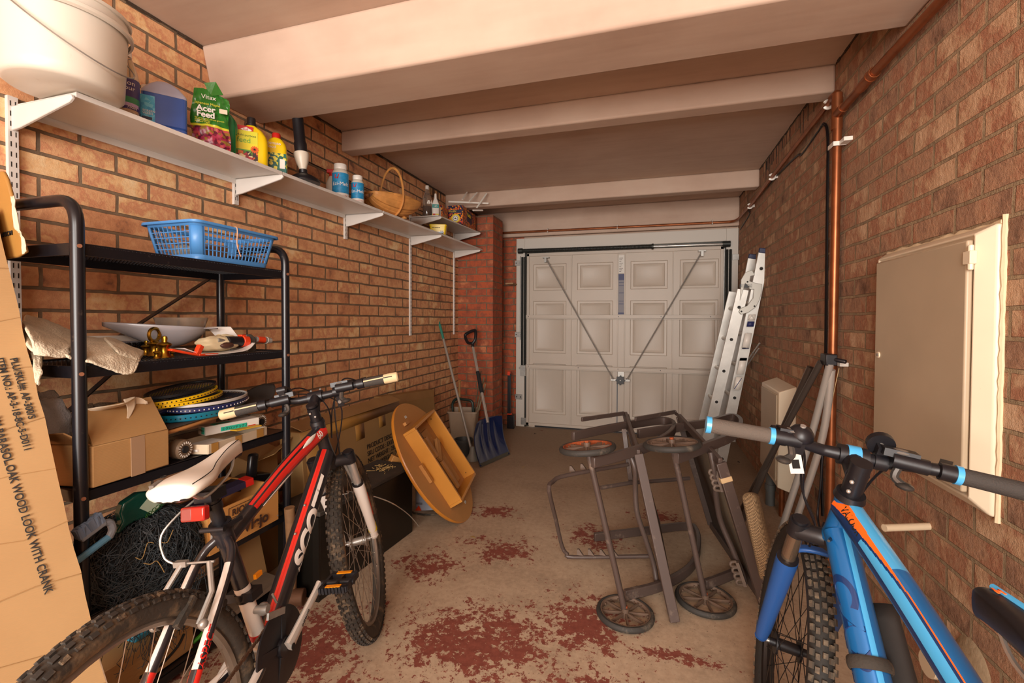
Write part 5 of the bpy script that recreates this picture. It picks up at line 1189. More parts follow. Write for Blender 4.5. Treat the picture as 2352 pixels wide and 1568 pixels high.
# drop so the lowest corner touches the floor
low = min(0, (wd*Wc).z, (-nd*Dc).z, (wd*Wc-nd*Dc).z); foot = foot+d*((-low)/d.z)
t = thing('parasol_box', 'very tall cardboard parasol carton leaning at the left edge, printed along its length', 'box', foot)
r = random.Random(9)
mb = MB().use(m_box); n = 26; rings = []
for i in range(n+1):
    p = foot+d*L_*i/n; j = (lambda: Vector((r.uniform(-1, 1), r.uniform(-1, 1), 0))*.0022)
    rings.append([p+j(), p+wd*Wc+j(), p+wd*Wc-nd*Dc+j(), p-nd*Dc+j()])
vs = [q for rg in rings for q in rg]
mb.add(vs, [(i*4+q, i*4+(q+1) % 4, (i+1)*4+(q+1) % 4, (i+1)*4+q) for i in range(n) for q in range(4)]+[(3, 2, 1, 0), (n*4, n*4+1, n*4+2, n*4+3)])
mb.build('carton', None, t, ang=50)
for i in range(9):      # creases
    zc = .25+i*.14; p = foot+d*zc; MB().use(m_cardd).tube([p+nd*.0014, p+wd*Wc*.5+nd*.0016+d*.012*(-1)**i, p+wd*Wc+nd*.0014+d*.01], .0011, 5).build('crease', None, t)
xdir = (-d-wd*.05).normalized(); ydir = -wd
def line(s, u, along, size):
    p = foot+d*along+wd*u+nd*.0045
    text(s, p, xdir, ydir, size, m_ink, t, bold=.0004)
pA = lambda u_, v_: None
line('PLU/SKU#: AP-300/S', .036, 1.12, .0195); line('ITEM NO.: AP-3-18-8C-5-D011', .060, 1.125, .0195); line('Sahara 3M PARASOL.OAK WOOD LOOK WITH CRANK', .094, 1.04, .0215)
# taped torn end
p = head+wd*Wc*.0
o = MB().use(m_tape).prism([at(u, v, Y=.82) for u, v in ((-30, 395), (5, 392), (14, 410), (25, 450), (34, 520), (46, 540), (58, 578), (38, 590), (15, 594), (-30, 600))], (0, 1, 0), .010).build('taped_end', None, t, bev=.004)
strip([[at(26, 450, Y=.815), at(33, 450, Y=.815)], [at(33, 520, Y=.812), at(42, 518, Y=.812)], [at(48, 540, Y=.81), at(58, 552, Y=.81)], [at(52, 585, Y=.81), at(60, 576, Y=.81)]], 5, jit=.0015, seed=9).build('torn_edge', m_fluff, t, solid=.002)
text('x75CM', at(2, 545, Y=.818), at(30, 538, Y=.818)-at(2, 545, Y=.818), (0, 0, 1), .017, m_ink, t, bold=.0005)

# ------------------------------------------------------------------ large cartons against the wall
m_big = cardboard('large_carton_board', '#9c7a4c', '#ad8a5a', 2.)
def on(u, v, X): return at(u, v, X=X)
# plane of the front of the big box: leaning slightly, X from -1.66 near to -1.72 far
t = thing('cardboard_box', 'large flat furniture carton with printed product lines leaning on the left wall', 'box', (-1.72, 2.3, 0))
fa, fb = Vector((-1.66, 1.86, .66)), Vector((-1.70, 2.86, .655))
ga, gb = Vector((-1.60, 1.86, 0.001)), Vector((-1.64, 2.86, 0.001))
bk = Vector((-.13, 0, 0))
MB().use(m_big).hexa([ga, gb, gb+bk, ga+bk, fa, fb, fb+bk, fa+bk]).build('carton', None, t, bev=.004)
fp = lambda u, h, off=.0008: ga+(gb-ga)*u+(fa-ga)*h+Vector((1, 0, .09)).normalized()*off
def patch(u0, h0, u1, h1, m, nm, off=.0008): MB().use(m).add([fp(u0, h0, off), fp(u1, h0, off), fp(u1, h1, off), fp(u0, h1, off)], [(0, 1, 2, 3)]).build(nm, None, t, solid=.0008)
patch(0, .90, 1, .995, m_tape, 'tape_strip'); patch(.03, .45, .30, .92, m_tape, 'tape_strip'); patch(.46, .76, .55, .9, m_tape, 'tape_strip'); patch(.72, .79, .80, .9, m_tape, 'tape_strip')
dirx = (gb-ga).normalized(); diry = (fa-ga).normalized()
text('PRODUCT DESC : Tall Garden Storage\nSKU CODE : EX13005\nNET WEIGHT : 23.5 kgs\nGROSS WEIGHT : 25 kgs\nPKG DIMENSION : 1340\nCOLOUR : Green', fp(.56, .645, .002), dirx, diry, .041, m_ink, t, lh=1.02)
o = MB().use(m_cardd).hexa([fa+Vector((-.005, .02, .002)), fa+Vector((-.007, .97, .0)), fa+Vector((-.10, .97, .03)), fa+Vector((-.10, .02, .03)), fa+Vector((-.005, .02, .006)), fa+Vector((-.007, .97, .005)), fa+Vector((-.10, .97, .035)), fa+Vector((-.10, .02, .035))]).build('open_flap', None, t)
t = thing('cardboard_box', 'second large taped carton behind, ending beside the oval table top', 'box', (-1.84, 3.2, 0))
ga2, gb2, fa2, fb2 = Vector((-1.80, 2.92, .001)), Vector((-1.80, 3.72, .001)), Vector((-1.86, 2.92, .66)), Vector((-1.86, 3.72, .60))
MB().use(m_big).hexa([ga2, gb2, gb2+Vector((-.085, 0, 0)), ga2+Vector((-.085, 0, 0)), fa2, fb2, fb2+Vector((-.085, 0, 0)), fa2+Vector((-.085, 0, 0))]).build('carton', None, t, bev=.004)
MB().use(m_tape).hexa([ga2+(fa2-ga2)*.9+Vector((.001, 0, 0)), gb2+(fb2-gb2)*.9+Vector((.001, 0, 0)), gb2+(fb2-gb2)*.9, ga2+(fa2-ga2)*.9, fa2+Vector((.002, 0, 0)), fb2+Vector((.002, 0, 0)), fb2, fa2]).build('tape_strip', None, t)
# torn carton with tower of junk beside the rack
t = thing('cardboard_box', 'crumpled open carton between the rack and the large furniture carton', 'box', (-1.83, 1.75, 0))
MB().use(m_cardd).hexa([(-1.94, 1.66, .001), (-1.74, 1.66, .001), (-1.76, 1.85, .001), (-1.94, 1.85, .001), (-1.94, 1.66, .60), (-1.75, 1.66, .56), (-1.79, 1.85, .585), (-1.94, 1.85, .62)]).build('carton', None, t, bev=.004)
MB().use(m_big).hexa([(-1.75, 1.66, .56), (-1.79, 1.85, .585), (-1.793, 1.85, .585), (-1.753, 1.66, .56), (-1.66, 1.70, .60), (-1.70, 1.86, .64), (-1.703, 1.86, .642), (-1.663, 1.70, .602)]).build('open_flap', None, t)
# ------------------------------------------------------------------ black chest
m_chest = mat('flaking_black_paint', '#16130f', .35, dirt='#6b6048', dscale=60, damt=.66)
m_chtop = mat('dusty_black_lid', '#3c342c', .8, var=.4, vscale=12, dirt='#7a6a52', dscale=20, damt=.6)
t = thing('wooden_chest', 'long low chest with flaking black paint on the floor behind the front wheel', 'chest', (-1.45, 2.0, 0))
A, B = Vector((-1.362, 1.64, 0)), Vector((-1.305, 2.345, 0)); inn = Vector((-.245, .02, 0))
MB().use(m_chest).hexa([A, B, B+inn, A+inn]+[p+Vector((0, 0, .372)) for p in (A, B, B+inn, A+inn)]).build('chest_body', None, t, bev=.004)
e = Vector((.006, -.006, 0)); MB().use(m_chtop).hexa([p+Vector((0, 0, .373)) for p in (A+e, B+Vector((.006, .006, 0)), B+inn, A+inn)]+[p+Vector((0, 0, .392)) for p in (A+e, B+Vector((.006, .006, 0)), B+inn, A+inn)]).build('lid', None, t, bev=.003)
MB().use(m_chest).box((A.x+.0, A.y-.008, 0), (A.x-.03, A.y, .37)).build('corner_batten', None, t)
o = lump((-1.40, 1.78, .425), .035, .055, .025, 31, .15, .393).build('work_glove', mat('cream_cotton', '#c9b090', .9, bump=.6, bscale=150), None, org=(-1.4, 1.78, .393)); tag(o, 'cream cotton glove on the near end of the black chest', 'glove')
o = MB().tube(spline([(-1.45, 1.70, .398), (-1.36, 1.80, .40), (-1.22, 2.0, .33), (-1.18, 2.12, .16), (-1.16, 2.2, .03)], 8), .0035, 6).build('steel_cable', m_chrome, None, org=(-1.36, 1.8, .4))
bpy.data.objects.remove(o)
pts = [at(800, 1128, Y=1.86), at(860, 1140, Y=1.95), at(905, 1158, Y=2.05), at(940, 1183, Y=2.2), at(962, 1208, Y=2.3)]
o = MB().tube(spline([Vector((-1.42, 1.78, .40)), Vector((-1.36, 1.83, .405))]+pts, 8), .003, 6).build('steel_cable', m_chrome, None, org=pts[0]); tag(o, 'springy steel cable curling over the edge of the black chest', 'cable')
mb = MB(); r = random.Random(2)
for i in range(40):
    p = Vector((-1.42+r.uniform(-.05, .05), 2.22+r.uniform(-.05, .05), .394)); mb.bar(p, p+Vector((r.uniform(-.03, .03), r.uniform(-.03, .03), r.uniform(0, .01))), .0025, .0025)
o = mb.build('wood_shavings', mat('dry_straw', '#b09058', .8), None, org=(-1.42, 2.2, .393)); tag(o, 'pinch of dry shavings on the far end of the black chest', 'shavings', kind='stuff')
m_beech = mat('beech_wood', '#b98244', .5, var=.18, vscale=10)
for (u, v, dx_, l) in ((912, 1045, 0, 'square beech block end sticking out behind the oval table top'), (898, 1052, .05, 'angled beech block beneath the square one behind the table top')):
    p = at(u, v, X=-1.46); o = MB().use(m_beech).bar(p, p+Vector((.10, .12, -.07-dx_*.3)), .045, .045).build('wood_block', None, None, org=p, bev=.003); tag(o, l, 'block', 'beech blocks behind the table top')
# sledge hammer
t = thing('sledge_hammer', 'old long handled hammer standing head down beside the black chest', 'hammer', (-1.455, 1.585, 0))
m_ash = mat('worn_ash_handle', '#8a6542', .7, var=.3, vscale=20, bump=.3)
MB().use(m_ash).tube([(-1.47, 1.592, .06), (-1.46, 1.585, .25), (-1.462, 1.575, .425)], .021, 14).build('handle', None, t)
MB().use(mat('rusty_iron', '#6b4a35', .7, .5, bump=.4)).cyl((-1.50, 1.56, .036), (-1.41, 1.60, .036), .035, n=16).build('head', None, t, bev=.004)
# ------------------------------------------------------------------ drop leaf table lying on its edge
tabc = Vector((-1.281, 2.5891, .3458)); Rm = Matrix(((-.1613, -.5173, .8405), (.9828, -.1617, .0891), (.0898, .8404, .5345)))
Mt = Rm.to_4x4(); Mt.translation = tabc
m_ven = cardboard('honey_veneer', '#b07f4a', '#c09058', 1.2); m_edge = mat('orange_varnish', '#c87f2a', .3, var=.1, coat=.3); m_apr = mat('orange_beech', '#c98a3a', .35, var=.1, vscale=5)
t = thing('table_top', 'honey coloured oval table top tipped on its edge showing its frame underneath', 'table', tabc)
a_l, b_l, h_a, wA, lA, off = .4097, .344, .0869, .1946, .2445, .0235
mb = MB(Mt).use(m_ven); N_ = 72
el = [(b_l*math.cos(2*PI*i/N_), a_l*math.sin(2*PI*i/N_)) for i in range(N_)]
mb.prism([Mt.inverted() @ Mt @ Vector((x, y, -.020)) for x, y in el], (0, 0, 1), .020)
mb.v = []; mb.f = []; mb.mi = []
mb.add([(x, y, 0) for x, y in el]+[(x, y, -.02) for x, y in el], [tuple(range(N_)), tuple(range(N_, 2*N_))[::-1]])
mb.use(m_edge).add([(x, y, 0) for x, y in el]+[(x*1.008, y*1.008, -.006) for x, y in el]+[(x*1.008, y*1.008, -.014) for x, y in el]+[(x, y, -.02) for x, y in el], [(k*N_+i, k*N_+(i+1) % N_, (k+1)*N_+(i+1) % N_, (k+1)*N_+i) for k in range(3) for i in range(N_)])
mb.build('oval_top', None, t, ang=60)
mb = MB(Mt).use(m_apr)
MB(Mt).use(m_apr).box((-wA+off, -lA, 0), (-wA+off+.014, lA, h_a)).build('apron_rail', None, t, bev=.0015)
MB(Mt).use(m_apr).box((wA+off-.014, -lA, 0), (wA+off, lA+.0, h_a)).build('apron_rail', None, t, bev=.0015)
MB(Mt).use(m_apr).box((-wA+off-.0, lA, .0), (wA+off+.0, lA+.016, h_a*.98)).build('apron_end', None, t, bev=.0015)
MB(Mt).use(m_apr).box((-wA+off, -lA-.016, 0), (wA+off, -lA, h_a*.98)).build('apron_end', None, t, bev=.0015)
MB(Mt).use(mat('dark_gap', '#7b5730', .6)).box((-.045, -lA+.02, .0), (-.035, lA-.02, .035)).build('centre_rail', None, t)
MB(Mt).use(m_beech).box((-.035, -lA+.03, 0), (-.005, -.02, .05)).build('centre_rail', None, t, bev=.001); MB(Mt).use(m_beech).box((-.06, .02, 0), (-.03, .16, .055)).build('centre_rail', None, t, bev=.001)
MB(Mt).use(m_ven).box((.0, -lA+.04, 0), (.11, .02, .022)).build('leg_board', None, t, bev=.001); MB(Mt).use(m_ven).box((.0, .05, 0), (.10, .19, .02)).build('leg_board', None, t, bev=.001)
MB(Mt @ RZ(R_(35))).use(m_ven).box((-.03, -.0, .03), (.13, .035, .05)).build('swing_bracket', None, t, bev=.001)
MB(Mt).use(m_beech).box((-.22, -.06, 0), (-.195, .06, .02)).build('leaf_cleat', None, t, bev=.001); MB(Mt).use(m_beech).box((-.10, .29, 0), (-.05, .31, .02)).build('leaf_cleat', None, t, bev=.001)
for (x, y) in ((wA+off-.05, lA-.03), (wA+off-.07, lA-.03), (wA+off-.06, -lA+.03)): MB(Mt).use(m_ink).cyl((wA+off-.015, y, h_a*.4), (wA+off-.0155, y, h_a*.4), .004, n=8).build('screw_hole', None, t)
for (x, y) in ((-.02, .33), (.03, -.33)): MB(Mt).use(m_chrome).box((x-.012, y-.008, 0), (x+.012, y+.008, .003)).build('catch_plate', None, t)
# ------------------------------------------------------------------ bag of plaster
t = thing('product_bag', 'blue, white and tan round-bottomed bag with a warning triangle under the table top', 'bag', (-1.36, 2.72, 0))
def bagc(u, v):
    a = 2*PI*u; rr = .105*(1-.12*max(0, v-.5)*2); return Vector((-1.37+rr*math.cos(a)*1.0, 2.71+rr*math.sin(a)*.85, .005+.30*v-.006*math.cos(3*a)))
mb = MB().grid(bagc, 40, 12); o = mb.build('bag_body', None, t)
for m_ in (mat('bag_blue', '#2f7ca6', .5, bump=.4, bscale=20), mat('bag_white', '#b4bccc', .5, bump=.4, bscale=20), mat('bag_tan', '#b07a35', .5, bump=.4, bscale=20)): o.data.materials.append(m_)
for p_ in o.data.polygons:
    c = p_.center; 
    p_.material_index = 0 if c.z > .115 else (2 if c.x > .07 or c.x*.6+.15 < 0 and 0 else 1)
    if c.z <= .115 and c.x+c.y*.6 > .035: p_.material_index = 2
q = lambda u, v: at(u, v, X=-1.275)
cc = at(962, 1168, X=-1.292)
MB().use(m_or).prism([at(962, 1160, Y=2.615), at(968, 1172, Y=2.615), at(953, 1172, Y=2.615)], (.5, -.8, 0), .002).build('warning_triangle', None, t)
for v_ in (1154, 1156.5, 1175, 1177): MB().use(m_ink).bar(at(956, v_, Y=2.612), at(970, v_+1, Y=2.612), .001, .0022).build('label_print', None, t)
o = MB().tube([Vector((-1.37+.16*math.cos(a), 2.70+.14*math.sin(a), .006)) for a in [R_(x) for x in range(-120, 60, 12)]], .006, 8).build('rubber_hose', m_rubber, None, org=(-1.3, 2.6, 0)); tag(o, 'dark hose lying on the floor round the plaster bag', 'hose')
# ------------------------------------------------------------------ corner by the pier
m_bin = mat('beige_bin_plastic', '#a58f78', .5, var=.1)
bc_ = Vector((-1.73, 4.12, 0)); t = thing('waste_bin', 'square beige plastic bin holding garden sticks in front of the pier', 'bin', bc_)
Mb_ = T(*bc_) @ RZ(R_(12))
MB(Mb_).rbox([(.10, .09, 0, .02), (.105, .095, .01, .02), (.135, .12, .335, .025), (.145, .13, .337, .025), (.145, .13, .352, .025), (.132, .117, .352, .022), (.10, .09, .02, .02)], n=5).build('bin_body', m_bin, t, ang=50)
for k, (x, y, tx, ty, h_, r_, c_, l) in enumerate(((-.05, .0, -.07, .05, .62, .011, '#a9804c', 'pale round wooden rod with a knob end standing in the beige bin'), (.05, .03, .17, .10, .66, .008, '#6f6249', 'split bamboo cane leaning out of the beige bin'), (.06, .0, .20, .06, .60, .007, '#84765a', 'thin grey cane leaning right out of the beige bin'), (.04, .05, .13, .12, .72, .006, '#5a4c38', 'long dark twig leaning out of the beige bin'))):
    a = bc_+Vector((x, y, .03)); b = bc_+Vector((tx, ty, h_)); mb = MB().tube([a, b], r_, 8)
    if k == 0: mb.sphere(b, .017, sz=.8)
    o = mb.build('garden_stick', mat('stick%d' % k, c_, .7, var=.2, vscale=20), None, org=a); tag(o, l, 'stick', 'sticks standing in the beige bin')
o = MB().tube([bc_+Vector((-.12, .02, .03)), bc_+Vector((-.14, .03, .40)), bc_+Vector((-.10, .03, .45)), bc_+Vector((.08, .02, .44)), bc_+Vector((.09, .02, .30))], .014, 8, fillet=.04).build('hand_tool', mat('dark_green_handle', '#1c2f28', .5), None, org=bc_+Vector((-.1, 0, .03))); tag(o, 'dark green looped tool handle hooked in the beige bin', 'tool')
pt = Vector((-1.60, 3.80, 0)); t = thing('plant_pot', 'small dark plastic pot standing beside the beige bin', 'pot', pt)
MB(T(*pt)).lathe([(.0, .0), (.06, 0), (.078, .135), (.085, .137), (.085, .155), (.078, .155), (.058, .01), (0, .008)], n=28, cap=False).build('pot_body', mat('dark_grey_pot', '#3d3d3a', .5), t)
# mop
a, b = at(1010, 745, Y=3.95), at(1078, 1062, X=-1.50); b = Vector((-1.475, 3.70, .055))
t = thing('mop', 'grey pole mop with a green tip leaning on the wall in the corner', 'mop', (b.x, b.y, 0))
MB().use(mat('grey_pole', '#8d8378', .4)).tube([b, a+(b-a)*.12], .0115, 10).build('pole', None, t)
MB().use(mat('teal_grip', '#2d7d6c', .4)).tube([a+(b-a)*.12, a+(b-a)*.02, a], [.0125, .013, .009][0], 10).build('grip', None, t)
MB().torus(a+Vector((0, 0, .012)), (1, .2, 0), .014, .004, 20, 6).build('hanging_loop', mat('teal_grip', '#2d7d6c', .4), t)
MB(T(b.x, b.y, 0)).lathe([(.055, .002), (.05, .03), (.03, .06), (.018, .12), (.0, .125)], n=20).build('socket', mat('grey_socket', '#8a877d', .5), t)
# snow shovel
t = thing('snow_shovel', 'blue snow shovel with a black D grip leaning on the brick pier', 'shovel', (-1.29, 3.74, 0))
m_blade = mat('metallic_blue_blade', '#0c2350', .16, .25, coat=.5); m_foam = mat('black_foam', '#1a1a1c', .85)
P1, P2 = at(1100, 1073, Z=0.004), at(1168, 1043, Z=0.004)
bt = at(1118, 958, Y=4.0); g1 = at(1103, 905, Y=4.05); hd_ = at(1086, 800, Y=4.2)
ex = (P2-P1).normalized(); mid_ = (P1+P2)/2; up_ = (bt-mid_); H_ = up_.length; up_.normalize(); ez = ex.cross(up_).normalized()
if ez.y > 0: ez = -ez
Wb = (P2-P1).length
def blade(u, v):
    x = (u-.5)*Wb*(1.0 if v < .6 else 1-.12*((v-.6)/.4)**2); y = H_*v
    if v > .55: y -= H_*.10*abs(2*u-1)**2.5*(v-.55)/.45
    c = -.05*(abs(2*u-1)**2)*(.35+.65*v)*(-1); z = c*1.0-.018*math.exp(-((u-.5)/.06)**2)*min(1, v*1.6)*-1-.045*math.sin(PI*v*.9)
    z += .012*math.exp(-((u-.28)/.05)**2)*math.sin(PI*v)+.012*math.exp(-((u-.72)/.05)**2)*math.sin(PI*v)
    return mid_+ex*x+up_*y+ez*z
MB().grid(blade, 40, 30).build('blade', m_blade, t, solid=.004)
MB().use(mat('dull_edge_strip', '#57544a', .5, .5)).bar(P1+ez*.012+up_*.008, P2+ez*.012+up_*.008, .006, .03, upv=up_).build('wear_strip', None, t)
top = at(1086, 797, Y=4.25); s0 = bt-up_*.06+ez*.0
ax_ = (top-s0)
MB().use(m_chrome).tube([s0, top], .0135, 14).build('shaft', None, t)
MB().use(m_foam).tube([s0+ax_*.38, s0+ax_*.66], .0185, 14).build('foam_sleeve', None, t)
g = at(1070, 762, Y=4.28); a_n = ax_.normalized(); sx_ = a_n.cross(Vector((0, 1, .2))).normalized()
c0 = top; Dp = [c0, c0+a_n*.04, c0+a_n*.07+sx_*.045, c0+a_n*.15+sx_*.062, c0+a_n*.17+sx_*.03, c0+a_n*.17-sx_*.04, c0+a_n*.15-sx_*.065, c0+a_n*.07-sx_*.045, c0+a_n*.035]
MB().use(m_black).tube(spline(Dp, 5), .0155, 10).build('grip', None, t)
# black and orange tool beyond the pier
p = Vector((-1.52, 4.93, 0)); o = MB().use(m_black).box(p+Vector((-.018, -.012, .16)), p+Vector((.018, .012, .62)))
o.use(m_or).box(p+Vector((-.02, -.014, .60)), p+Vector((.012, .014, .645))).box(p+Vector((-.02, -.014, .155)), p+Vector((.03, .014, .17))).use(m_black).box(p+Vector((-.02, -.02, 0)), p+Vector((.06, .02, .15)))
o = o.build('hedge_trimmer', None, None, org=p, bev=.004); tag(o, 'tall black and orange garden tool standing behind the brick pier', 'tool')
# floor crumbs
for i, (u, v, c, l) in enumerate(((1244, 989, '#7a2f1a', 'tiny red brown leaf on the floor near the garage door'), (1229, 996, '#3a3020', 'dark seed fragment near the garage door'), (1696, 1061, '#2a2018', 'small curled dark leaf on the floor before the ladder'), (1086, 1234, '#a98a4a', 'small tan leaf on the open floor'), (1203, 1073, '#a98f5a', 'pale twig crumb on the concrete'))):
    p = at(u, v, Z=.0012); mb = MB(T(*p) @ RZ(i)); mb.grid(lambda a, b: Vector(((a-.5)*.035, (b-.5)*.014*math.sin(PI*min(.97, max(.03, a))), .004*math.sin(PI*a)+.001)), 8, 4)
    tag(mb.build('leaf', mat('leaf%d' % i, c, .8), None, org=p, solid=.0008), l, 'leaf', 'leaf litter on the floor')
# ------------------------------------------------------------------ bicycles
def rod(axis, p, k, a):
    axis = axis.normalized(); d = p-k; return k+d*math.cos(a)+axis.cross(d)*math.sin(a)+axis*(axis.dot(d))*(1-math.cos(a))
class Bike:
    def __init__(s, X, Y, psi, lean, steer, g):
        s.g = g; fx = Vector((math.cos(psi), math.sin(psi), 0)); ly = Vector((-math.sin(psi), math.cos(psi), 0)); uz = Vector((0, 0, 1))
        ly2 = ly*math.cos(lean)+uz*math.sin(lean); uz2 = uz*math.cos(lean)-ly*math.sin(lean)
        s.M = Matrix((fx, ly2, uz2)).transposed().to_4x4(); s.M.translation = Vector((X, Y, 0)); s.M3 = s.M.to_3x3()
        V = Vector; r = g['r']; s.rh = V((0, 0, r)); s.bb = V((math.sqrt(g['cs']**2-(r-g['bbh'])**2), 0, g['bbh'])); s.fh = V((g['wb'], 0, r))
        ha = g['ha']; s.sa = V((-math.cos(ha), 0, math.sin(ha))); s.nn = V((math.sin(ha), 0, math.cos(ha)))
        s.base = s.fh-s.nn*g['rake']; s.crown = s.base+s.sa*g['fl']; s.htop = s.crown+s.sa*g['hl']; s.steer = steer
        s.clamp = s.htop+s.sa*g['stemH']+s.nn*g['stemL']; s.sd = V((-math.cos(g['sta']), 0, math.sin(g['sta']))); s.stt = s.bb+s.sd*g['st']
        s.MS = s.M @ T(*s.base) @ Matrix.Rotation(steer, 4, s.sa) @ T(*(-s.base))   # steered frame
    def W(s, p): return s.M @ Vector(p)
    def S(s, p): return s.MS @ Vector(p)
def ctube(M, path, rads, sect, n=24, up0=(0, 0, 1), sx=1., sy=1., cap=True):
    """tube whose faces take materials by angle: sect = [(deg_from, deg_to, material)], 0 deg = to the side (t x up), 90 = up"""
    path = [Vector(p) for p in path]
    mb = MB(M); mats = [m for _, _, m in sect]
    for m in mats: mb.use(m)
    mb.use(sect[0][2]); f0 = len(mb.f); mb.ring(path, rads, n, cap, sx=sx, sy=sy, up0=up0)
    k = len(path)
    for i in range(k-1):
        for j in range(n):
            a = (j+.5)*360/n
            for lo, hi, m in sect:
                if (lo <= a < hi) or (lo <= a-360 < hi): mb.mi[f0+i*n+j] = mb.mats.index(m)
    return mb
def wraptext(s_, M, p0, ax, nrm, r, size, m, parent, name='lettering', bold=.0004, sx=1., shear=0.):
    """lettering wrapped on a tube: p0 on its axis, reading along ax, centred on the direction nrm"""
    ob = text(s_, (0, 0, 0), (1, 0, 0), (0, 1, 0), size, m, None, name, ext=.0003, bold=bold, sx=sx, shear=shear)
    ax = Vector(ax).normalized(); nrm = Vector(nrm); nrm = (nrm-ax*nrm.dot(ax)).normalized(); up_ = nrm.cross(ax); o0 = wloc(parent); p0 = Vector(p0)
    ys = [v.co.y for v in ob.data.vertices]; mid = (min(ys)+max(ys))/2
    for v in ob.data.vertices:
        a = (v.co.y-mid)/r; v.co = M @ (p0+ax*v.co.x+(nrm*math.cos(a)+up_*math.sin(a))*(r+.0006+v.co.z))-o0
    ob.parent = parent; return ob
def wheel(name, M, hub, r, parent, tyre_m, knob_m, rim_m, spoke_m, seed=1, knob=.0035, tw=.026, nk=88, hubm=None, rimw=.013, disc=False):
    """M: bike frame (maybe steered); wheel axis is local y"""
    Mw = M @ T(*hub); rr = r-tw*2+.004
    rim_o = MB(Mw).use(rim_m).torus((0, 0, 0), (0, 1, 0), rr-.006, .010, 72, 8, sx=1.0, sy=rimw/.010).build(name, None, parent)
    ty = MB(Mw).use(tyre_m).torus((0, 0, 0), (0, 1, 0), r-tw-knob*.3, tw-knob*.4, 80, 14, sx=1., sy=.93)
    ty.use(knob_m); rnd = random.Random(seed)
    for i in range(nk):
        a = 2*PI*i/nk
        for row, (lat, tan_, w_, l_) in enumerate(((-.0225, .5, .008, .013), (-.0115, 0, .0085, .012), (0, .5, .009, .011), (.0115, 0, .0085, .012), (.0225, .5, .008, .013))):
            aa = a+tan_*2*PI/nk*.5*(1 if row % 2 else -1); ph = lat/tw
            rad = r-tw+ (tw-knob*.5)*math.cos(ph*1.15); R3 = RY(-aa) @ T(rad, (tw-.001)*math.sin(ph*1.15)*.95, 0) @ RZ(ph*1.15)
            ty.box((-.001, -w_/2, -l_/2), (knob, w_/2, l_/2), M=R3)
    ty.build('tyre', None, rim_o, ang=40)
    sp = MB(Mw).use(spoke_m); ns = 32
    for i in range(ns):
        a = 2*PI*i/ns; side = 1 if i % 2 else -1; da = R_(58)*(1 if (i//2) % 2 else -1)
        h0 = Vector((.026*math.cos(a+da), side*.028, .026*math.sin(a+da))); h1 = Vector(((rr-.012)*math.cos(a), side*.002, (rr-.012)*math.sin(a)))
        sp.ring([h0, h1], .0011, 4)
    sp.build('spokes', None, rim_o)
    hb = MB(Mw).use(hubm or m_steel).cyl((0, -.045, 0), (0, .045, 0), .010, n=16).cyl((0, -.031, 0), (0, -.026, 0), .028, n=20).cyl((0, .031, 0), (0, .026, 0), .028, n=20).cyl((0, -.03, 0), (0, .03, 0), .015, n=16)
    hb.use(m_steel).cyl((0, -.062, 0), (0, .062, 0), .005, n=10).cyl((0, -.070, 0), (0, -.060, 0), .009, n=10).cyl((0, .070, 0), (0, .060, 0), .009, n=10)
    hb.build('hub', None, rim_o)
    return rim_o
m_tyre = mat('dusty_tyre', '#3a342d', .85, bump=.3, bscale=120, dirt='#8a7357', dscale=9, damt=.5)
m_knob = mat('worn_tread', '#332e29', .8, dirt='#978064', dscale=30, damt=.52)
m_rim = mat('grey_alloy_rim', '#8f877e', .35, .8, var=.15)
m_rimb = mat('black_alloy_rim', '#1d1b1b', .35, .3)
m_spk = mat('steel_spoke', '#b8afa3', .3, .9)
m_frb = mat('gunmetal_frame', '#232125', .3, coat=.4, dirt='#6e5f50', dscale=14, damt=.66); m_frr = mat('frame_red', '#d52a20', .28, coat=.4); m_frw = mat('frame_white', '#e4ded6', .3, coat=.4)
m_gripb = mat('dark_grip_rubber', '#3a3531', .8, bump=.4, bscale=300); m_gripc = mat('cream_grip', '#d2bb92', .7)
m_cable = mat('cable_housing', '#15151a', .4)

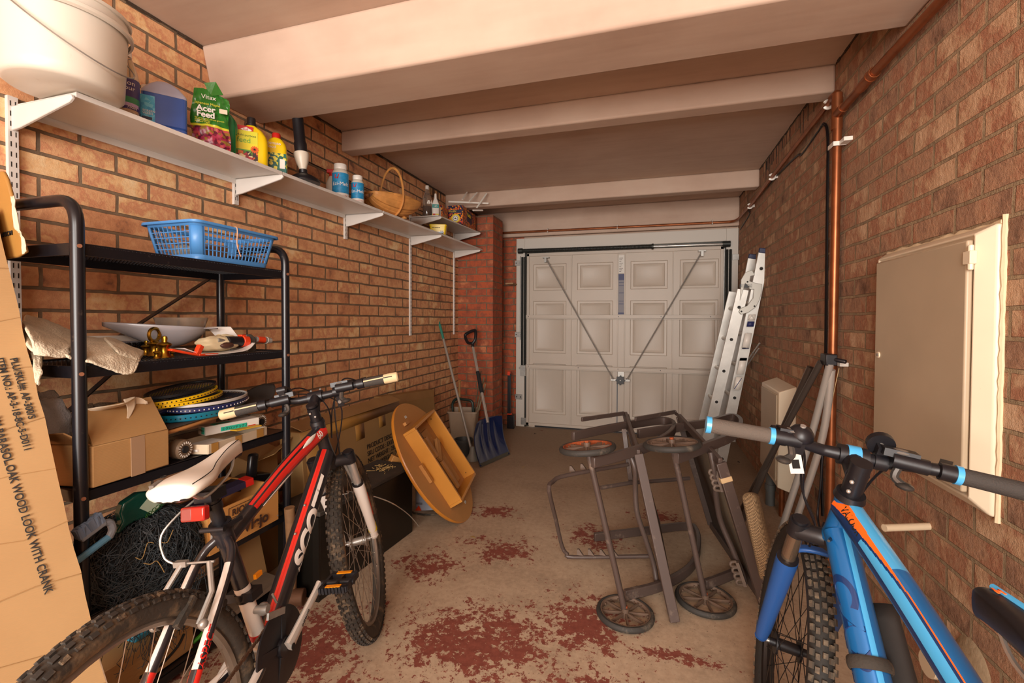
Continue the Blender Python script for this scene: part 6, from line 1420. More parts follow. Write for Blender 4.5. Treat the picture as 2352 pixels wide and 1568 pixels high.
def saddle(b, parent, p, top_m, bot_m, yaw=0, pitch=0, L_=.27, W_=.067):
    Ms = b.M @ T(*p) @ RZ(yaw) @ RY(-pitch)
    st = [(-.125, .66, .004), (-.118, .90, .007), (-.10, 1.0, .010), (-.07, 1.0, .008), (-.035, .82, .002), (0, .56, -.001), (.035, .38, .0), (.07, .30, .002), (.11, .265, .004), (.135, .23, .002), (.147, .13, -.003)]
    n = 16; vs = []
    for x, w, z in st:
        hw = W_*w; dr = .032+.012*(1-w)
        for j in range(n):
            a = 2*PI*j/n; c, s_ = math.cos(a), math.sin(a)
            y = hw*math.copysign(abs(c)**.75, c); zz = z+(.010*(s_ if s_ > 0 else 0)) + (s_*dr*.9 if s_ < 0 else 0)+ (-.012*(abs(y)/W_)**2)
            vs.append((x, y, zz))
    k = len(st); mb = MB(Ms); mb.use(top_m).use(bot_m)
    fs = [(i*n+j, i*n+(j+1) % n, (i+1)*n+(j+1) % n, (i+1)*n+j) for i in range(k-1) for j in range(n)]+[tuple(range(n))[::-1], tuple(range((k-1)*n, k*n))]
    mb.add(vs, fs)
    for q, f in enumerate(fs[:-2]): mb.mi[q] = mb.mats.index(top_m if (q % n) < n//2+2 or (q % n) > n-3 else bot_m)
    mb.mi[-2] = mb.mats.index(top_m); mb.mi[-1] = mb.mats.index(top_m)
    o = mb.build('saddle', None, parent, sub=2, ang=80)
    MB(Ms).use(m_chrome).tube(spline([(.10, .008, -.02), (.06, .018, -.042), (0, .021, -.052), (-.06, .022, -.05), (-.10, .03, -.024)], 5), .0035, 6).build('saddle_rail', None, o)
    MB(Ms).use(m_chrome).tube(spline([(.10, -.008, -.02), (.06, -.018, -.042), (0, -.021, -.052), (-.06, -.022, -.05), (-.10, -.03, -.024)], 5), .0035, 6).build('saddle_rail', None, o)
    return o, Ms
def bars(b, parent, rise, back, W_, barm, r=.011):
    c = b.clamp; g = lambda y, u, k: c+b.sa*(rise*u)+b.nn*(-back*k)+Vector((0, y, 0))
    h = W_/2
    pts = [g(-h, 1, 1), g(-h*.55, .92, .62), g(-h*.38, .6, .3), g(-h*.22, .08, .03), g(-.04, 0, 0), g(.04, 0, 0), g(h*.22, .08, .03), g(h*.38, .6, .3), g(h*.55, .92, .62), g(h, 1, 1)]
    sp_ = spline(pts, 5); rads = [max(r, .0158-.0035*min(1, abs(p.y)/.06)) for p in sp_]
    MB(b.MS).use(barm).ring(sp_, rads, 14).build('handlebar', None, parent)
    return g, pts
def lever(b, parent, p, d, label=None, L_=.10):
    """brake lever and clamp hanging below/forward of the bar at p, d = outward direction along the bar"""
    o = MB(b.MS).use(m_black).cyl(p-d*.012, p+d*.012, .0175, n=14).bar(p+b.nn*.012, p+b.nn*.035+d*.01, .02, .016).use(m_chrome).cyl(p+b.nn*.016-b.sa*.016, p+b.nn*.016-b.sa*.02, .006, n=8)
    o.build('brake_clamp', None, parent)
    MB(b.MS).use(m_black).tube(spline([p+b.nn*.035-d*.01-b.sa*.012, p+b.nn*.05+d*.02-b.sa*.02, p+b.nn*.05+d*.06-b.sa*.026, p+b.nn*.045+d*L_-b.sa*.03], 4), .0055, 8).build('brake_lever', None, parent)
def shifter(b, parent, p, d, chrome=True):
    """gear pod on the bar with a thumb paddle underneath"""
    mb = MB(b.MS).use(m_black).cyl(p-d*.015, p+d*.045, .016, n=14).box((-.03, -.02, -.006), (.03, .02, .010), M=frame(p+b.nn*.018+b.sa*.006, d, z=b.sa+b.nn*.4))
    mb.use(mat('display_grey', '#77716b', .35)).sphere(p+b.nn*.018+b.sa*.012, .020, n=12, m=6, sz=.3, sx=1.1)
    mb.build('gear_shifter', None, parent)
    MB(b.MS).use(mat('paddle_grey', '#4a4642', .3, .4)).tube(spline([p-b.sa*.016+b.nn*.0, p-b.sa*.035-b.nn*.01-d*.004, p-b.sa*.042-b.nn*.022+d*.01], 4), .008, 8).sphere(p-b.sa*.043-b.nn*.022+d*.012, .016, sz=.5, sx=1.4).build('thumb_paddle', None, parent)

# ---- black, red and white bicycle
g1 = dict(r=.3524, wb=1.0218, cs=.402, bbh=.368, ha=1.2417, hl=.1683, fl=.3944, rake=.04, st=.3767, sta=1.3316, stemL=.0743, stemH=.0655, barW=.5989, rise=.0061, sadh=.5074, sadx=.0176)
b = Bike(-.8371, .5586, 1.7756, -.1235, .27, g1)
bk = thing('bicycle', 'black, red and white mountain bicycle with a white saddle leaning on the rack', 'bicycle', (-.8371, .5586, 0))
M = b.M; V = Vector
wheel('rear_wheel', M, b.rh, g1['r'], bk, m_tyre, m_knob, m_rim, m_spk, 1)
wheel('front_wheel', b.MS, b.fh, g1['r'], bk, m_tyre, m_knob, m_rim, m_spk, 2, knob=.0042, tw=.029)
hb_, ht_ = b.crown+b.sa*.012, b.htop
fr_ = MB(M).use(m_frb); fr_.ring([hb_-b.sa*.0, hb_+b.sa*.03, b.crown+b.sa*.08, ht_-b.sa*.03, ht_], [.026, .023, .0205, .022, .024], 22).build('head_tube', None, bk)
MB(M).use(m_black).cyl(ht_, ht_+b.sa*.012, .0255, .022).build('headset', None, bk)
MB(M).use(m_black).cyl(hb_-b.sa*.012, hb_, .026).build('headset', None, bk)
# top tube: drops to the seat cluster
tt0 = b.htop-b.sa*.035; tt1 = b.stt-b.sd*.045
p_ = [tt0, tt0.lerp(tt1, .2)+V((0, 0, .006)), tt0.lerp(tt1, .5)+V((0, 0, .010)), tt0.lerp(tt1, .8)+V((0, 0, .004)), tt1]
mb = MB(M)
for m_ in (m_frb, m_frr): mb.use(m_)
mb.ring(spline(p_, 6), [.0265-.008*min(1, i/18) for i in range(25)], 48, up0=(0, 0, 1)); mb.mi = [0]*len(mb.f)
for i in range(24):
    for j in range(48):
        a = (j+.5)*7.5; u_ = i/24
        if u_ < .72 and (128+12*u_ < a < 205-60*u_**2) : mb.mi[i*48+j] = 1
        if .18 < u_ < .72 and 92 < a < 122: mb.mi[i*48+j] = 1
mb.build('top_tube', None, bk, ang=60)
dtt = (tt1-tt0).normalized(); 
wraptext('60', M, tt0+dtt*.062, -dtt, (0, -1, .55), .0268, .030, m_frw, bk, shear=.2)
for k_, (u0, u1, w_) in enumerate(((.12, .30, .007), (.45, .75, .005))):
    pa = [tt0.lerp(tt1, u0+(u1-u0)*i/8) for i in range(9)]; hw = [w_*math.sin(PI*(i+.3)/8.6) for i in range(9)]
    dn = V((0, -1, .95 if k_ == 0 else -.55)).normalized(); sdn = dn.cross(dtt)
    mb = MB(M).use(m_frw); off = .0262
    vs = [pa[i]+V((0, 0, .008))+dn*(off-.0055*(u0+(u1-u0)*i/8))+sdn*s_*hw[i] for i in range(9) for s_ in (-1, 1)]
    mb.add(vs, [(2*i, 2*i+2, 2*i+3, 2*i+1) for i in range(8)]).build('white_flash', None, bk, solid=.0012)
dt0 = b.crown+b.sa*.045+V((-.01, 0, 0)); dt1 = b.bb+(dt0-b.bb).normalized()*.02; dd = (dt0-dt1).normalized()
path = [dt1+(dt0-dt1)*i/12 for i in range(13)]
mb = ctube(M, path[::-1], [.0305-.0035*abs(i/12-.3) for i in range(13)], [(0, 360, m_frb), (88, 118, m_frr), (232, 250, m_frr)], 36)
# red only on the upper three quarters
n = 36
mb.build('down_tube', None, bk, ang=60)
wraptext('SCOTT', M, dt1+dd*.17, dd, (0, -1, .05), .0305, .060, m_frw, bk, bold=.003, shear=.25, sx=1.45)
for a in (.26, .35): MB(M).use(m_steel).sphere(dt1+dd*a+V((-.02, -.006, .026)), .004).build('bottle_boss', None, bk)
st0, st1 = b.bb, b.stt
ctube(M, [st0+b.sd*.02, st0+b.sd*.20], .0185, [(0, 360, m_frw)], 22).build('seat_tube', None, bk)
ctube(M, [st0+b.sd*.2, st1], [.0185, .0185], [(0, 360, m_frb)], 22).build('seat_tube', None, bk, ) 
MB(M).use(m_frb).cyl(st1-b.sd*.05, st1, .0215).build('seat_collar', None, bk)
MB(M).use(m_black).cyl(st1-b.sd*.012, st1+b.sd*.008, .0245).bar(st1+V((-.02, -.02, 0)), st1+V((.03, -.032, .004)), .008, .01).cyl(st1+V((-.026, -.03, 0)), st1+V((-.026, .03, 0)), .006).build('seat_clamp', None, bk)
MB(M).use(m_steel).cyl(b.bb+V((0, -.036, 0)), b.bb+V((0, .036, 0)), .022).build('bottom_bracket', None, bk)
dj = b.bb+b.sd*.03
MB(M).use(m_black).cyl(st0+b.sd*.16, st0+b.sd*.185, .022).box((-.02, -.035, -.01), (.02, .035, .012), M=T(*(st0+b.sd*.172))).build('lamp_bracket', None, bk)
MB(M).use(mat('amber_reflector', '#e58a12', .25)).box((-.012, -.004, -.006), (.012, .004, .006), M=T(*(st0+b.sd*.195+V((.035, -.02, .01))))).build('amber_button', None, bk)
MB(M).use(m_red).cyl(st0+b.sd*.04, st0+b.sd*.056, .020).build('red_ring', None, bk)
for s_ in (-1, 1):
    do = b.rh+V((.0, s_*.064, 0)); sj = b.stt-b.sd*.035+V((-.01, s_*.014, 0)); cj = b.bb+V((-.035, s_*.032, 0))
    pts = [sj, sj.lerp(do, .12)+V((0, s_*.022, 0)), sj.lerp(do, .55)+V((0, s_*.010, 0)), do]
    sp_ = spline(pts, 8)
    mb = MB(M); mb.use(m_frb).ring(sp_[:9], .0098, 14); mb.use(m_frb); mb.build('seat_stay', None, bk)
    side = [(0, 360, m_frb), (-60, 60, m_frw)] if s_ < 0 else [(0, 360, m_frb), (120, 240, m_frw)]
    ctube(M, sp_[8:17], [.0105]*9, [(0, 360, m_frw), (130, 230, m_frb)], 20).build('seat_stay', None, bk)
    ctube(M, sp_[16:], [.0115]*(len(sp_)-16), [(0, 360, m_frr), (60, 120, m_frb)], 20).build('seat_stay', None, bk)
    cs_ = spline([cj, cj.lerp(do, .3)+V((0, s_*.016, -.004)), cj.lerp(do, .7)+V((0, s_*.012, 0)), do], 6)
    ctube(M, cs_, [.0125]*len(cs_), [(0, 360, m_frw), (150, 210, m_frb)], 20).build('chain_stay', None, bk)
    if s_ < 0:
        a = (sp_[16]-sp_[8]).normalized(); wraptext('ASPECT', M, sp_[16], -a, (-.3, -1, .2), .0105, .022, m_red, bk, bold=.0004, shear=.2)
        a = (cs_[0]-cs_[-1]).normalized(); wraptext('SCOTT', M, cs_[11], a, (0, -1, .5), .0126, .018, m_ink, bk, bold=.0006)
MB(M).use(m_frb).cyl(b.stt-b.sd*.17+V((-.10, -.036, .01)), b.stt-b.sd*.17+V((-.10, .036, .01)), .008).build('stay_bridge', None, bk)
# rear rim brake arms
hubp = b.rh; ct = V((.52, 0, .854)); ct.normalize()
ba = b.rh+V((.13, 0, .245)); 
for s_ in (-1, 1):
    c0 = b.rh+V((.165, s_*.045, .235)); c1 = c0+V((.062, s_*.0, .10)); 
    MB(M).use(m_steel).tube([c0, c0.lerp(c1, .5)+V((0, s_*.012, 0)), c1+V((0, -s_*.012, 0))], .006, 8).sphere(c0+V((0, s_*.010, 0)), .010).build('brake_arm', None, bk)
    MB(M).use(m_rubber).box((-.03, -.006, -.007), (.03, .006, .007), M=T(*(c0+V((-.005, -s_*.022, .03)))) @ RY(R_(-35))).build('brake_pad', None, bk)
c1 = b.rh+V((.227, 0, .335))
MB(M).use(m_steel).tube(spline([c1+V((0, .05, .0)), c1+V((.0, .075, .02)), c1+V((.01, .075, .075)), c1+V((.09, .03, .12)), b.stt+V((.0, .03, -.05))], 6), .0025, 6).build('brake_noodle', None, bk)
MB(M).use(m_steel).cyl(c1+V((0, .05, 0)), c1+V((0, -.045, 0)), .0025).box((-.006, -.03, -.006), (.006, .0, .006), M=T(*(c1+V((0, .05, 0))))).build('brake_link', None, bk)
# seat post, light, saddle
sp_top = b.bb+b.sd*(g1['sadh']-.045)
MB(M).use(m_black).cyl(st1-b.sd*.05, sp_top, .0148, n=20).cyl(sp_top-b.sd*.02, sp_top, .017).box((-.025, -.022, -.012), (.025, .022, .012), M=T(*sp_top)).build('seat_post', None, bk)
sdl, Ms = saddle(b, bk, b.bb+b.sd*g1['sadh']+V((g1['sadx']-.012, .0, .024)), mat('white_leather', '#d8d0c4', .35, coat=.2), m_black, yaw=R_(7), pitch=R_(8), L_=.28, W_=.062)
MB(Ms).use(m_ink).tube(spline([(-.115, -.045, .008), (-.06, -.052, .010), (.0, -.030, .009), (.07, -.016, .013), (.13, -.010, .013)], 6), .0011, 5).build('saddle_piping', None, sdl)
text('O', Ms @ V((-.085, .030, .0185)), Ms.to_3x3() @ V((1, .25, 0)), Ms.to_3x3() @ V((-.25, 1, 0)), .017, m_ink, sdl)
MB(Ms).use(mat('grey_patch', '#6b655e', .5)).box((-.118, .032, .004), (-.09, .042, .0165)).build('grey_strip', None, sdl)
lp = sp_top-b.sd*.030
MB(M).use(m_black).cyl(lp-b.sd*.008, lp+b.sd*.008, .0185).bar(lp, lp+V((-.045, .0, .0)), .014, .014).build('lamp_clamp', None, bk)
MB(M).use(mat('red_lens', '#c22a22', .15, trans=.2, coat=.5)).box((-.010, -.030, -.016), (.010, .028, .016), M=T(*(lp+V((-.058, .0, .004)))) @ RY(R_(8))).use(mat('dusty_red_lens', '#8a4038', .5)).box((-.0105, -.002, -.015), (.0105, .027, .015), M=T(*(lp+V((-.058, .0, .004)))) @ RY(R_(8))).build('rear_light', None, bk, bev=.004)
# cranks
def pxy(p):
    d = p-EYE; z = d.dot(FW_); return V((CX+CF*d.dot(RT_)/z, CY-CF*d.dot(UP_)/z))
best = min(range(360), key=lambda a: (pxy(b.W(b.bb+V((.17*math.cos(R_(a)), -.085, .17*math.sin(R_(a))))))-V((733, 1338))).length)
ca = R_(best); m_crank = mat('polished_crank', '#cfc9c0', .28, .4)
cr = V((math.cos(ca), 0, math.sin(ca)))
for s_ in (-1, 1):
    c_ = cr*(-s_); a0 = b.bb+V((0, s_*.072, 0)); a1 = b.bb+c_*.168+V((0, s_*.088, 0))
    o = MB(M).use(m_crank).ring([a0, a0.lerp(a1, .15), a0.lerp(a1, .85), a1], [.019, .016, .013, .015], 10, sx=1, sy=.62, up0=(0, 1, 0)).use(m_ink).cyl(a0+V((0, s_*.012, 0)), a0+V((0, s_*.0135, 0)), .008).build('crank_arm', None, bk)
    pd = MB(M).use(m_black).cyl(a1, a1+V((0, s_*.105, 0)), .008)
    for x in (-.036, .036): pd.bar(a1+V((x, s_*.018, 0)), a1+V((x, s_*.10, 0)), .010, .016)
    for y in (.02, .06, .098): pd.bar(a1+V((-.038, s_*y, 0)), a1+V((.038, s_*y, 0)), .008, .014)
    for i in range(8):
        for x in (-.042, .042): pd.box((x-.003, -.003, -.009), (x+.003, .003, .009), M=T(*(a1+V((0, s_*(.022+.01*i), 0)))))
    pd = pd.build('pedal', None, bk)
    for x in (-.036, .036): MB(M).use(mat('amber_reflector', '#e58a12', .25)).box((-.006, -.022, .0082), (.006, .022, .0105), M=T(*(a1+V((x, s_*.06, 0))))).build('pedal_reflector', None, pd)
text('SHIMANO', b.W(b.bb+cr*.05+V((0, -.0905, .0))+V((-.004, 0, 0))), M.to_3x3() @ cr, M.to_3x3() @ V((-cr.z, 0, cr.x)), .010, m_ink, bk)
cg = b.bb+V((0, -.050, 0)); Mc = M @ T(*cg) @ RX(R_(90))
mb = MB(Mc).use(m_black).lathe([(.078, -.002), (.096, -.003), (.0965, .002), (.078, .004)], n=48)
mb.lathe([(.0, .004), (.024, .004), (.024, .014), (0, .014)], n=24)
for i in range(4):
    a = ca+PI/4+i*PI/2; mb.bar((.015*math.cos(a), .015*math.sin(a), .006), (.082*math.cos(a), .082*math.sin(a), .001), .018, .006)
mb.build('chain_guard', None, bk)
mb = MB(Mc).use(m_steel).lathe([(.055, -.010), (.078, -.010), (.078, -.006), (.055, -.006)], n=44)
for i in range(42):
    a = 2*PI*i/42; mb.bar((.076*math.cos(a), .076*math.sin(a), -.008), (.084*math.cos(a), .084*math.sin(a), -.008), .004, .003)
mb.build('chainring', None, bk)
ck = b.rh+V((0, -.042, 0)); mb = MB(M).use(m_steel)
for i in range(6): mb.cyl(ck+V((0, i*.0045, 0)), ck+V((0, i*.0045+.002, 0)), .024+.0045*i, n=28)
mb.build('cassette', None, bk)
MB(M).use(m_black).ring([ck+V((.02, -.002, -.03)), ck+V((.03, -.004, -.075)), ck+V((.015, -.002, -.13))], [.013, .011, .013], 10, sy=.5).cyl(ck+V((.03, .004, -.075)), ck+V((.03, -.010, -.075)), .02).cyl(ck+V((.012, .004, -.135)), ck+V((.012, -.010, -.135)), .02).build('rear_derailleur', None, bk)
ch = MB(M).use(mat('rusty_chain', '#6b5342', .5, .7))
def chain(a, c): 
    L_ = (c-a).length; n_ = int(L_/.0127)
    for i in range(n_): ch.bar(a+(c-a)*(i/n_), a+(c-a)*((i+.8)/n_), .006 if i % 2 else .004, .008)
chain(ck+V((.01, .0, .034)), cg+V((0, .009, .078))); ch.build('chain', None, bk)
ch = MB(M).use(MATS['rusty_chain']); chain(ck+V((.012, -.003, -.155)), cg+V((0, .009, -.078))); ch.build('chain', None, bk)
MB(M).use(m_steel).box((-.035, -.003, -.008), (.035, .003, .008), M=T(*(b.bb+V((-.01, -.056, .095)))) @ RY(R_(20))).cyl(b.bb+V((-.03, -.01, .12)), b.bb+V((-.03, -.05, .12)), .010).sphere(b.bb+V((-.02, -.03, .115)), .016).cyl(b.bb+V((.0, -.045, .14)), b.bb+V((.012, -.045, .11)), .003).build('front_derailleur', None, bk)
# fork
def fork(b, bk, crown_m, low_m, Lst, r1=.015, r2=.0215, sep=.062, stan_m=m_chrome, topcap=True, arch_z=.0, low_top=None, tw=.026):
    MS = b.MS; rr = b.g['r']
    MB(MS).use(crown_m).cyl(b.crown-b.sa*.012, b.crown+b.sa*.01, .026).ring([b.crown+b.nn*.02+V((0, -sep, 0))-b.sa*.012, b.crown+b.nn*.006+V((0, -sep*.45, 0))+b.sa*.0, b.crown+b.sa*.002, b.crown+b.nn*.006+V((0, sep*.45, 0)), b.crown+b.nn*.02+V((0, sep, 0))-b.sa*.012], [.021, .02, .024, .02, .021], 14).build('fork_crown', None, bk)
    for s_ in (-1, 1):
        t0 = b.crown+b.nn*.022+V((0, s_*sep, 0)); bt_ = b.fh+V((0, s_*sep, 0))+b.sa*.01
        dn = (bt_-t0); lt = t0+dn*low_top
        MB(MS).use(crown_m).cyl(t0-b.sa*.025, t0+b.sa*.016, .0215, n=18).cyl(t0+b.sa*.016, t0+b.sa*.022, .017, n=16).build('crown_cap', None, bk)
        MB(MS).use(stan_m).cyl(t0-b.sa*.02, t0+dn*(low_top+.05), r1, n=20).build('stanchion', None, bk)
        MB(MS).use(m_black).cyl(lt, lt-dn.normalized()*.008, r2*.98).build('dust_seal', None, bk)
        MB(MS).use(low_m).ring([lt, lt+dn*.04, t0+dn*.72, t0+dn*.93, bt_], [r2, r2*1.02, r2*.82, r2*.75, r2*.6], 20).ring([bt_, b.fh+V((0, s_*sep*.95, -.0))], [r2*.7, .012], 12).build('fork_lower', None, bk)
    lt = b.crown+b.nn*.022+(b.fh+b.sa*.01-b.crown-b.nn*.022)*(low_top+.02)
    top_ = b.fh+(lt-b.fh).normalized()*(rr+.028)
    pts = [lt+V((0, -sep, 0)), lt.lerp(top_, .6)+V((0, -sep*.86, 0))+b.nn*.012, top_+V((0, -sep*.4, 0))+b.nn*.012, top_+V((0, sep*.4, 0))+b.nn*.012, lt.lerp(top_, .6)+V((0, sep*.86, 0))+b.nn*.012, lt+V((0, sep, 0))]
    MB(MS).use(low_m).flat(spline(pts, 5), .022, .010, upv=None).build('fork_arch', None, bk, bev=.003)
fork(b, bk, m_black, m_frw, .1, low_top=.34)
MB(b.MS).use(mat('yellow_sticker', '#e0c814', .5)).cyl(b.fh+V((0, -.062, 0))+b.sa*.035, b.fh+V((0, -.062, 0))+b.sa*.065, .0172, n=18).build('sticker', None, bk)
MB(b.MS).use(m_red).tube([b.fh+V((0, -.064, 0))+b.sa*.10+b.nn*.008, b.fh+V((0, -.066, 0))+b.sa*.20+b.nn*.006], .0155, 10).build('red_decal', None, bk)
for s_ in (-1, 1):      # front brake arms
    c0 = b.fh+b.sa*.27+V((0, s_*.046, 0))+b.nn*.0; c1 = c0+b.sa*.10+V((0, -s_*.008, 0))-b.nn*.02
    MB(b.MS).use(m_steel if s_ < 0 else m_black).tube([c0, c1], .0055, 8).sphere(c0, .009).build('brake_arm', None, bk)
# stem and bars
stm = MB(b.MS).use(m_black)
s0 = b.htop+b.sa*.012; stm.cyl(s0, b.htop+b.sa*(g1['stemH']-.005), .0185, n=20).ring([b.htop+b.sa*(g1['stemH']-.02), b.htop+b.sa*(g1['stemH']-.008)+b.nn*.035, b.clamp-b.nn*.0], [.021, .018, .02], 14).cyl(b.clamp+V((0, -.024, 0)), b.clamp+V((0, .024, 0)), .0215)
stm.cyl(b.htop+b.sa*(g1['stemH']+.0), b.htop+b.sa*(g1['stemH']+.008), .019)
stm.build('stem', None, bk)
for y in (-.016, .016):
    for z in (-.018, .018): MB(b.MS).use(m_steel).cyl(b.clamp+b.nn*.018+b.sa*z+V((0, y, 0)), b.clamp+b.nn*.024+b.sa*z+V((0, y, 0)), .0035, n=8).build('stem_bolt', None, bk)
    MB(b.MS).use(m_chrome).sphere(b.htop+b.sa*(g1['stemH']-.03 if y < 0 else g1['stemH']-.015)-b.nn*.024+V((0, y*.4, 0)), .004).build('stem_bolt', None, bk)
gb_, bpts = bars(b, bk, .0061+.02, .04, g1['barW'], m_black)
for s_ in (-1, 1):
    h = g1['barW']/2; e0 = gb_(s_*h, 1, 1); e1 = gb_(s_*(h-.12), .96, .75); d = (e0-e1).normalized()
    gr = MB(b.MS).use(m_gripb).ring([e1, e1+d*.02, e1+d*.07], [.0165, .0165, .017], 16).build('grip', None, bk)
    MB(b.MS).use(m_gripc).ring([e1+d*.065, e1+d*.085, e0-d*.004, e0], [.0165, .0178, .0172, .013], 16).use(m_ink).bar(e1+d*.07+b.nn*-.014+b.sa*.011, e0-d*.02-b.nn*.014+b.sa*.011, .003, .003).build('grip_end', None, gr)
    MB(b.MS).use(m_gripc).bar(e1+d*.0-b.nn*.012+b.sa*.0115, e1+d*.07-b.nn*.012+b.sa*.0125, .006, .004).build('grip_inlay', None, gr)
    lever(b, bk, e1-d*.014, d); shifter(b, bk, e1-d*.085, d)
p = gb_(.098, .5, .3); MB(b.MS).use(m_black).cyl(p+V((0, -.01, 0)), p+V((0, .01, 0)), .0175).box((-.012, -.010, 0), (.012, .010, .045), M=frame(p, b.nn, z=b.sa)).cyl(p+b.sa*.045+V((0, -.014, 0)), p+b.sa*.045+V((0, .014, 0)), .012).cyl(p+b.nn*.02+b.sa*.02, p+b.nn*.035+b.sa*.02, .022).build('lamp_mount', None, bk)
p = gb_(-.075, .2, .1); MB(b.MS).use(m_black).cyl(p+V((0, -.012, 0)), p+V((0, .012, 0)), .0175).box((-.010, -.010, -.06), (.010, .010, 0), M=frame(p+b.nn*.01, b.nn, z=b.sa)).use(m_steel).cyl(p-b.sa*.04+b.nn*.0, p-b.sa*.04-b.nn*.006, .006).build('reflector_mount', None, bk)
for k_, (y0, y1, dz, fwd) in enumerate(((-.17, -.01, -.10, .06), (-.16, .0, -.16, .09), (.17, -.02, -.12, .05), (.16, .01, -.15, .10))):
    a = gb_(y0, .8, .5); e = b.crown+b.sa*(.10 if k_ % 2 else -.02)+V((0, -.03 if k_ % 2 else .0, 0))+b.nn*(.0 if k_ % 2 else .05)
    if k_ == 0: e = b.crown+b.nn*.04-b.sa*.05+V((0, -.02, 0))
    MB(b.MS).use(m_cable).tube(spline([a+b.nn*.02, a.lerp(b.clamp, .5)+b.nn*(.03+fwd)-b.sa*.01, b.clamp+b.nn*(fwd)+b.sa*dz*.6+V((0, y1*2-.02, 0)), e], 7), .0026, 6).build('cable', None, bk)

# ---- blue bicycle
g2 = dict(r=.334, wb=1.0437, cs=.425, bbh=.2965, ha=1.1871, hl=.1312, fl=.4364, rake=.04, st=.4309, sta=1.2792, stemL=.0582, stemH=.0676, barW=.60, rise=.0275, sadh=.5802, sadx=.0278)
b = Bike(.4143, .3616, 1.6451, .0739, -.1828, g2); M = b.M
bk = thing('bicycle', 'blue mountain bicycle with orange trim leaning on the right wall', 'bicycle', (.4143, .3616, 0))
m_bl = mat('metallic_blue', '#1c6fb5', .3, .35, coat=.5, var=.06); m_bld = mat('navy_metallic', '#123a72', .35, .3, coat=.5); m_sky2 = mat('sky_blue_gloss', '#4aa9e0', .3, coat=.4); m_og = mat('orange_decal', '#ee6a1c', .4); m_forkb = mat('matt_fork_blue', '#1d4a86', .45)
wheel('rear_wheel', M, b.rh, g2['r'], bk, m_tyre, m_knob, m_rimb, m_spk, 3)
m_tyre2 = mat('newer_tyre', '#26231f', .8, bump=.3, bscale=120); m_knob2 = mat('dusty_tread', '#4f453a', .85, dirt='#7d6c56', dscale=40, damt=.5)
wheel('front_wheel', b.MS, b.fh, g2['r'], bk, m_tyre2, m_knob2, m_rimb, m_rimb, 4, knob=.005, nk=84, tw=.030, hubm=m_black)
MB(M).use(m_bl).ring([b.crown+b.sa*.012, b.crown+b.sa*.04, b.htop-b.sa*.02, b.htop], [.028, .025, .0245, .026], 24).build('head_tube', None, bk)
MB(M).use(m_black).cyl(b.htop, b.htop+b.sa*.014, .030, .027).build('headset', None, bk)
MB(M).use(m_black).cyl(b.crown, b.crown+b.sa*.012, .027).build('headset', None, bk)
tt0 = b.htop-b.sa*.028; tt1 = b.stt-b.sd*.05
sp_ = spline([tt0, tt0.lerp(tt1, .5)+V((0, 0, .008)), tt1], 36)
n_ = 144; mb = MB(M)
for m_ in (m_bld, m_sky2, m_og, m_bl): mb.use(m_)
mb.ring(sp_, [.0285-.006*i/72 for i in range(73)], n_, up0=(0, 0, 1)); mb.mi = [0]*len(mb.f)
for i in range(72):
    u_ = i/72; wd_ = 58*(1-u_/.45)**1.3+5 if u_ < .45 else 5; lo_ = 40+22*min(1, u_/.5)-wd_/2
    for j in range(n_):
        a = (j+.5)*360/n_
        if lo_ <= a < lo_+wd_: k_ = 2
        elif lo_+wd_ <= a < 176: k_ = 1 if u_ < .40 else 3
        elif 176 <= a < 184: k_ = 2
        elif 8 < a < lo_-9 and u_ > .25: k_ = 1
        else: k_ = 0
        mb.mi[i*n_+j] = k_
mb.build('top_tube', None, bk, ang=60)
dtt = (tt1-tt0).normalized()
wraptext('VALOUR', M, tt0+dtt*.03, dtt, (-.2, .73, .66), .0287, .020, m_ink, bk, sx=1.0)
dt0 = b.crown+b.sa*.035+V((-.01, 0, 0)); dt1 = b.bb+(dt0-b.bb).normalized()*.02; dd = (dt0-dt1).normalized()
ctube(M, [dt0+(dt1-dt0)*i/10 for i in range(11)], [.030]*11, [(0, 360, m_bl), (80, 100, m_sky2)], 36).build('down_tube', None, bk, ang=60)
wraptext('CARRERA', M, dt0-dd*.085, -dd, (0, .78, .62), .0302, .070, m_bld, bk, bold=.002, sx=1.25, shear=.25)
MB(M).use(m_bl).cyl(b.bb+b.sd*.02, b.stt, .0185).build('seat_tube', None, bk); MB(M).use(m_black).cyl(b.bb+V((0, -.036, 0)), b.bb+V((0, .036, 0)), .022).build('bottom_bracket', None, bk)
for s_ in (-1, 1):
    do = b.rh+V((0, s_*.064, 0)); sj = b.stt-b.sd*.06+V((-.01, s_*.014, 0)); cj = b.bb+V((-.035, s_*.032, 0))
    MB(M).use(m_bl).ring(spline([sj, sj.lerp(do, .15)+V((0, s_*.024, 0)), do], 6), .0095, 12).build('seat_stay', None, bk)
    MB(M).use(m_bl).ring(spline([cj, cj.lerp(do, .35)+V((0, s_*.018, 0)), do], 6), .011, 12).build('chain_stay', None, bk)
sp_top = b.bb+b.sd*(g2['sadh']-.045); MB(M).use(m_black).cyl(b.stt-b.sd*.05, sp_top, .0145).box((-.025, -.022, -.012), (.025, .022, .012), M=T(*sp_top)).cyl(b.stt-b.sd*.01, b.stt+b.sd*.008, .022).build('seat_post', None, bk)
sdl, Ms = saddle(b, bk, b.bb+b.sd*g2['sadh']+V((g2['sadx'], 0, .0)), m_black, m_black, W_=.075)
text('H', Ms @ V((.112, .005, .0165)), Ms.to_3x3() @ V((0, -1, 0)), Ms.to_3x3() @ V((1, 0, 0)), .016, m_og, sdl, bold=.0006)
MB(Ms).use(m_sky2).tube(spline([(.135, -.006, .0135), (.07, -.012, .0125), (0, -.025, .009), (-.10, -.045, .016)], 6), .0045, 8).build('saddle_trim', None, sdl)
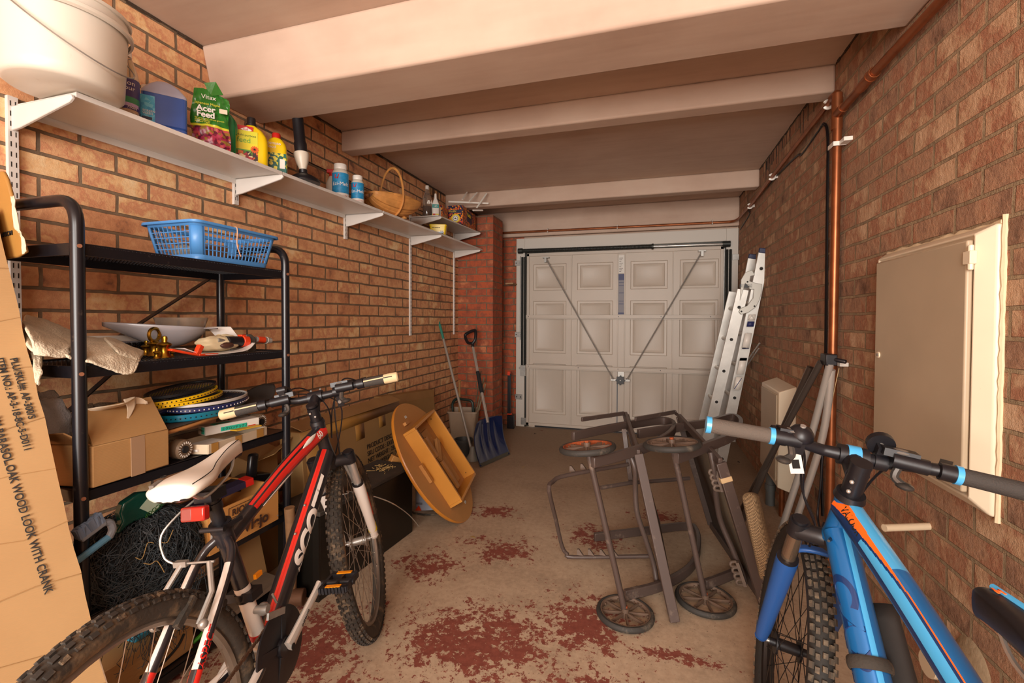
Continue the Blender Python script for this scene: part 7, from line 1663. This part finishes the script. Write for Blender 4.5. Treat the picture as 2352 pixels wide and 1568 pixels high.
fork(b, bk, m_black, m_forkb, .1, r1=.0165, r2=.0245, low_top=.27, sep=.066, stan_m=mat('bronze_stanchion', '#8f7b68', .2, .8), tw=.029)
for s_ in (-1, 1): MB(b.MS).use(mat('pale_decal', '#b9c4d6', .5)).box((-.001, -.008, -.010), (.001, .008, .010), M=frame(b.fh+V((0, s_*.066, 0))+b.sa*.26-b.nn*.0245, b.nn, z=b.sa)).build('decal_patch', None, bk)
stm = MB(b.MS).use(m_black).cyl(b.htop+b.sa*.012, b.htop+b.sa*.085, .0195, n=24).ring([b.htop+b.sa*.062, b.clamp-b.sa*.004], [.022, .022], 16).cyl(b.clamp+V((0, -.027, 0)), b.clamp+V((0, .027, 0)), .0225).cyl(b.htop+b.sa*.085, b.htop+b.sa*.094, .020)
stm.build('stem', None, bk)
for z in (.03, .055): MB(b.MS).use(m_chrome).sphere(b.htop+b.sa*z-b.nn*.020+V((0, .012, 0)), .0045).build('stem_bolt', None, bk)
MB(b.MS).use(m_sky2).cyl(b.clamp+V((0, -.012, 0))+b.sa*.001, b.clamp+V((0, .012, 0))+b.sa*.001, .0232, n=20).build('stem_band', None, bk)
gb_, bpts = bars(b, bk, g2['rise'], .04, g2['barW'], m_black, .0128)
m_foamg = mat('worn_foam_grip', '#5a5149', .9, bump=.4, bscale=300)
for s_ in (-1, 1):
    h = g2['barW']/2; e0 = gb_(s_*h, 1, 1); e1 = gb_(s_*(h-.135), .97, .72); d = (e0-e1).normalized()
    gr = MB(b.MS).use(m_foamg if s_ > 0 else m_gripb).ring([e1, e0], [.0168, .0180], 20).build('grip', None, bk)
    MB(b.MS).use(m_sky2).cyl(e1-d*.004, e1+d*.006, .0192, n=20).build('grip_collar', None, gr); MB(b.MS).use(m_sky2).cyl(e0-d*.006, e0+d*.005, .0198, n=20).build('grip_collar', None, gr)
    lever(b, bk, e1-d*.016, d); shifter(b, bk, e1-d*.042 if s_ > 0 else e1-d*.09, d)
p = gb_(.108, .55, .3); mb = MB(b.MS @ frame(p, b.nn, z=b.sa)); mb.use(m_black).lathe([(.0255, .012), (.027, .015), (.026, .025), (.019, .036), (.007, .041), (0, .042)], n=30).cyl((0, 0, 0), (0, 0, .02), .008).box((-.02, -.01, -.02), (.02, .01, .02)).use(m_chrome).cyl((0, 0, .0405), (0, 0, .0445), .006, n=14)
mb.build('bell', None, bk)
p = gb_(-.05, .0, .0); MB(b.MS).use(m_black).cyl(p+V((0, -.012, 0)), p+V((0, .012, 0)), .018).box((-.01, -.01, 0), (.01, .01, .035), M=frame(p+b.nn*.01, b.nn, z=b.sa)).cyl(p+b.sa*.030+b.nn*.02, p+b.sa*.030+b.nn*.034, .026).use(m_steel).cyl(p+b.sa*.03+b.nn*.018, p+b.sa*.03+b.nn*.02, .006).build('lamp_mount', None, bk)
for k_, (y0, fwd) in enumerate(((.15, .05), (.155, .075), (-.16, .06), (-.15, .09))):
    a = gb_(y0, .95, .6); e = (b.crown-b.sa*.06+b.nn*.03+V((0, .03, 0))) if k_ < 2 else (b.crown+b.sa*.05+V((-.06, .03, -.02)))
    MB(b.MS).use(m_cable).tube(spline([a+b.nn*.01, a.lerp(b.clamp, .45)+b.nn*(fwd)-b.sa*.05, b.clamp+b.nn*fwd-b.sa*.17+V((0, y0*.35, 0)), b.crown+b.nn*(fwd*.6)-b.sa*.0+V((0, .03 if y0 > 0 else -.02, 0)), e], 7), .0028, 6).build('cable', None, bk)
p = gb_(.10, .4, .3)+b.nn*.03-b.sa*.06; MB(b.MS).use(m_white).box((-.001, -.014, -.045), (.001, .014, .01), M=frame(p, b.nn, z=b.sa+V((0, .35, 0)))).use(m_ink).box((-.0016, -.008, -.03), (.0016, .008, -.005), M=frame(p, b.nn, z=b.sa+V((0, .35, 0)))).build('cable_tag', None, bk)
# down tube mud guard with strap
nr = V((.25, -1, -.15)); nr = (nr-dd*nr.dot(dd)).normalized(); tn = nr.cross(dd)
def mg(u, v_):
    x = .13+.42*u; w_ = (.050+.016*math.sin(PI*min(1, u+.2)))*(min(1, u/.08)**.5 if u < .08 else 1); s2 = 2*v_-1
    return dt0-dd*x+nr*(.040+.052*(s2*.5+.5)+.0)+tn*(.030*(1-s2*s2)-.01)+tn*(w_*0)
MB(M).use(mat('matt_black_guard', '#2b2826', .7, bump=.15)).grid(mg, 14, 14).build('mudguard', None, bk, solid=.003)
MB(M).use(m_rubber).torus(dt0-dd*.245, dd, .034, .0035, 28, 8, sy=3.2).build('strap', None, bk)
for s_ in (-1, 1):
    c_ = V((math.cos(R_(200)), 0, math.sin(R_(200))))*s_; a0 = b.bb+V((0, s_*.072, 0)); a1 = b.bb+c_*.168+V((0, s_*.088, 0))
    MB(M).use(m_black).ring([a0, a1], [.015, .012], 10, sy=.6, up0=(0, 1, 0)).build('crank_arm', None, bk)
    MB(M).use(m_black).box((-.04, -.045, -.010), (.04, .045, .010), M=T(*(a1+V((0, s_*.06, 0))))).build('pedal', None, bk, bev=.003)
MB(M @ T(*(b.bb+V((0, -.05, 0)))) @ RX(R_(90))).use(m_black).lathe([(.03, -.002), (.090, -.002), (.090, .002), (.03, .002)], n=44).build('chainring', None, bk)
# ------------------------------------------------------------------ two folded loungers lying on their sides
m_lg = mat('brown_powder_coat', '#4f413b', .42, dirt='#8a7768', dscale=10, damt=.58)
m_tyr = mat('lounger_tyre', '#33302c', .7, dirt='#6d6153', dscale=15, damt=.55); m_hub = mat('brown_grey_hub', '#6a5546', .55, var=.25, vscale=30); m_rust = mat('flaking_rust', '#9c4a22', .85, bump=1., bscale=120, var=.4, vscale=60)
def weave(name, c1, c2):
    N = NT(name); tc = N.n('ShaderNodeTexCoord'); ch = N.n('ShaderNodeTexChecker', {'Vector': (tc, 3), 'Scale': 260., 'Color1': lin(c1), 'Color2': lin(c2)})
    nz = N.n('ShaderNodeTexNoise', {'Vector': (tc, 3), 'Scale': 300.}); N.base(N.mix((N.math('MULTIPLY', nz, .6), 0), (ch, 0), lin(c2))); N.bump((ch, 1), .4, .003); N.set(Roughness=.85); return N.m
m_sling = weave('brown_sling_mesh', '#8a7358', '#3d3228'); m_pill = weave('tan_woven_pillow', '#b59b74', '#5d4a35')
def wheel_l(parent, c, nrm, r, rust=False):
    c = Vector(c); nrm = Vector(nrm).normalized(); M_ = frame(c, nrm.orthogonal(), z=nrm)
    o = MB(M_).use(m_tyr).torus((0, 0, 0), (0, 0, 1), r-.011, .011, 48, 10, sy=1.15).build('wheel', None, parent)
    MB(M_).use(m_rust if rust else m_hub).lathe([(r-.022, -.011), (r-.026, 0), (r-.022, .011), (r-.017, .011), (r-.017, -.011)], n=48, cap=False).build('rim', None, o)
    sp_ = MB(M_).use(m_hub)
    for i in range(8):
        a = 2*PI*i/8+.2; d = Vector((math.cos(a), math.sin(a), 0)); sp_.bar(d*.014, d*(r-.022), .007, .012)
    for i in range(16):
        a = 2*PI*(i+.5)/16+.2; d = Vector((math.cos(a), math.sin(a), 0)); sp_.bar(d*(r-.032), d*(r-.020), .004, .008)
    sp_.build('spokes', None, o)
    MB(M_).use(m_hub).cyl((0, 0, -.018), (0, 0, .022), .015, n=16).use(m_rust).cyl((0, 0, .022), (0, 0, .03), .009, n=10).build('hub', None, o)
    return o
def loop(parent, pts, name, w_=.044, h_=.022, upv=None):
    return MB().use(m_lg).flat(spline(pts, 6), h_, w_, upv=(0, 0, 1)).build(name, None, parent, bev=.004)
def ratchet(parent, p, q):
    """row of cup shaped notches"""
    p = Vector(p); q = Vector(q); d = (q-p); mb = MB().use(mat('taupe_cast', '#6f5d50', .6, var=.2, vscale=30)); sd_ = Vector((-1, -.25, .1)).normalized()
    for i in range(4):
        c = p+d*(i+.5)/4; mb.tube([c+sd_*.010+Vector((0, 0, .013))+sd_*.022*0, c+sd_*.03+Vector((0, 0, .010)), c+sd_*.035, c+sd_*.03-Vector((0, 0, .010)), c-sd_*.004-Vector((0, 0, .010))], .006, 8, fillet=.006)
    mb.bar(p, q, .02, .014); mb.build('ratchet', None, parent)
Zt, Zb = .65, .045
# --- lounger A
wl, wu = at(1436, 1407, Z=.018), at(1349, 1028, Y=1.9)
t = thing('garden_lounger', 'brown wheeled garden lounger lying on its side, the one nearer the middle of the floor', 'lounger', (wl.x, wl.y, 0), 'folded loungers on the floor')
axA = (wu-wl).normalized()
wheel_l(t, wl, (0.02, 0, 1), .118); wheel_l(t, wu, (-.12, .05, 1), .118, True)
MB().use(m_lg).tube([wl+axA*.02, wu-axA*.03], .0125, 14).build('axle', None, t)
q = lambda u, v, Z=Zt: at(u, v, Z=Z)
loop(t, [q(1315, 1001), q(1430, 978), q(1515, 966), q(1543, 972), q(1547, 986), q(1530, 1004), q(1491, 1024), q(1430, 1044), q(1361, 1062)], 'side_loop')
loop(t, [q(1365, 1233, Zb), q(1480, 1219, Zb), q(1575, 1208, Zb), q(1600, 1222, Zb), q(1604, 1262, Zb), q(1583, 1306, Zb), q(1518, 1344, Zb), q(1434, 1366, Zb)], 'side_loop')
nt, nb_ = q(1466, 1042, .64), q(1550, 1428, .02); ft, fb_ = q(1437, 952, .68), q(1510, 1204, .05)
mid = nt.lerp(nb_, .2)
MB().use(m_lg).flat([nt, nb_], .020, .040, upv=(1, .25, 0)).build('back_rail', None, t, bev=.003)
MB().use(m_lg).flat([nt, ft], .018, .036, upv=(0, 0, 1)).build('side_rail', None, t, bev=.003); MB().use(m_lg).flat([nb_+Vector((0, 0, .012)), fb_], .018, .036, upv=(0, 0, 1)).build('side_rail', None, t, bev=.003)
MB().use(m_lg).flat([ft, fb_], .018, .036, upv=(1, 0, 0)).build('end_rail', None, t, bev=.003)
off = Vector((.014, 0, 0)); MB().use(m_sling).add([nt+off, nb_+off+Vector((0, 0, .01)), fb_+off, ft+off], [(0, 1, 2, 3)]).build('sling', None, t, solid=.004)
MB().use(m_lg).flat([q(1336, 963, .70), q(1432, 949, .69), ft], .012, .022, upv=(0, 0, 1)).build('foot_rail', None, t, bev=.002)
U = [q(1443, 1066, .53), q(1303, 1091, .52), q(1271, 1105, .51), q(1261, 1124, .49), q(1276, 1190, .30), q(1291, 1254, .13), q(1303, 1272, .10), q(1319, 1279, .09), q(1495, 1277, .10)]
MB().use(m_lg).tube(spline(U, 4), .0095, 12).build('support_tube', None, t)
for (u, v, z) in ((1332, 1275, .10), (1357, 1275, .10), (1384, 1276, .10), (1412, 1277, .10), (1315, 1084, .52), (1340, 1079, .52)):
    p = q(u, v, z); MB().use(mat('taupe_cast', '#6f5d50', .6, var=.2, vscale=30)).prism([p+Vector((-.014, 0, 0)), p+Vector((.016, 0, 0)), p+Vector((-.006, 0, .028)), p+Vector((-.014, 0, .026))], (0, 1, 0), .012).build('tooth', None, t)
C1 = [q(1443, 1035, .64), q(1458, 1075, .57), q(1459, 1120, .47), q(1463, 1175, .36), q(1482, 1235, .24), q(1500, 1290, .13), q(1508, 1335, .05)]
MB().use(m_lg).tube(spline(C1, 5), .0115, 12).build('curved_tube', None, t)
MB().use(m_lg).flat([q(1433, 985, .66), q(1440, 1040, .55), q(1450, 1112, .38)], .012, .024, upv=(1, 0, 0)).build('strut', None, t, bev=.002)
# --- lounger B
wl, wu = at(1620, 1376, Z=.018), at(1544, 1020, Y=2.08)
t = thing('garden_lounger', 'brown wheeled garden lounger lying on its side with a tan woven pillow', 'lounger', (wl.x, wl.y, 0), 'folded loungers on the floor')
axB = (wu-wl).normalized()
wheel_l(t, wl, (.02, 0, 1), .125); wheel_l(t, wu, (-.1, .05, 1), .122)
MB().use(m_lg).tube([wl+axB*.02, wu-axB*.03], .0125, 14).build('axle', None, t)
loop(t, [q(1466, 996), q(1560, 981), q(1632, 970), q(1680, 958), q(1700, 968), q(1698, 986), q(1672, 1006), q(1621, 1026), q(1553, 1052)], 'side_loop')
loop(t, [q(1619, 1342, Zb), q(1686, 1316, Zb), q(1725, 1290, Zb), q(1742, 1262, Zb)], 'side_loop')
nt, nb_ = q(1655, 1062, .62), q(1757, 1392, .02); ft, fb_ = q(1560, 957, .68), q(1633, 1204, .05); kn = nt.lerp(nb_, .12)
MB().use(m_lg).flat([nt, nb_], .022, .044, upv=(1, .25, 0)).build('back_rail', None, t, bev=.003)
MB().use(mat('cream_strap', '#c9ab80', .8)).flat([nt.lerp(nb_, .10), nt.lerp(nb_, .135)], .027, .049, upv=(1, .25, 0)).build('strap', None, t, bev=.003)
MB().use(m_lg).flat([nt, ft], .018, .036, upv=(0, 0, 1)).build('side_rail', None, t, bev=.003); MB().use(m_lg).flat([nb_+Vector((0, 0, .012)), fb_], .018, .036, upv=(0, 0, 1)).build('side_rail', None, t, bev=.003)
MB().use(m_lg).flat([ft, fb_], .018, .036, upv=(1, 0, 0)).build('end_rail', None, t, bev=.003)
off = Vector((.012, -.004, 0)); MB().use(m_sling).add([nt+off+Vector((0, 0, -.03)), nb_+off+Vector((0, 0, .02)), fb_+off, ft+off], [(0, 1, 2, 3)]).build('sling', None, t, solid=.004)
MB().use(m_lg).flat([q(1459, 962, .70), q(1550, 946, .69), ft], .012, .022, upv=(0, 0, 1)).build('foot_rail', None, t, bev=.002)
C1 = [q(1632, 1038, .64), q(1641, 1085, .55), q(1645, 1140, .43), q(1655, 1195, .31), q(1682, 1260, .19), q(1702, 1310, .10), q(1712, 1340, .05)]
MB().use(m_lg).tube(spline(C1, 5), .0125, 12).build('curved_tube', None, t)
ratchet(t, q(1645, 1080, .56), q(1660, 1128, .47)); ratchet(t, q(1693, 1290, .15), q(1712, 1345, .05))
p1, p2 = at(1722, 1130, X=.40), at(1768, 1335, X=.452)
d = (p2-p1).normalized(); Mp = frame(p1.lerp(p2, .5), d, z=(-.35, -1, 0)); L2 = (p2-p1).length/2
MB(Mp).use(m_pill).rbox([(L2*.95, .018, -.05, .02), (L2, .028, -.035, .025), (L2, .032, 0, .028), (L2, .028, .035, .025), (L2*.95, .018, .05, .02)], n=6).build('pillow', None, t, sub=1)
MB().use(m_lg).tube([q(1378, 1120, .40), q(1445, 1109, .40), q(1583, 1098, .38)], .010, 10).build('cross_tube', None, t)
# ------------------------------------------------------------------ aluminium ladder leaning by the door
m_alu = mat('brushed_aluminium', '#cdcac3', .42, .5, var=.12, vscale=12); m_cap = mat('navy_end_cap', '#141a45', .4)
t = thing('ladder', 'folded aluminium extension ladder leaning on the right wall beside the garage door', 'ladder', (.62, 4.2, 0))
fw2 = Vector((0, 1, 0))
def stile(a, b, w_, dpt, name='stile'):
    """channel stile: web facing the room with two flanges"""
    a = Vector(a); b = Vector(b); d = (b-a).normalized(); wx = d.cross(Vector((0, 1, 0))).normalized()
    if wx.x < 0: wx = -wx
    n_ = d.cross(wx); 
    if n_.y < 0: n_ = -n_
    mb = MB().use(m_alu); mb.bar(a, b, .003, w_, upv=wx); 
    for s_ in (-1, 1): mb.bar(a+wx*s_*w_/2+n_*dpt/2, b+wx*s_*w_/2+n_*dpt/2, .004, dpt, upv=n_) if 0 else mb.flat([a+wx*s_*w_/2+n_*dpt/2, b+wx*s_*w_/2+n_*dpt/2], .004, dpt, upv=n_)
    for s_ in (-.32, .32): mb.bar(a+wx*s_*w_-n_*.002, b+wx*s_*w_-n_*.002, .003, .003, upv=wx)
    mb.build(name, None, t); return d, wx, n_
YL = 3.95
T1, B1 = at(1757, 575, Y=YL), at(1662, 1035, Y=YL+.12)   # rear section, right
T2, B2 = at(1707, 665, Y=YL), at(1607, 1085, Y=YL+.12)
def ext(a, b, z): a = Vector(a); b = Vector(b); d = b-a; return a+d*((z-a.z)/d.z)
B1 = ext(T1, B1, .003); B2 = ext(T2, B2, .003)
d1, wx, n_ = stile(B1, T1, .075, .026); stile(B1+Vector((-.012, .33, 0)), T1+Vector((-.012, .33, 0)), .075, .026)
stile(B2, T2, .075, .026); stile(B2+Vector((-.012, .33, 0)), T2+Vector((-.012, .33, 0)), .075, .026)
for (A_, B_, k0) in ((B1, T1, 0), (B2, T2, 0)):
    L_ = (B_-A_).length; k = .14
    dd_ = (B_-A_).normalized()
    while k < L_-.05:
        p = B_-dd_*k; MB().use(m_alu).cyl(p-n_*.004, p+Vector((-.012, .33, 0)), .017, n=14).use(m_ink).cyl(p-n_*.0055, p-n_*.003, .0125, n=3 if 0 else 12).build('rung', None, t); k += .26
for p in (T1, T1+Vector((-.012, .33, 0))): MB().use(m_cap).box((-.04, -.006, -.022), (.04, .034, .016), M=frame(p, wx, z=d1)).build('end_cap', None, t, bev=.004)
q = lambda u, v, Y=YL-.012: at(u, v, Y=Y)
MB().use(mat('cast_zinc', '#b5b2a9', .45, .4)).prism([q(u, v) for u, v in ((1700, 690), (1702, 642), (1712, 625), (1728, 620), (1734, 632), (1724, 634), (1722, 645), (1736, 650), (1750, 652), (1751, 665), (1745, 688), (1736, 705), (1718, 718), (1702, 722), (1697, 716), (1700, 708), (1716, 702), (1730, 684), (1732, 664), (1722, 664), (1712, 650))], (0, 1, 0), .014).build('hook_bracket', None, t, bev=.003)
for (u, v) in ((1717, 647), (1703, 715), (1733, 703)): MB().use(m_ink).cyl(q(u, v, YL-.014), q(u, v, YL-.010), .007, n=10).build('bracket_bolt', None, t)
MB().use(m_black).box(q(1700, 660), q(1728, 655)+Vector((0, .03, .012))).build('bracket_pad', None, t)
def on_l(u, v): return at(u, v, Y=YL-.004)
def lpanel(u0, v0, u1, v1, m, nm, n_=1): return MB().use(m).add([on_l(u0-7, v0), on_l(u0+9, v0), on_l(u1+9, v1), on_l(u1-7, v1)], [(0, 1, 2, 3)]).build(nm, None, t, solid=.001)
m_nvy = mat('navy_print', '#2b3160', .5)
T1l = lambda v: 1757+(v-575)*(1662-1757)/(1035-575)+1
for v0, v1 in ((722, 736), (765, 800), (822, 860), (866, 895)): lpanel(T1l(v0), v0, T1l(v1), v1, m_white, 'ladder_sticker')
for v0, v1 in ((738, 750), (798, 801), (822, 828)): lpanel(T1l(v0), v0, T1l(v1), v1, m_nvy, 'ladder_sticker')
a, b_ = on_l(T1l(868)+6, 868), on_l(T1l(893)-6, 893); MB().use(m_nvy).bar(a-Vector((0, .003, 0)), b_-Vector((0, .003, 0)), .001, .005, upv=(1, 0, 0)).build('sticker_line', None, t)
a, b_, c = on_l(T1l(724), 724), on_l(T1l(734)-6, 734), on_l(T1l(734)+7, 734); MB().use(m_ink).tube([p-Vector((0, .003, 0)) for p in (a, b_, c)], .0015, 5, closed=True).build('warning_mark', None, t)
for (a, b_, rr, lb) in (((1745, 788), (1705, 845), .006, 'thin bright rod leaning on the wall behind the ladder, front one'), ((1743, 800), (1700, 862), .006, 'thin bright rod leaning on the wall behind the ladder, lower one')):
    o = MB().use(m_chrome).tube([at(*a, X=.80), ext(at(*a, X=.80), at(*b_, X=.74), .003)], rr, 8).build('metal_rod', None, None, org=at(*a, X=.8)); tag(o, lb, 'rod', 'thin rods behind the ladder')
# ------------------------------------------------------------------ folded metal stand by the copper pipe
t = thing('folded_stand', 'folded stand of steel tubes joined by a black hinge beside the copper pipe', 'stand', (.74, 2.6, 0))
m_tubeb = mat('brushed_tube', '#c4beb6', .3, .5); m_tubed = mat('dark_steel_tube', '#5a5049', .3, .5)
h0 = at(1903, 828, X=.755)
def leg(a, b_, m, r=.0175): MB().use(m).tube([a, ext(a, b_, .003)], r, 14).build('leg', None, t)
for P_ in ([h0+Vector((0, -.02, -.01)), at(1863, 1001, X=.735), at(1802, 1193, X=.66)], [h0+Vector((.012, .0, -.04)), at(1889, 1004, X=.765), at(1829, 1193, X=.70)]):
    MB().use(m_tubeb).tube(spline(P_+[ext(P_[1], P_[2], .003)], 6), .0155, 14).build('leg', None, t)
leg(h0+Vector((-.02, .03, -.01)), at(1730, 1120, Y=2.95), m_tubed, .014)
MB().use(m_black).box(h0+Vector((-.02, -.03, -.02)), h0+Vector((.025, .04, .03))).tube([h0+Vector((0, -.01, .01)), h0+Vector((.05, -.05, 0))], .01, 8).build('hinge', None, t, bev=.006)
o = MB().use(m_tubed).ring([at(1862, 843, X=.77), ext(at(1862, 843, X=.77), at(1744, 1108, X=.60), .003)], .0165, 16).use(m_ink).cyl(at(1862, 843, X=.77)-Vector((0, 0, -.0005)), at(1862, 843, X=.77)+Vector((0, 0, .001)), .010)
o = o.build('steel_tube', None, None, org=at(1862, 843, X=.77)); tag(o, 'dark open ended steel tube leaning in front of the low cream box', 'tube')
o = MB().tube(spline([h0+Vector((.03, -.03, -.03)), at(1908, 950, X=.80), at(1905, 1090, X=.80), at(1896, 1110, X=.80)], 6), .0015, 5).build('string', mat('cream_twine', '#cdb183', .8), None, org=h0); tag(o, 'cream string hanging down the copper pipe from the black hinge', 'string')
o = MB().tube(spline([at(1893, 860, X=.81), at(1892, 980, X=.79), at(1886, 1100, X=.78), at(1878, 1180, X=.77), at(1885, 1215, X=.76), at(1893, 1200, X=.78)], 6), .005, 8).build('electric_cable', m_black, None, org=(.78, 2.45, .5)); tag(o, 'loose black cable loop hanging low beside the copper pipe', 'cable')
